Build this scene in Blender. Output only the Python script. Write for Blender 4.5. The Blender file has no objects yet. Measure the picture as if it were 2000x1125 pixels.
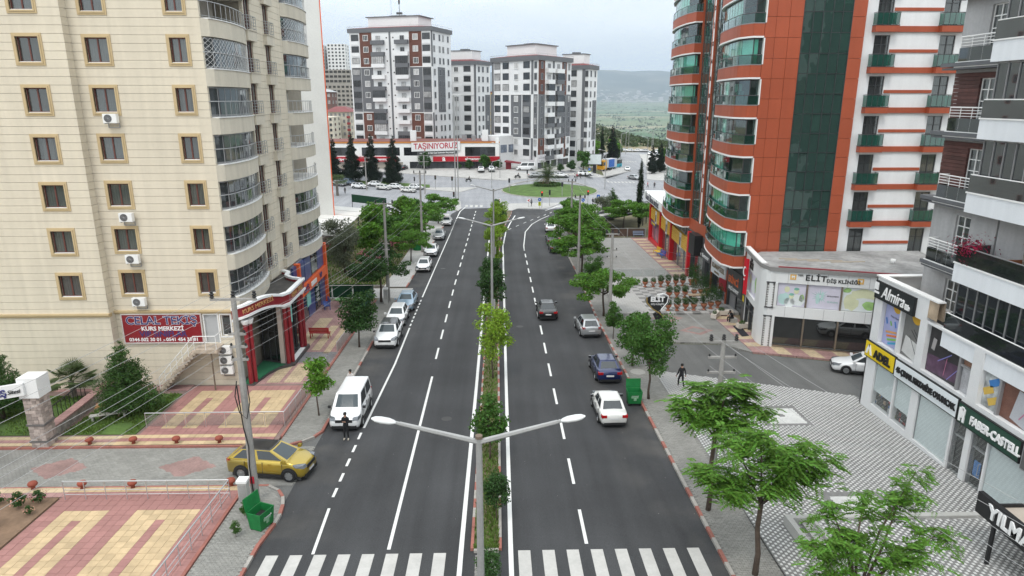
import bpy,bmesh,math,random
import numpy as np
from mathutils import Vector,Matrix
SC = bpy.context.scene
COL = SC.collection
RAD = math.radians
rnd = random.Random(11)
# ---------------------------------------------------------------- camera
cam = bpy.data.cameras.new("camera")
cam.sensor_width = 36.0
cam.lens = 24.0
cam.clip_start = 0.2
cam.clip_end = 60000.0
cam_o = bpy.data.objects.new("camera",cam)
COL.objects.link(cam_o)
cam_o.location = (0.5,0.0,17.6)
cam_o.rotation_euler = (RAD(90 - 15.413),0,RAD(-1.38))
SC.camera = cam_o
# ---------------------------------------------------------------- light
SUN_EL,SUN_AZ = 58.0,200.0        # azimuth clockwise from +Y, where the sun stands
world = bpy.data.worlds.new("World")
SC.world = world
world.use_nodes = True
nt = world.node_tree
nt.nodes.clear()
def N(t,**k):
 n = nt.nodes.new(t)
 for a,b in k.items():
  setattr(n,a,b)
 return n
L = nt.links.new
out = N('ShaderNodeOutputWorld')
sky = N('ShaderNodeTexSky',sky_type='NISHITA',sun_disc=False)
sky.sun_elevation = RAD(SUN_EL)
sky.sun_rotation = RAD(SUN_AZ)
sky.altitude = 600
sky.air_density = 1.0
sky.dust_density = 3.0
bg1 = N('ShaderNodeBackground'); bg1.inputs[1].default_value = 0.10
L(sky.outputs[0],bg1.inputs[0])
tc = N('ShaderNodeTexCoord')
sep = N('ShaderNodeSeparateXYZ'); L(tc.outputs['Generated'],sep.inputs[0])
zc = N('ShaderNodeMath',operation='MAXIMUM'); L(sep.outputs[2],zc.inputs[0]); zc.inputs[1].default_value = 0.0
# overcast layer: bright cloud deck, brighter overhead
br = N('ShaderNodeMath',operation='MULTIPLY_ADD'); L(zc.outputs[0],br.inputs[0]); br.inputs[1].default_value = 1.0; br.inputs[2].default_value = 1.27
# project the clouds on a deck
zp = N('ShaderNodeMath',operation='ADD'); L(zc.outputs[0],zp.inputs[0]); zp.inputs[1].default_value = 0.16
dx = N('ShaderNodeMath',operation='DIVIDE'); L(sep.outputs[0],dx.inputs[0]); L(zp.outputs[0],dx.inputs[1])
dy = N('ShaderNodeMath',operation='DIVIDE'); L(sep.outputs[1],dy.inputs[0]); L(zp.outputs[0],dy.inputs[1])
cmb = N('ShaderNodeCombineXYZ'); L(dx.outputs[0],cmb.inputs[0]); L(dy.outputs[0],cmb.inputs[1])
noi = N('ShaderNodeTexNoise'); L(cmb.outputs[0],noi.inputs['Vector'])
noi.inputs['Scale'].default_value = 1.15; noi.inputs['Detail'].default_value = 7; noi.inputs['Roughness'].default_value = 0.55
ramp = N('ShaderNodeValToRGB'); L(noi.outputs[0],ramp.inputs[0])
ramp.color_ramp.elements[0].position = 0.40; ramp.color_ramp.elements[0].color = (0.84,0.84,0.84,1)
ramp.color_ramp.elements[1].position = 0.60; ramp.color_ramp.elements[1].color = (0.97,0.97,0.97,1)
bg2 = N('ShaderNodeBackground'); bg2.inputs[0].default_value = (0.94,0.985,1.0,1)
L(br.outputs[0],bg2.inputs[1])
mixs = N('ShaderNodeMixShader')
L(ramp.outputs[0],mixs.inputs[0]); L(bg1.outputs[0],mixs.inputs[1]); L(bg2.outputs[0],mixs.inputs[2])
L(mixs.outputs[0],out.inputs[0])
sun = bpy.data.lights.new("sun",'SUN')
sun.energy = 1.3
sun.angle = RAD(14)
sun.color = (1.0,0.95,0.88)
sun_o = bpy.data.objects.new("sun",sun)
COL.objects.link(sun_o)
sd = Vector((math.sin(RAD(SUN_AZ)) * math.cos(RAD(SUN_EL)),math.cos(RAD(SUN_AZ)) * math.cos(RAD(SUN_EL)),math.sin(RAD(SUN_EL))))
sun_o.rotation_euler = sd.to_track_quat('Z','Y').to_euler()
sun_o.location = (0,0,80)
vs = SC.view_settings
vs.view_transform = 'Standard'; vs.look = 'None'; vs.gamma = 1.0; vs.exposure = 0.06; vs.use_curve_mapping = False
SC.cycles.max_bounces = 6
SC.cycles.diffuse_bounces = 2
SC.cycles.glossy_bounces = 3
SC.cycles.transmission_bounces = 4
SC.cycles.transparent_max_bounces = 12
SC.cycles.volume_bounces = 0
SC.cycles.caustics_reflective = False
SC.cycles.caustics_refractive = False
SC.cycles.sample_clamp_indirect = 4.0
# ---------------------------------------------------------------- ground
SL,YB,ZF = 0.0352,150.0,-5.28
RISE = [(185,0.0),(194.7,1.14),(200.6,2.75),(210.7,3.2),(9e9,3.2)]
def gz(x,y):
 z = -SL * min(y,YB)
 if y > 185 and x < 34:
  for (a,za),(b,zb) in zip(RISE,RISE[1:]):
   if y <= b: z += (za + (zb - za) * (y - a) / (b - a)) * min(1.0,(34 - x) / 8); break
 return z
# ---------------------------------------------------------------- materials
MATS = {}
def mat(name,col,rough=0.65,metal=0.0,var=0.10,scale=1.2,fine=14.0,bump=0.0,spec=0.4,island=0.0,trans=0.0,coat=0.0,objrand=0.0,streak=0.0):
 if name in MATS:
  return MATS[name]
 m = bpy.data.materials.new(name); m.use_nodes = True
 t = m.node_tree; b = t.nodes['Principled BSDF']
 b.inputs['Roughness'].default_value = rough
 b.inputs['Metallic'].default_value = metal
 b.inputs['Specular IOR Level'].default_value = spec
 if coat: b.inputs['Coat Weight'].default_value = coat; b.inputs['Coat Roughness'].default_value = 0.06
 base = t.nodes.new('ShaderNodeRGB'); base.outputs[0].default_value = (*col,1)
 cur = base.outputs[0]
 def hsv(valsock,amt,c):
  h = t.nodes.new('ShaderNodeHueSaturation')
  mr = t.nodes.new('ShaderNodeMapRange')
  t.links.new(valsock,mr.inputs[0])
  mr.inputs[1].default_value = 0.25; mr.inputs[2].default_value = 0.75
  mr.inputs[3].default_value = 1 - amt; mr.inputs[4].default_value = 1 + amt
  t.links.new(mr.outputs[0],h.inputs['Value']); t.links.new(c,h.inputs['Color'])
  return h.outputs[0]
 if var or bump:
  g = t.nodes.new('ShaderNodeNewGeometry')
  n1 = t.nodes.new('ShaderNodeTexNoise'); n1.inputs['Scale'].default_value = scale; n1.inputs['Detail'].default_value = 5
  n2 = t.nodes.new('ShaderNodeTexNoise'); n2.inputs['Scale'].default_value = fine; n2.inputs['Detail'].default_value = 3
  t.links.new(g.outputs['Position'],n1.inputs['Vector']); t.links.new(g.outputs['Position'],n2.inputs['Vector'])
  if var:
   cur = hsv(n1.outputs[0],var,cur)
   cur = hsv(n2.outputs[0],var * 0.6,cur)
  if streak:   # rain marks running down the wall
   mp = t.nodes.new('ShaderNodeMapping'); mp.inputs['Scale'].default_value = (2.2,2.2,0.10); t.links.new(g.outputs['Position'],mp.inputs[0])
   n3 = t.nodes.new('ShaderNodeTexNoise'); n3.inputs['Scale'].default_value = 1.0; n3.inputs['Detail'].default_value = 6; t.links.new(mp.outputs[0],n3.inputs['Vector'])
   cur = hsv(n3.outputs[0],streak,cur)
  if bump:
   bp = t.nodes.new('ShaderNodeBump'); bp.inputs['Strength'].default_value = bump; bp.inputs['Distance'].default_value = 0.02
   t.links.new(n2.outputs[0],bp.inputs['Height']); t.links.new(bp.outputs[0],b.inputs['Normal'])
 if island:
  g = t.nodes.new('ShaderNodeNewGeometry')
  mr = t.nodes.new('ShaderNodeMapRange'); t.links.new(g.outputs['Random Per Island'],mr.inputs[0])
  mr.inputs[3].default_value = 1 - island; mr.inputs[4].default_value = 1 + island
  h = t.nodes.new('ShaderNodeHueSaturation'); t.links.new(mr.outputs[0],h.inputs['Value']); t.links.new(cur,h.inputs['Color'])
  mh = t.nodes.new('ShaderNodeMapRange'); t.links.new(g.outputs['Random Per Island'],mh.inputs[0])
  mh.inputs[3].default_value = 0.5 - island * 0.05; mh.inputs[4].default_value = 0.5 + island * 0.03
  t.links.new(mh.outputs[0],h.inputs['Hue'])
  cur = h.outputs[0]
 if objrand:
  oi = t.nodes.new('ShaderNodeObjectInfo')
  mr = t.nodes.new('ShaderNodeMapRange'); t.links.new(oi.outputs['Random'],mr.inputs[0])
  mr.inputs[3].default_value = 1 - objrand; mr.inputs[4].default_value = 1 + objrand
  h = t.nodes.new('ShaderNodeHueSaturation'); t.links.new(mr.outputs[0],h.inputs['Value']); t.links.new(cur,h.inputs['Color'])
  cur = h.outputs[0]
 t.links.new(cur,b.inputs['Base Color'])
 if trans:
  tr = t.nodes.new('ShaderNodeBsdfTranslucent'); t.links.new(cur,tr.inputs[0])
  mx = t.nodes.new('ShaderNodeMixShader'); mx.inputs[0].default_value = trans
  o = t.nodes['Material Output']
  t.links.new(b.outputs[0],mx.inputs[1]); t.links.new(tr.outputs[0],mx.inputs[2]); t.links.new(mx.outputs[0],o.inputs[0])
 MATS[name] = m
 return m
def glass(name,col,see=0.35,rough=0.03,wav=0.0):
 """thin architectural glass: tinted see-through plus mirror reflection by fresnel"""
 if name in MATS: return MATS[name]
 m = bpy.data.materials.new(name); m.use_nodes = True
 t = m.node_tree; t.nodes.clear()
 o = t.nodes.new('ShaderNodeOutputMaterial')
 tr = t.nodes.new('ShaderNodeBsdfTransparent'); tr.inputs[0].default_value = (*col,1)
 df = t.nodes.new('ShaderNodeBsdfDiffuse'); df.inputs[0].default_value = (*[c * 0.25 for c in col],1)
 gl = t.nodes.new('ShaderNodeBsdfGlossy'); gl.inputs[0].default_value = (0.9,0.95,0.95,1); gl.inputs[1].default_value = rough
 m1 = t.nodes.new('ShaderNodeMixShader'); m1.inputs[0].default_value = see
 t.links.new(df.outputs[0],m1.inputs[1]); t.links.new(tr.outputs[0],m1.inputs[2])
 fr = t.nodes.new('ShaderNodeFresnel'); ge = t.nodes.new('ShaderNodeNewGeometry')
 io = t.nodes.new('ShaderNodeMath'); io.operation = 'MULTIPLY_ADD'; io.inputs[1].default_value = 1 / 1.55 - 1.55; io.inputs[2].default_value = 1.55   # same pane from both sides
 t.links.new(ge.outputs['Backfacing'],io.inputs[0]); t.links.new(io.outputs[0],fr.inputs[0])
 mr = t.nodes.new('ShaderNodeMath'); mr.operation = 'MULTIPLY_ADD'; mr.inputs[1].default_value = 1.3; mr.inputs[2].default_value = 0.05
 mr.use_clamp = True
 t.links.new(fr.outputs[0],mr.inputs[0])
 m2 = t.nodes.new('ShaderNodeMixShader')
 t.links.new(mr.outputs[0],m2.inputs[0]); t.links.new(m1.outputs[0],m2.inputs[1]); t.links.new(gl.outputs[0],m2.inputs[2])
 if wav:
  tcn = t.nodes.new('ShaderNodeNewGeometry'); nn = t.nodes.new('ShaderNodeTexNoise'); nn.inputs['Scale'].default_value = 0.6
  t.links.new(tcn.outputs['Position'],nn.inputs['Vector'])
  bp = t.nodes.new('ShaderNodeBump'); bp.inputs['Strength'].default_value = wav; bp.inputs['Distance'].default_value = 0.15
  t.links.new(nn.outputs[0],bp.inputs['Height']); t.links.new(bp.outputs[0],gl.inputs['Normal'])
 t.links.new(m2.outputs[0],o.inputs[0])
 MATS[name] = m
 return m
def emit(name,col,s):
 if name in MATS: return MATS[name]
 m = bpy.data.materials.new(name); m.use_nodes = True
 b = m.node_tree.nodes['Principled BSDF']
 b.inputs['Base Color'].default_value = (*col,1); b.inputs['Emission Color'].default_value = (*col,1); b.inputs['Emission Strength'].default_value = s
 MATS[name] = m
 return m
def paved(name,c1,c2,w,h,mortar=0.02,mc=None,rot=0.0,rough=0.8,var=0.25):
 """brick-bonded paving seen from far off, laid out in world metres"""
 if name in MATS: return MATS[name]
 m = bpy.data.materials.new(name); m.use_nodes = True
 t = m.node_tree; b = t.nodes['Principled BSDF']; b.inputs['Roughness'].default_value = rough
 g = t.nodes.new('ShaderNodeNewGeometry'); mp = t.nodes.new('ShaderNodeMapping'); mp.inputs['Rotation'].default_value = (0,0,rot)
 t.links.new(g.outputs['Position'],mp.inputs[0])
 br = t.nodes.new('ShaderNodeTexBrick'); t.links.new(mp.outputs[0],br.inputs[0])
 br.inputs['Color1'].default_value = (*c1,1); br.inputs['Color2'].default_value = (*c2,1)
 br.inputs['Mortar'].default_value = (*(mc or [c * 0.45 for c in c1]),1)
 br.inputs['Scale'].default_value = 1.0; br.inputs['Mortar Size'].default_value = mortar
 br.inputs['Brick Width'].default_value = w; br.inputs['Row Height'].default_value = h
 n1 = t.nodes.new('ShaderNodeTexNoise'); n1.inputs['Scale'].default_value = 0.7; n1.inputs['Detail'].default_value = 6
 t.links.new(g.outputs['Position'],n1.inputs['Vector'])
 mr = t.nodes.new('ShaderNodeMapRange'); t.links.new(n1.outputs[0],mr.inputs[0])
 mr.inputs[1].default_value = 0.3; mr.inputs[2].default_value = 0.7; mr.inputs[3].default_value = 1 - var; mr.inputs[4].default_value = 1 + var * 0.5
 hs = t.nodes.new('ShaderNodeHueSaturation'); t.links.new(mr.outputs[0],hs.inputs['Value']); t.links.new(br.outputs[0],hs.inputs['Color'])
 t.links.new(hs.outputs[0],b.inputs['Base Color'])
 MATS[name] = m
 return m
# ---------------------------------------------------------------- mesh builder
class MB:
 def __init__(s):
  s.v = []; s.f = []; s.m = []
 def face(s,pts,mi=0):
  n = len(s.v); s.v += [tuple(p) for p in pts]; s.f.append(tuple(range(n,n + len(pts)))); s.m.append(mi)
 def hexa(s,b,t,mi=0):
  """b, t: 4 points each, counter-clockwise seen from above"""
  n = len(s.v); s.v += [tuple(p) for p in b] + [tuple(p) for p in t]
  s.f += [(n + 3,n + 2,n + 1,n),(n + 4,n + 5,n + 6,n + 7)] + [(n + i,n + (i + 1) % 4,n + 4 + (i + 1) % 4,n + 4 + i) for i in range(4)]
  s.m += [mi] * 6
 def box(s,x0,x1,y0,y1,z0,z1,mi=0):
  s.hexa([(x0,y0,z0),(x1,y0,z0),(x1,y1,z0),(x0,y1,z0)],[(x0,y0,z1),(x1,y0,z1),(x1,y1,z1),(x0,y1,z1)],mi)
 def prism(s,poly,z0,z1,mi=0,top=None):
  """poly ccw (x,y); z0/z1 numbers or functions"""
  f0 = z0 if callable(z0) else (lambda x,y: z0); f1 = z1 if callable(z1) else (lambda x,y: z1)
  n = len(s.v); k = len(poly)
  s.v += [(x,y,f0(x,y)) for x,y in poly] + [(x,y,f1(x,y)) for x,y in poly]
  s.f.append(tuple(range(n + k - 1,n - 1,-1))); s.m.append(mi)
  s.f.append(tuple(range(n + k,n + 2 * k))); s.m.append(mi if top is None else top)
  for i in range(k):
   j = (i + 1) % k; s.f.append((n + i,n + j,n + k + j,n + k + i)); s.m.append(mi)
 def fbox(s,F,u0,u1,v0,v1,d0,d1,mi=0):
  """box on a facade frame; d is outward"""
  P = F.p
  s.hexa([P(u0,v0,d1),P(u1,v0,d1),P(u1,v0,d0),P(u0,v0,d0)],[P(u0,v1,d1),P(u1,v1,d1),P(u1,v1,d0),P(u0,v1,d0)],mi)
 def tube(s,pts,r,n=6,mi=0,cap=True):
  pts = [Vector(p) for p in pts]; k = len(pts)
  rs = r if isinstance(r,(list,tuple)) else [r] * k
  base = len(s.v); a = None
  for i,p in enumerate(pts):
   d = (pts[min(i + 1,k - 1)] - pts[max(i - 1,0)])
   d = d.normalized() if d.length > 1e-9 else Vector((0,0,1))
   if a is None:
    a = d.orthogonal().normalized()
    if abs(d.z) > 0.9: a = (Vector((1,0,0)) - d * d.x).normalized()
   a = (a - d * a.dot(d)).normalized(); b = d.cross(a)
   for j in range(n):
    t = 2 * math.pi * j / n + math.pi / n
    q = p + (a * math.cos(t) + b * math.sin(t)) * rs[i]
    s.v.append(tuple(q))
  for i in range(k - 1):
   for j in range(n):
    j2 = (j + 1) % n
    s.f.append((base + i * n + j,base + i * n + j2,base + (i + 1) * n + j2,base + (i + 1) * n + j)); s.m.append(mi)
  if cap:
   s.f.append(tuple(base + j for j in range(n - 1,-1,-1))); s.m.append(mi)
   s.f.append(tuple(base + (k - 1) * n + j for j in range(n))); s.m.append(mi)
 def cyl(s,x,y,z0,z1,r,n=10,mi=0,r1=None):
  s.tube([(x,y,z0),(x,y,z1)],[r,r if r1 is None else r1],n,mi)
 def lathe(s,prof,n=12,c=(0,0,0),mi=0,sy=1.0,cap=True):
  base = len(s.v); k = len(prof)
  for r,z in prof:
   for j in range(n):
    t = 2 * math.pi * j / n
    s.v.append((c[0] + r * math.cos(t),c[1] + r * sy * math.sin(t),c[2] + z))
  for i in range(k - 1):
   for j in range(n):
    j2 = (j + 1) % n
    s.f.append((base + i * n + j,base + i * n + j2,base + (i + 1) * n + j2,base + (i + 1) * n + j)); s.m.append(mi)
  if cap:
   s.f.append(tuple(base + j for j in range(n - 1,-1,-1))); s.m.append(mi)
   s.f.append(tuple(base + (k - 1) * n + j for j in range(n))); s.m.append(mi)
 def fpane(s,F,u0,u1,v0,v1,d,mi=0):
  s.face([F.p(u0,v0,d),F.p(u1,v0,d),F.p(u1,v1,d),F.p(u0,v1,d)],mi)
 def ribbon(s,path,z0,z1,mi=0):
  b = len(s.v)
  for x,y in path: s.v += [(x,y,z0),(x,y,z1)]
  for i in range(len(path) - 1): s.f.append((b + 2 * i,b + 2 * i + 2,b + 2 * i + 3,b + 2 * i + 1)); s.m.append(mi)
 def wall(s,path,z0,z1,th,mi=0):
  """strip along an open plan path (x,y), thickness th to the left of travel"""
  k = len(path); off = []
  for i in range(k):
   a = Vector(path[max(i - 1,0)]); b = Vector(path[min(i + 1,k - 1)]); d = (b - a).normalized()
   off.append((path[i][0] - d.y * th,path[i][1] + d.x * th))
  f0 = z0 if callable(z0) else (lambda x,y: z0); f1 = z1 if callable(z1) else (lambda x,y: z1)
  base = len(s.v)
  for i in range(k):
   for (x,y) in (path[i],off[i]):
    s.v.append((x,y,f0(x,y))); s.v.append((x,y,f1(x,y)))
  for i in range(k - 1):
   a = base + 4 * i; b = a + 4
   s.f += [(a,b,b + 1,a + 1),(b + 2,a + 2,a + 3,b + 3),(a + 1,b + 1,b + 3,a + 3),(a + 2,b + 2,b,a)]
   s.m += [mi] * 4
  a = base; b = base + 4 * (k - 1)
  s.f += [(a,a + 1,a + 3,a + 2),(b,b + 2,b + 3,b + 1)]; s.m += [mi] * 2
 def mesh(s,name,mats,org=(0,0,0),smooth=False):
  me = bpy.data.meshes.new(name)
  if org != (0,0,0):
   v = [(a - org[0],b - org[1],c - org[2]) for a,b,c in s.v]
  else:
   v = s.v
  me.from_pydata(v,[],s.f)
  for m in (mats if isinstance(mats,(list,tuple)) else [mats]): me.materials.append(m)
  if any(s.m): me.polygons.foreach_set('material_index',s.m)
  if smooth is True: me.polygons.foreach_set('use_smooth',[True] * len(s.f))
  me.update()
  return me
class FR:
 """facade frame: u along the wall, v is world height, d outward"""
 def __init__(s,x,y,ang):
  s.o = Vector((x,y,0)); s.a = ang
  s.U = Vector((math.cos(ang),math.sin(ang),0)); s.N = Vector((s.U.y,-s.U.x,0))
 def p(s,u,v,d=0.0):
  q = s.o + s.U * u + s.N * d
  return (q.x,q.y,v)
def tag(o,label=None,cat=None,group=None,kind=None):
 if label: o['label'] = label
 if cat: o['category'] = cat
 if group: o['group'] = group
 if kind: o['kind'] = kind
 return o
def link(name,me,parent=None,loc=(0,0,0),rz=0.0):
 o = bpy.data.objects.new(name,me); COL.objects.link(o)
 o.location = loc; o.rotation_euler = (0,0,rz)
 if parent: o.parent = parent
 return o
def thing(name,label,cat,loc=(0,0,0),rz=0.0,group=None):
 o = bpy.data.objects.new(name,None); COL.objects.link(o)
 o.empty_display_size = 0.3
 o.location = loc; o.rotation_euler = (0,0,rz)
 return tag(o,label,cat,group)
def obj(name,mb,mats,parent=None,smooth=False,org=(0,0,0)):
 return link(name,mb.mesh(name,mats,org,smooth),parent)
def copy_tree(o,parent=None):
 c = o.copy(); COL.objects.link(c)
 if parent: c.parent = parent
 for ch in o.children: copy_tree(ch,c)
 return c
def struct(name,mb,mats,smooth=False):
 return tag(obj(name,mb,mats,None,smooth),kind='structure')
def text(body,size,m,parent,loc,rot,depth=0.02,name='lettering',align='CENTER',shear=0.0,space=1.0,font_bold=0.0,sx=1.0):
 cu = bpy.data.curves.new(name,'FONT'); cu.body = body; cu.size = size; cu.extrude = depth; cu.align_x = align; cu.align_y = 'CENTER'
 cu.shear = shear; cu.space_character = space; cu.offset = font_bold; cu.resolution_u = 3
 cu.materials.append(m)
 tmp = bpy.data.objects.new(name,cu)
 me = bpy.data.meshes.new_from_object(tmp); me.name = name
 bpy.data.objects.remove(tmp); bpy.data.curves.remove(cu)
 if not me.materials: me.materials.append(m)
 o = bpy.data.objects.new(name,me); COL.objects.link(o)
 o.location = loc; o.rotation_euler = rot; o.scale = (sx,1,1)
 if parent: o.parent = parent
 return o
def ftext(B,F,u,v,d,body,size,m,**k):
 """flat lettering on a facade frame, local to building root B"""
 p = Vector(F.p(u,v,d)) - B.location
 return text(body,size,m,k.pop('parent',B),p,(RAD(90),0,F.a),**k)
def rects_minus(u0,u1,v0,v1,holes):
 hs = [h for h in holes if h[0] < u1 and h[1] > u0 and h[2] < v1 and h[3] > v0]
 if not hs: return [(u0,u1,v0,v1)]
 vs_ = sorted({v0,v1,*[min(max(h[2],v0),v1) for h in hs],*[min(max(h[3],v0),v1) for h in hs]})
 res = []
 for a,b in zip(vs_,vs_[1:]):
  if b - a < 1e-4: continue
  mid = (a + b) / 2; u = u0
  for h in sorted([h for h in hs if h[2] < mid < h[3]]):
   if h[0] > u: res.append((u,h[0],a,b))
   u = max(u,h[1])
  if u < u1: res.append((u,u1,a,b))
 return res
# ================================================================ terrain
def sm(t):
 t = min(1.0,max(0.0,t)); return t * t * (3 - 2 * t)
def lerp_tab(tab,y):
 for (a,za),(b,zb) in zip(tab,tab[1:]):
  if y <= b: return za + (zb - za) * (y - a) / (b - a)
 return tab[-1][1]
PLAIN = [(300,-6),(620,-40),(1100,-122),(2000,-124),(4000,-126),(8000,-84),(11000,-6),(15000,40),(40000,60)]
def terrain(x,y):
 if y <= 300:
  z = gz(x,y) - (0.25 if y > 185 else 0)
 else:
  base = lerp_tab(PLAIN,y)
  ridge = -2.5 - 0.30 * max(0.0,x - 78) - 0.00035 * max(0,x - 78) ** 2
  ridge = max(ridge,-60)
  if y < 620:
   t = (y - 300) / 320
   h0 = gz(x,300); dip = h0 + (ridge - h0) * t - 5 * math.sin(math.pi * t) * (0.4 if x > 70 else 0)
   z = dip
  elif y < 1100:
   t = sm((y - 620) / 300); z = ridge * (1 - t) + base * t
  else:
   z = base
 if y > 250:   # the hill the city climbs, on the left
  z += 46 * sm((-x - 62) / 130) * sm((y - 270) / 200) * (1 - sm((y - 900) / 900))
 if y > 10500:
  ang = x / y
  n = 0.5 + 0.10 * math.sin(ang * 7 + 0.9) + 0.04 * math.sin(ang * 19 + 1) + 0.012 * math.sin(ang * 47) + 0.006 * math.sin(ang * 111)
  ht = (560 + 260 * (n - 0.5)) * (1 - 0.35 * sm((0.05 - ang) / 0.25))
  z += ht * sm((y - 10500) / 3800) * (0.93 + 0.07 * math.sin(y / 310 + 7 * ang) * math.sin(ang * 50))
 return z
ys = [-80,-40,0,50,100,150,185,195,201,211,250,280,300] + [300 + 20 * i for i in range(1,42)] + [1150 + 120 * i for i in range(12)] + [2700 + 500 * i for i in range(16)] + [10500 + 220 * i for i in range(1,24)] + [17000,21000]
NX = 100
gm = MB()
for y in ys:
 w = 130 + 1.05 * max(0,y)
 for i in range(NX + 1):
  x = (i / NX * 2 - 1) * w
  gm.v.append((x,y,terrain(x,y) - 0.02))
for j in range(len(ys) - 1):
 for i in range(NX):
  a = j * (NX + 1) + i
  gm.f.append((a,a + 1,a + NX + 2,a + NX + 1)); gm.m.append(0)
def ground_mat():
 m = bpy.data.materials.new('land'); m.use_nodes = True
 t = m.node_tree; b = t.nodes['Principled BSDF']; b.inputs['Roughness'].default_value = 0.95; b.inputs['Specular IOR Level'].default_value = 0.1
 g = t.nodes.new('ShaderNodeNewGeometry'); sp = t.nodes.new('ShaderNodeSeparateXYZ'); t.links.new(g.outputs['Position'],sp.inputs[0])
 # near: dry soil and grass
 n1 = t.nodes.new('ShaderNodeTexNoise'); n1.inputs['Scale'].default_value = 0.035; n1.inputs['Detail'].default_value = 8; t.links.new(g.outputs['Position'],n1.inputs['Vector'])
 r1 = t.nodes.new('ShaderNodeValToRGB'); t.links.new(n1.outputs[0],r1.inputs[0])
 e = r1.color_ramp.elements; e[0].position = 0.38; e[0].color = (0.065,0.085,0.04,1); e[1].position = 0.62; e[1].color = (0.36,0.29,0.20,1)
 # fields: blocks of crops stretched across the view
 mp = t.nodes.new('ShaderNodeMapping'); mp.inputs['Scale'].default_value = (0.0011,0.0030,0.0); t.links.new(g.outputs['Position'],mp.inputs[0])
 vo = t.nodes.new('ShaderNodeTexVoronoi'); vo.distance = 'CHEBYCHEV'; t.links.new(mp.outputs[0],vo.inputs['Vector']); vo.inputs['Scale'].default_value = 1.0
 r2 = t.nodes.new('ShaderNodeValToRGB'); r2.color_ramp.interpolation = 'LINEAR'
 sx = t.nodes.new('ShaderNodeSeparateColor'); t.links.new(vo.outputs['Color'],sx.inputs[0]); t.links.new(sx.outputs[0],r2.inputs[0])
 e = r2.color_ramp.elements; e[0].color = (0.055,0.13,0.06,1); e[1].color = (0.27,0.25,0.16,1)
 for p,c in ((0.3,(0.125,0.175,0.095,1)),(0.55,(0.185,0.21,0.115,1)),(0.75,(0.10,0.17,0.07,1))):
  q = r2.color_ramp.elements.new(p); q.color = c
 # mountain: scrub over pale rock
 n3 = t.nodes.new('ShaderNodeTexNoise'); n3.inputs['Scale'].default_value = 0.0016; n3.inputs['Detail'].default_value = 9; t.links.new(g.outputs['Position'],n3.inputs['Vector'])
 r3 = t.nodes.new('ShaderNodeValToRGB'); t.links.new(n3.outputs[0],r3.inputs[0])
 e = r3.color_ramp.elements; e[0].position = 0.42; e[0].color = (0.030,0.050,0.030,1); e[1].position = 0.66; e[1].color = (0.15,0.15,0.11,1)
 def step(sock,a,bb):
  mr = t.nodes.new('ShaderNodeMapRange'); mr.inputs[1].default_value = a; mr.inputs[2].default_value = bb; t.links.new(sock,mr.inputs[0]); return mr.outputs[0]
 m1 = t.nodes.new('ShaderNodeMix'); m1.data_type = 'RGBA'; t.links.new(step(sp.outputs[1],900,1300),m1.inputs[0]); t.links.new(r1.outputs[0],m1.inputs[6]); t.links.new(r2.outputs[0],m1.inputs[7])
 m2 = t.nodes.new('ShaderNodeMix'); m2.data_type = 'RGBA'; t.links.new(step(sp.outputs[1],10000,11200),m2.inputs[0]); t.links.new(m1.outputs[2],m2.inputs[6]); t.links.new(r3.outputs[0],m2.inputs[7])
 t.links.new(m2.outputs[2],b.inputs['Base Color'])
 return m
gm_o = struct('ground',gm,ground_mat(),smooth=True)
# ================================================================ flat layers
def clip(poly,y,keep_below):
 res = []
 for i in range(len(poly)):
  a = poly[i]; b = poly[(i + 1) % len(poly)]
  ia = (a[1] <= y) == keep_below; ib = (b[1] <= y) == keep_below
  if ia: res.append(a)
  if ia != ib:
   t = (y - a[1]) / (b[1] - a[1]); res.append((a[0] + t * (b[0] - a[0]),y))
 return res
def ccw(p):
 a = sum(p[i][0] * p[(i + 1) % len(p)][1] - p[(i + 1) % len(p)][0] * p[i][1] for i in range(len(p)))
 return p if a > 0 else p[::-1]
def slab_mb(poly,h,h0=-0.35,mb=None,mi=0):
 mb = mb or MB()
 poly = ccw(poly); y_ = [p[1] for p in poly]
 parts = [poly] if max(y_) <= YB or min(y_) >= YB else [clip(poly,YB,True),clip(poly,YB,False)]
 for p in parts:
  mb.prism(p,lambda x,y: gz(x,y) + h0,lambda x,y: gz(x,y) + h,mi)
 return mb
def sheet_mb(poly,h,mb=None,mi=0):
 mb = mb or MB()
 poly = ccw(poly); y_ = [p[1] for p in poly]
 parts = [poly] if max(y_) <= YB or min(y_) >= YB else [clip(poly,YB,True),clip(poly,YB,False)]
 for p in parts: mb.face([(x,y,gz(x,y) + h) for x,y in p],mi)
 return mb
def rect(x0,x1,y0,y1): return [(x0,y0),(x1,y0),(x1,y1),(x0,y1)]
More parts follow.
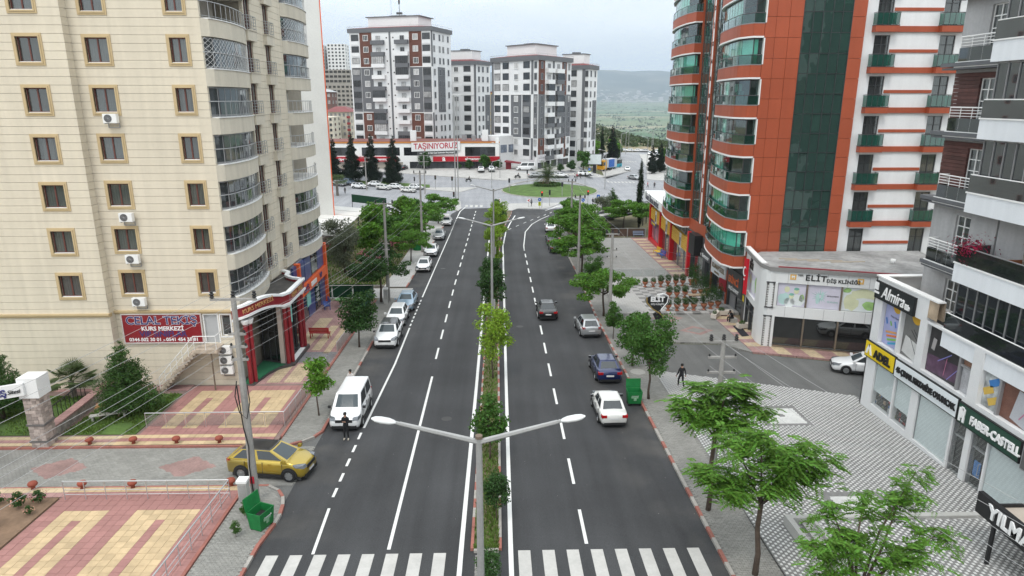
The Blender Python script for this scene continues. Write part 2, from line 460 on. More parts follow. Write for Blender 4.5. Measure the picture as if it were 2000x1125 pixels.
def asphalt(name,col,patch):
 m = bpy.data.materials.new(name); m.use_nodes = True
 t = m.node_tree; b = t.nodes['Principled BSDF']; b.inputs['Roughness'].default_value = 0.82; b.inputs['Specular IOR Level'].default_value = 0.25
 g = t.nodes.new('ShaderNodeNewGeometry')
 def noise(sc,stretch=None,det=4):
  n = t.nodes.new('ShaderNodeTexNoise'); n.inputs['Scale'].default_value = sc; n.inputs['Detail'].default_value = det
  if stretch:
   mp = t.nodes.new('ShaderNodeMapping'); mp.inputs['Scale'].default_value = stretch; t.links.new(g.outputs['Position'],mp.inputs[0]); t.links.new(mp.outputs[0],n.inputs['Vector'])
  else: t.links.new(g.outputs['Position'],n.inputs['Vector'])
  return n.outputs[0]
 c = t.nodes.new('ShaderNodeRGB'); c.outputs[0].default_value = (*col,1); cur = c.outputs[0]
 for s,amt,lo,hi in ((noise(1.0,(1.1,0.035,1)),patch,0.3,0.7),(noise(0.22),patch,0.3,0.7),(noise(38,None,2),0.30,0.3,0.7)):
  mr = t.nodes.new('ShaderNodeMapRange'); mr.inputs[1].default_value = lo; mr.inputs[2].default_value = hi
  mr.inputs[3].default_value = 1 - amt; mr.inputs[4].default_value = 1 + amt; t.links.new(s,mr.inputs[0])
  h = t.nodes.new('ShaderNodeHueSaturation'); t.links.new(mr.outputs[0],h.inputs['Value']); t.links.new(cur,h.inputs['Color']); cur = h.outputs[0]
 # dust gathered along the kerbs
 if patch > .12 and name == 'new_asphalt':
  sp = t.nodes.new('ShaderNodeSeparateXYZ'); t.links.new(g.outputs['Position'],sp.inputs[0]); ab = t.nodes.new('ShaderNodeMath'); ab.operation = 'ABSOLUTE'; t.links.new(sp.outputs[0],ab.inputs[0])
  ed = t.nodes.new('ShaderNodeMapRange'); ed.inputs[1].default_value = 6.2; ed.inputs[2].default_value = 10.2; t.links.new(ab.outputs[0],ed.inputs[0])
  ml = t.nodes.new('ShaderNodeMath'); ml.operation = 'MULTIPLY'; t.links.new(ed.outputs[0],ml.inputs[0]); cl = t.nodes.new('ShaderNodeMapRange'); cl.inputs[1].default_value = .48; cl.inputs[2].default_value = .66; cl.inputs[4].default_value = .42; t.links.new(noise(.33,None,7),cl.inputs[0]); t.links.new(cl.outputs[0],ml.inputs[1])
  dm = t.nodes.new('ShaderNodeMix'); dm.data_type = 'RGBA'; t.links.new(ml.outputs[0],dm.inputs[0]); t.links.new(cur,dm.inputs[6]); dm.inputs[7].default_value = (.15,.14,.125,1); cur = dm.outputs[2]
 # pale grit
 v = t.nodes.new('ShaderNodeTexVoronoi'); v.inputs['Scale'].default_value = 1.6; t.links.new(g.outputs['Position'],v.inputs['Vector'])
 lt = t.nodes.new('ShaderNodeMath'); lt.operation = 'LESS_THAN'; lt.inputs[1].default_value = 0.022; t.links.new(v.outputs['Distance'],lt.inputs[0])
 mx = t.nodes.new('ShaderNodeMix'); mx.data_type = 'RGBA'; t.links.new(lt.outputs[0],mx.inputs[0]); t.links.new(cur,mx.inputs[6]); mx.inputs[7].default_value = (0.5,0.49,0.46,1)
 t.links.new(mx.outputs[2],b.inputs['Base Color'])
 bp = t.nodes.new('ShaderNodeBump'); bp.inputs['Strength'].default_value = 0.35; bp.inputs['Distance'].default_value = 0.01
 t.links.new(noise(60,None,2),bp.inputs['Height']); t.links.new(bp.outputs[0],b.inputs['Normal'])
 return m
A_NEW = asphalt('new_asphalt',(0.050,0.051,0.0535),0.17)
A_OLD = asphalt('old_asphalt',(0.27,0.275,0.29),0.09)
A_SIDE = asphalt('side_asphalt',(0.125,0.125,0.122),0.14)
PAINT = mat('road_paint',(0.68,0.68,0.665),0.6,var=0.05,scale=3,fine=30)
PAINT_W = mat('worn_paint',(0.46,0.45,0.43),0.7,var=0.10,scale=1.6,fine=9)
CONC = mat('concrete',(0.33,0.325,0.305),0.85,var=0.10,scale=0.8,fine=6)
CONC_L = mat('pale_concrete',(0.42,0.415,0.395),0.85,var=0.08,scale=0.6,fine=8)
KERB_W = mat('kerb_pale',(0.34,0.32,0.295),0.85,var=0.14,scale=2.0,fine=11)
KERB_R = mat('kerb_red',(0.30,0.12,0.095),0.85,var=0.16,scale=2.0,fine=11)
PAV_G = paved('grey_pavers',(0.25,0.245,0.23),(0.215,0.21,0.195),0.22,0.14,0.012,(0.13,0.125,0.115))
PAV_LIGHT = paved('light_pavers',(0.44,0.43,0.415),(0.41,0.40,0.385),0.6,0.4,0.012,(0.22,0.215,0.2),var=0.12)
PAV_PINK = mat('pink_tile',(0.325,0.163,0.148),0.75,var=0.10,scale=0.9,fine=7,objrand=0.10)
PAV_YEL = mat('yellow_tile',(0.485,0.365,0.22),0.75,var=0.14,scale=0.9,fine=5,objrand=0.10)
PAV_PINK2 = paved('pink_paving',(0.37,0.22,0.205),(0.33,0.19,0.18),0.4,0.4,0.012)
PAV_YEL2 = paved('yellow_paving',(0.53,0.42,0.275),(0.48,0.375,0.245),0.4,0.4,0.012)
GRASS_BASE = mat('turf_soil',(0.13,0.115,0.06),0.95,var=0.35,scale=0.8,fine=5)
LAWN = mat('lawn',(0.075,0.13,0.03),0.95,var=0.35,scale=0.7,fine=12)
SOIL = mat('soil',(0.20,0.13,0.085),0.95,var=0.25,scale=0.8,fine=6)
# streets
mb = sheet_mb([(-140,128),(-12.3,128),(12,128),(40,128),(75,150),(75,185),(-140,185)],0.004)
for a,b in ((185,194.7),(194.7,200.6),(200.6,212)): sheet_mb([(-120,a),(26,a),(26,b),(-120,b)],0.004,mb); sheet_mb([(26,a),(34,a),(34,b),(26,b)],0.004,mb)
sheet_mb([(34,185),(75,185),(75,300),(34,212)],0.004,mb); sheet_mb([(34,212),(75,300),(70,345),(52,345),(40,262)],0.004,mb)
struct('street',mb,A_OLD)
road_poly = [(-9.72,-30),(9.80,-30),(9.80,60),(10.25,78),(10.6,113),(11.9,128),(13.4,137),(16.8,146.5),(18.8,150.5),(11.5,145.7),(5.2,147.0),(-0.8,149),(-7.0,147.5),(-8.5,139),(-9.05,105),(-9.72,55)]
road = struct('road',sheet_mb(road_poly,0.008),A_NEW)
def marking(poly,m=PAINT,h=0.014):
 o = obj('road_marking',sheet_mb(poly,h),m,road); return o
def strip(pts,w,m=PAINT,h=0.014):
 Lp,Rp = [],[]
 for i,p in enumerate(pts):
  a = Vector(pts[max(i - 1,0)]); b = Vector(pts[min(i + 1,len(pts) - 1)]); d = (b - a).normalized()
  Lp.append((p[0] - d.y * w / 2,p[1] + d.x * w / 2)); Rp.append((p[0] + d.y * w / 2,p[1] - d.x * w / 2))
 mb = MB()
 for i in range(len(pts) - 1):
  sheet_mb([Rp[i],Rp[i + 1],Lp[i + 1],Lp[i]],h,mb)
 return obj('road_marking',mb,m,road)
# edge lines of the median
strip([(-1.08,14),(-1.06,25),(-0.9,45),(-0.77,67),(-0.6,100),(-0.4,135),(-0.3,147)],0.2)
strip([(1.03,14),(1.05,25),(1.16,45),(1.30,65),(1.55,100),(2.2,114),(3.1,124),(4.4,135.8)],0.2)
# lane lines
strip([(-4.15,25.2),(-4.14,45.8)],0.15)
for k in range(20):
 y = 49.6 + 5.06 * k
 if y < 143: strip([(-4.2 + 0.0075 * max(0,y - 75),y),(-4.2 + 0.0075 * max(0,y + 2.7 - 75),y + 2.7)],0.15)
for k in range(15):
 y = 25.4 + 5.06 * k; x = 4.33 + 0.004 * (y - 25)
 strip([(x,y),(x + 0.01,y + 2.7)],0.15)
strip([(4.6,96.2),(4.69,100.5),(5.5,114),(7.1,123.3),(9.2,130.3),(11.2,135.6)],0.16)
# parking line on the left
strip([(-7.3,24.95),(-7.45,28.5)],0.13)
for y in (29.5,31.0,32.6,34.2,35.8): strip([(-7.5,y),(-7.49,y + 0.85)],0.14)
strip([(-7.45,37.3),(-7.2,48.5),(-7.25,58)],0.14)
for k in range(8): strip([(-7.27,58.6 + 1.25 * k),(-7.27,59.3 + 1.25 * k)],0.14)
strip([(-7.27,69.2),(-7.2,90),(-7.1,113)],0.14)
for k in range(11): strip([(-7.1,113.8 + 1.5 * k),(-7.1,114.5 + 1.5 * k)],0.16)
strip([(-7.08,131),(-6.95,143),(-6.0,152)],0.18)
for i in range(9):
 a = (2.6 + 1.5 * i,116.5 + 4.1 * i - 0.05 * i * i); strip([a,(a[0] + 0.6,a[1] + 1.7)],0.14)
strip([(11.0,143.5),(14,150.4),(17,156)],0.2)
# zebra crossing in front
for i in range(8):
 marking(rect(-9.24 + 1.005 * i,-8.72 + 1.005 * i,20.6,24.9),PAINT_W)
 marking(rect(1.36 + 1.03 * i,1.88 + 1.03 * i,20.6,25.0),PAINT_W)
for i in range(4): marking(rect(-6.3 + 1.1 * i,-5.7 + 1.1 * i,150.4,153.4),PAINT_W)
for i in range(5): marking([(9.9 + 1.3 * i,146.4 + i),(10.5 + 1.3 * i,146.6 + i),(12.2 + 1.3 * i,150.4 + i),(11.6 + 1.3 * i,150.2 + i)],PAINT_W)
for i in range(8): marking(rect(32.6 + 1.05 * i,33.1 + 1.05 * i,195.0,198.0),PAINT_W)
for i in range(6): marking(rect(48.9 + 1.0 * i,49.4 + 1.0 * i,262.0,265.0),PAINT_W)
TAR = mat('tar_seam',(.022,.022,.023),.6,var=.1)
rc = random.Random(6)
for (x,y,a,n_) in ((7.2,33.6,-.45,9),(6.6,52,.1,10),(-8.6,31,1.2,8),(2.9,70,1.5,9),(-5.6,62,1.45,9),(7.4,27,2.6,7)):
 pts = [(x,y)]
 for i in range(n_): a += rc.uniform(-.35,.35); x += .42 * math.cos(a); y += .42 * math.sin(a); pts.append((x,y))
 strip(pts,.022,TAR,.0105).name = 'road_crack'
for x,y in ((-2.6,38.5),(2.6,58.2),(-6.2,84)):
 m_ = sheet_mb([(x + .33 * math.cos(i * math.pi / 9),y + .33 * math.sin(i * math.pi / 9)) for i in range(18)],.0115); o_ = obj('manhole_cover',m_,mat('cast_iron',(.045,.044,.042),.5,.4,var=.3,fine=20),road)
# ---------------------------------------------------------------- kerbs
def kerb(name,path,step,w=0.16,h=0.14,alt=True,colr=None,side=1,seedv=1,par=None):
 """a run of kerb stones along a path; each stone is a part"""
 r = random.Random(seedv)
 root = tag(thing(name,None,None),kind='structure') if par is None else par
 pts = [Vector(p) for p in path]; d = 0.0; segs = []
 tot = sum((b - a).length for a,b in zip(pts,pts[1:])); n = max(1,round(tot / step)); st = tot / n
 def at(s):
  for a,b in zip(pts,pts[1:]):
   l = (b - a).length
   if s <= l + 1e-6: return a + (b - a) * (s / l),(b - a).normalized()
   s -= l
  return pts[-1],(pts[-1] - pts[-2]).normalized()
 for i in range(n):
  a,da = at(i * st + 0.008); b,db = at((i + 1) * st - 0.008)
  na = Vector((-da.y,da.x)) * side; nb = Vector((-db.y,db.x)) * side
  q = [a,b,b + nb * w,a + na * w]; q = [(p.x,p.y) for p in q]
  hh = h + r.uniform(-0.008,0.008)
  red = (i % 2 == 0) if alt else (colr == 'r')
  if alt and r.random() < 0.12: red = not red
  obj('kerb_stone',slab_mb(q,hh,-0.05),KERB_R if red else KERB_W,root)
 return root
kerb('median_kerb',[(-0.66,25.0),(-0.52,50),(-0.3,80)],0.8,0.13,seedv=2,side=-1)
kerb('median_kerb',[(0.67,25.0),(0.71,50),(0.85,80)],0.8,0.13,seedv=3)
kerb('median_kerb',[(-0.3,80),(0.0,112),(0.4,142)],2.0,0.13,side=-1)
kerb('median_kerb',[(0.85,80),(1.15,100),(1.7,114),(2.6,126),(3.6,136),(3.9,142)],2.0,0.13)
kerb('median_kerb',[(-0.52,24.86),(0.54,24.86)],0.53,0.15,alt=False,colr='w')
kerb('roadside_kerb',[(9.8,12),(9.8,60),(10.25,78)],0.85,0.16,seedv=5,side=-1)
kerb('roadside_kerb',[(10.25,78),(10.6,113),(11.9,128),(13.4,137),(16.8,146.5)],2.2,side=-1)
kerb('roadside_kerb',[(-9.72,12),(-9.70,25.5),(-9.45,27.6),(-9.66,29.2),(-10.2,30.1),(-10.9,30.6)],0.8,seedv=8)
kerb('roadside_kerb',[(-11.3,34.9),(-10.25,35.6),(-9.7,36.6),(-9.72,55),(-9.6,68.6)],0.85,seedv=9)
kerb('roadside_kerb',[(-9.4,73.6),(-9.05,105),(-8.5,134)],2.0)
kerb('plaza_kerb',[(-34,35.0),(-11.3,34.9)],1.0,0.15,0.13,alt=False,colr='r')
kerb('plaza_kerb',[(-34,30.65),(-10.9,30.6)],1.0,0.15,0.13,alt=False,colr='r',side=-1)
kerb('plaza_kerb',[(-11.95,12),(-11.98,30.4)],1.0,0.14,0.20,alt=False,colr='r')
kerb('plaza_kerb',[(-11.85,36.0),(-11.75,67.5)],1.0,0.14,0.20,alt=False,colr='r')
# ---------------------------------------------------------------- pavements (sidewalk slabs 0.13 high)
H = 0.125
struct('sidewalk',slab_mb([(-9.88,-20),(-9.86,25.5),(-9.61,27.6),(-9.82,29.1),(-10.3,29.95),(-11.0,30.44),(-11.94,30.44),(-11.94,-20)],H),PAV_G)
struct('sidewalk',slab_mb([(-11.3,35.06),(-10.32,35.75),(-9.86,36.7),(-9.88,55),(-9.76,68.6),(-11.74,68.6),(-11.84,35.1)],H),PAV_G)
struct('sidewalk',slab_mb([(-9.56,73.6),(-9.21,105),(-8.66,134),(-8.9,138),(-12.0,138),(-12.0,73.6)],H),PAV_LIGHT)
struct('sidewalk',slab_mb([(9.96,-20),(9.96,60),(10.41,78),(10.76,113),(12.06,128),(13.56,137),(16.96,146.5),(20.5,150.5),(20.5,146),(15.4,137),(13.7,128),(12.5,113),(12.3,53.2),(12.3,46.3),(11.9,25),(11.9,-20)],H),PAV_G)
# left: driveway between the two plazas, the lane to the park
driveway = struct('driveway',sheet_mb(rect(-70,-9.8,30.62,34.95),0.018),PAV_G)
for cx in (-22.6,-15.9):
 obj('paving_inlay',sheet_mb([(cx - 1.5,32.75),(cx,31.6),(cx + 1.5,32.75),(cx,33.9)],0.024),mat('faded_pink_pavers',(0.27,0.175,0.16),0.85,var=0.22,scale=1.2,fine=9),driveway)
struct('road_edge',sheet_mb(rect(-11.7,-9.5,28.4,37.2),0.005),A_SIDE)
struct('driveway',sheet_mb([(-40,68.9),(-8.9,68.9),(-8.7,73.3),(-40,73.3)],0.022),PAV_LIGHT)
# right: side street, forecourts
struct('street',sheet_mb([(9.7,46.9),(12.3,46.4),(24.5,41.15),(60,28),(60,38),(27,47.8),(20.8,50.1),(18.7,52.5),(9.7,53.1)],0.018),A_SIDE)
fc = struct('forecourt',slab_mb([(12.3,53.2),(18.7,52.7),(20.75,50.25),(20.75,61.5),(12.3,61.5)],H),PAV_G)
for cx,cy in ((18.0,56.2),(16.4,60.2)):
 for s_ in (1,-1):
  for q_ in (1,-1): obj('paving_inlay',sheet_mb([(cx + 1.5 * s_,cy),(cx,cy + 1.35 * q_),(cx,cy + .8 * q_),(cx + .9 * s_,cy)],H + .006),mat('faded_pink_pavers',(0.27,0.175,0.16),0.85,var=0.22,scale=1.2,fine=9),fc)
struct('forecourt',slab_mb([(12.3,61.52),(23.6,61.52),(23.6,77.3),(12.3,77.3)],0.25),PAV_LIGHT)
struct('forecourt',slab_mb([(12.45,77.4),(21.4,77.4),(22.0,106.8),(12.5,106.8)],0.13),paved('court_pavers',(0.31,0.305,0.295),(0.285,0.28,0.27),0.3,0.2,0.012,(0.22,0.215,0.2),var=0.12))
# the banded pink and yellow walk along the shops
walk = struct('shop_walk',slab_mb([(20.77,50.3),(27,48.05),(40,43.3),(40,47.3),(22.9,53.3),(22.9,61.5),(20.77,61.5)],0.14),PAV_PINK2)
for i in range(5):
 obj('paving_band',sheet_mb(rect(20.85,22.8,51.6 + 2.0 * i,52.6 + 2.0 * i),0.146),PAV_YEL2,walk)
for i in range(5):
 x0 = 22.6 + 2.2 * i
 f = lambda x: 50.3 - 0.362 * (x - 20.77)
 obj('paving_band',sheet_mb([(x0,f(x0) + 0.1),(x0 + 1.0,f(x0 + 1) + 0.1),(x0 + 1.0,f(x0 + 1) + 2.2),(x0,f(x0) + 2.2)],0.146),PAV_YEL2,walk)
walk2 = struct('shop_walk',slab_mb([(21.42,77.4),(24.2,77.4),(25.6,106.8),(22.02,106.8)],0.14),PAV_PINK2)
for i in range(11): obj('paving_band',sheet_mb(rect(21.6 + 0.02 * 2.6 * i,23.6 + 0.02 * 2.6 * i,79.2 + 2.5 * i,80.4 + 2.5 * i),0.146),PAV_YEL2,walk2)
# roundabout quarter: islands and forecourts
struct('traffic_island',slab_mb([(-7.4,143.2),(-6.9,147.5),(-7.6,158),(-8.6,163.5),(-10.2,158),(-11.6,150.5),(-10.2,146.5)],H,-0.2),PAV_LIGHT)
struct('traffic_island',slab_mb([(-19,181.5),(-8.5,175.5),(-6.2,181),(-4.2,184.9),(-8,184.9),(-17,184.9)],H,-0.2),PAV_LIGHT)
tag(obj('grass_verge',slab_mb([(-58,193),(-21,185.5),(-17.2,185.2),(-17.5,188),(-38,193),(-58,197)],0.16,-0.2),LAWN),kind='structure')
mb = slab_mb([(-70,200.4),(-33,200.4),(-19,197.8),(3,193.3),(8,194.7),(25.5,198),(25.5,201.5),(-70,201.5)],H,-0.2)
slab_mb([(-70,201.5),(25.5,201.5),(25.5,212),(-70,212)],H,-0.2,mb); slab_mb([(-70,212),(25.5,212),(24,260),(-70,260)],H,-0.2,mb)
struct('forecourt',mb,PAV_LIGHT)
struct('forecourt',slab_mb([(26,196),(31.5,201),(46,229),(44,246),(34.5,240),(34.5,212),(26,203)],H,-0.2),PAV_LIGHT)
struct('traffic_island',slab_mb([(-0.6,143.2),(3.8,143.2),(5.5,147.5),(10.6,146.3),(13.5,151.2),(15.6,155.8),(4.6,155.2),(0.6,153.5)],H,-0.2),PAV_LIGHT)
struct('sidewalk',slab_mb([(17.5,147.2),(23.5,149.5),(46,152),(47,158),(41,158.5),(26,156.5),(18.8,151.2)],H,-0.2),PAV_LIGHT)
struct('sidewalk',slab_mb([(45.5,203),(62,190),(75,190),(75,300),(63,300),(52.5,236)],H,-0.2),PAV_LIGHT)
circ = [(14.6 + 12.6 * math.cos(i * math.pi / 24),179.0 + 14.6 * math.sin(i * math.pi / 24)) for i in range(48)]
kerb('roundabout_kerb',circ + circ[:1],1.6,0.3,0.16,alt=False,colr='w')
mb = MB(); cen = (14.6,179.0)
for rr,zz in ((0.978,0.15),(0.8,0.45),(0.5,0.75),(0.2,0.9)):
 for i in range(48): mb.v.append((cen[0] + 12.6 * rr * math.cos(i * math.pi / 24),cen[1] + 14.6 * rr * math.sin(i * math.pi / 24),ZF + zz))
for j in range(3):
 for i in range(48):
  a = j * 48 + i; b = j * 48 + (i + 1) % 48; mb.f.append((a,b,b + 48,a + 48)); mb.m.append(0)
mb.f.append(tuple(range(144,192))); mb.m.append(0)
struct('roundabout_lawn',mb,LAWN,smooth=True)
# garden left, beyond the shop
struct('garden_ground',slab_mb([(-12.0,73.7),(-12.0,137),(-46,137),(-46,73.7)],0.10),GRASS_BASE)
kerb('garden_kerb',[(-46,73.6),(-12.0,73.6)],1.0,0.2,0.3,alt=False,colr='w')
struct('garden_ground',slab_mb([(17.0,107.3),(46,107.3),(46,149.2),(23.5,149),(20.4,145.9),(15.5,137),(13.8,128),(12.6,113),(12.6,107.3)],0.10),GRASS_BASE)
# rails of grass in the median
struct('median_soil',slab_mb([(-0.53,25.0),(0.54,25.0),(0.58,50),(0.72,80),(1.0,100),(1.55,114),(2.4,126),(3.4,136),(3.7,142),(0.5,142),(0.13,112),(-0.17,80),(-0.39,50)],0.10),GRASS_BASE)
struct('median_paving',slab_mb(rect(-0.45,0.5,21.2,24.7),0.02,-0.1),PAV_G)
# ================================================================ paving stones as geometry
def in_poly(x,y,poly):
 c = False; n = len(poly)
 for i in range(n):
  a = poly[i]; b = poly[(i + 1) % n]
  if (a[1] > y) != (b[1] > y) and x < (b[0] - a[0]) * (y - a[1]) / (b[1] - a[1]) + a[0]: c = not c
 return c
def stones(name,cells,h,mats,parent,dep=0.05,jit=0.004,seed=1):
 """cells: (cx, cy, hx, hy, material index); boxes without a bottom, one joined mesh"""
 c = np.array(cells,dtype=float); n = len(c); r = np.random.RandomState(seed)
 x = np.stack([c[:,0] - c[:,2],c[:,0] + c[:,2],c[:,0] + c[:,2],c[:,0] - c[:,2]],1)
 y = np.stack([c[:,1] - c[:,3],c[:,1] - c[:,3],c[:,1] + c[:,3],c[:,1] + c[:,3]],1)
 z = -SL * np.minimum(y,YB) + h + r.uniform(-jit,jit,(n,1))
 top = np.stack([x,y,z],2); bot = top.copy(); bot[:,:,2] -= dep
 v = np.concatenate([top,bot],1).reshape(-1,3)
 f0 = np.array([(0,1,2,3),(4,5,1,0),(5,6,2,1),(6,7,3,2),(7,4,0,3)])
 f = (f0[None] + (np.arange(n) * 8)[:,None,None]).reshape(-1,4)
 me = bpy.data.meshes.new(name); me.from_pydata(v.tolist(),[],f.tolist())
 for m in mats: me.materials.append(m)
 me.polygons.foreach_set('material_index',np.repeat(c[:,4].astype(int),5)); me.update()
 return tag(link(name,me,parent),kind='stuff')
PV_A = mat('paver_grey',(0.245,0.24,0.222),0.85,var=0.14,scale=0.8,fine=9,island=0.10)
PV_W = mat('paver_white',(0.60,0.60,0.585),0.8,var=0.06,scale=0.8,fine=9,island=0.06)
PV_D = mat('paver_dark',(0.215,0.213,0.208),0.85,var=0.12,scale=0.7,fine=9,island=0.10)
# grey pavers of both sidewalks
def pave_strip(x0,x1,y0,y1,poly=None):
 cells = []; y = y0; k = 0
 while y < y1:
  x = x0 + (0.1 if k % 2 else 0.0)
  while x + 0.2 < x1:
   if poly is None or in_poly(x + .1,y + .06,poly): cells.append((x + .1,y + .06,0.094,0.054,0))
   x += 0.2
  y += 0.12; k += 1
 return cells
walk_l = [(-9.92,15),(-9.9,25.5),(-9.68,27.6),(-9.9,29.0),(-10.36,29.85),(-11.0,30.36),(-11.9,30.4),(-11.9,15)]
walk_l2 = [(-11.3,35.12),(-10.36,35.8),(-9.92,36.7),(-9.92,60),(-11.72,60),(-11.78,35.2)]
sw = struct('sidewalk_paving',sheet_mb(rect(-11.9,-11.7,14,14.5),H + 0.003),PV_A)
stones('pavers',pave_strip(-11.92,-9.6,20,30.4,walk_l) + pave_strip(-11.78,-9.9,35.1,56,walk_l2),H + 0.02,[PV_A],sw)
sw2 = struct('sidewalk_paving',sheet_mb(rect(10.0,11.9,14,14.5),H + 0.003),PV_A)
stones('pavers',pave_strip(9.98,11.9,20,46.8),H + 0.02,[PV_A],sw2)
drive_p = pave_strip(-24,-9.7,30.75,34.85)
stones('pavers',[c for c in drive_p if abs(c[0] + 22.6) / 1.5 + abs(c[1] - 32.75) / 1.15 > 1 and abs(c[0] + 15.9) / 1.5 + abs(c[1] - 32.75) / 1.15 > 1],0.026,[PV_A],driveway,dep=0.03)
stones('pavers',[c for c in drive_p if abs(c[0] + 22.6) / 1.5 + abs(c[1] - 32.75) / 1.15 <= 1 or abs(c[0] + 15.9) / 1.5 + abs(c[1] - 32.75) / 1.15 <= 1],0.026,[mat('faded_pink_pavers',(0.27,0.175,0.16),0.85,var=0.22,scale=1.2,fine=9)],driveway,dep=0.03)
# dotted plaza on the right
dots = [(11.98,12),(11.98,46.45),(12.39,46.25),(15.8,44.78),(20.5,42.78),(24.4,41.1),(24.4,12)]
plz = struct('plaza',slab_mb(dots,0.10),PV_D)
sq1 = [(16.95,37.0),(19.2,37.0),(19.2,39.3),(16.95,39.3)]
sq2 = [(16.5,26.95),(18.8,26.95),(18.8,28.8),(16.5,28.8)]
cells = []; y = 16.0; k = 0
while y < 46.4:
 x = 11.7 + 0.165 * (k % 2)
 while x < 24.2:
  for (dx,mi) in ((0.055,1),(0.165,0),(0.275,0)):
   cx,cy = x + dx,y + 0.07
   if in_poly(cx,cy,dots):
    m_ = mi
    for s in (sq1,sq2):
     if s[0][0] < cx < s[1][0] and s[0][1] < cy < s[2][1]:
      m_ = 0 if (abs(cx - (s[0][0] + s[1][0]) / 2) < 0.2 and abs(cy - (s[0][1] + s[2][1]) / 2) < 0.2) else 1
     elif s[0][0] - .3 < cx < s[1][0] + .3 and s[0][1] - .3 < cy < s[2][1] + .3: m_ = 0
    cells.append((cx,cy,0.0505,0.064,m_))
  x += 0.33
 y += 0.14; k += 1
stones('pavers',cells,0.135,[PV_D,PV_W],plz)
# raised terrace with steps and coping at the near end of the plaza
mb = MB()
slab_mb(rect(13.35,23.4,26.2,26.5),0.62,0.1,mb); slab_mb(rect(13.35,13.6,24.4,26.2),0.62,0.1,mb)
terr = struct('terrace',mb,CONC_L)
for i,(a,b) in enumerate(((13.62,14.05),(14.05,14.5),(14.5,14.95))):
 obj('step',slab_mb(rect(a,23.4 if i == 2 else b,18,26.2),0.24 + 0.14 * i,0.1),paved('dotted_pavers',(0.19,0.187,0.18),(0.44,0.435,0.42),0.24,0.14,0.006,(0.15,0.15,0.145),var=0.1),terr)
 if i == 2: stones('pavers',[(a + .2 + .33 * p + .165 * (q % 2) + .11 * w,18 + .14 * q,.0505,.064,int(w == 0)) for p in range(25) for q in range(58) for w in (0,1,2)],0.545,[PV_D,PV_W],terr)
 obj('step_edge',slab_mb(rect(a - 0.02,a + 0.12,18,26.19),0.247 + 0.14 * i,0.1),CONC_L,terr)
# tiled plazas on the left
def tile_field(parent,x0,x1,y0,y1,h,colour,s=0.42,parts=300,skip=None):
 g = s / 2 - 0.007
 box_ = MB(); box_.box(-g,g,-g,g,-0.05,0)
 for q in range(2,6): box_.v[q + 2] = (box_.v[q + 2][0],box_.v[q + 2][1],0)
 me_p = box_.mesh('tile',PAV_PINK); me_y = box_.mesh('tile',PAV_YEL)
 for me in (me_p,me_y):
  for v in me.vertices: pass
 cells = []
 nx = int((x1 - x0) / s); ny = int((y1 - y0) / s)
 for j in range(ny):
  for i in range(nx):
   cx,cy = x0 + (i + .5) * s,y0 + (j + .5) * s
   if skip and skip(cx,cy): continue
   cells.append((cx,cy,1 if colour(cx,cy) else 0))
 r = random.Random(4)
 for cx,cy,c in cells[:parts]:
  o = link('tile',me_y if c else me_p,parent,(cx,cy,gz(0,cy) + h + r.uniform(-.003,.003)))
  o.rotation_euler = (-SL,0,0)
 if cells[parts:]:
  stones('tiles',[(cx,cy,g,g,c) for cx,cy,c in cells[parts:]],h,[PAV_PINK,PAV_YEL],parent)
pl1 = struct('plaza',slab_mb(rect(-45,-12.1,8,30.5),H),mat('tile_bed',(0.2,0.14,0.125),0.9,var=0.15))
def col1(x,y):
 if 29.55 < y < 30.45: return y > 30.02 or (x < -12.4 and y < 29.6)
 if -19.5 < x < -17.45 and y < 28.4: return not (-18.85 < x < -18.25 and y < 27.6)
 if -16.4 < x < -13.4 and y < 28.4: return not (-15.2 < x < -14.55 and y < 27.35)
 return False
tile_field(pl1,-20.5,-12.1,22.05,30.5,H + 0.03,col1)
obj('paving_band',sheet_mb(rect(-45,-20.5,29.6,30.5),H + 0.02),PAV_YEL2,pl1)
obj('paving_band',sheet_mb(rect(-45,-20.5,29.6,30.05),H + 0.024),PAV_PINK2,pl1)
pl2 = struct('plaza',slab_mb(rect(-45,-12.0,35.14,44.3),H),MATS['tile_bed'])
struct('shop_walk',slab_mb([(-17.0,44.3),(-12.0,44.3),(-11.9,67.4),(-17.0,67.4)],H),PAV_PINK2)
for a,b in (((-15.6,44.6),(-14.7,48.0)),((-14.4,44.6),(-13.2,48.4)),((-14.3,51.6),(-13.6,58.5)),((-13.2,50.8),(-12.7,58.0)),((-15.9,52.6),(-14.7,61))):
 tag(obj('paving_band',sheet_mb(rect(a[0],b[0],a[1],b[1]),H + 0.008),PAV_YEL2),kind='structure')
tag(obj('paving_band',sheet_mb(rect(-14.6,-12.1,48.7,51.2),H + 0.008),paved('grey_slabs',(0.22,0.21,0.215),(0.19,0.185,0.19),0.5,0.3,0.012)),kind='structure')
def col2(x,y):
 if y < 36.35: return not 35.5 < y < 35.95
 if -19.4 < x < -17.3 and 37.2 < y < 42.95: return not (-18.6 < x < -18.1 and y < 42)
 if -16.0 < x < -13.2 and 37.2 < y < 42.95: return not (-14.9 < x < -14.4 and 38 < y < 42)
 return False
tile_field(pl2,-21.1,-12.0,35.14,44.2,H + 0.03,col2,skip=lambda x,y: x < -20.4 and y > 36.5)
obj('paving_band',sheet_mb(rect(-45,-21.1,35.14,36.3),H + 0.02),PAV_YEL2,pl2)
obj('paving_band',sheet_mb(rect(-45,-21.1,35.5,35.9),H + 0.024),PAV_PINK2,pl2)
obj('paving_band',sheet_mb(rect(-45,-20.4,43.2,44.3),H + 0.022),PAV_PINK2,pl2)
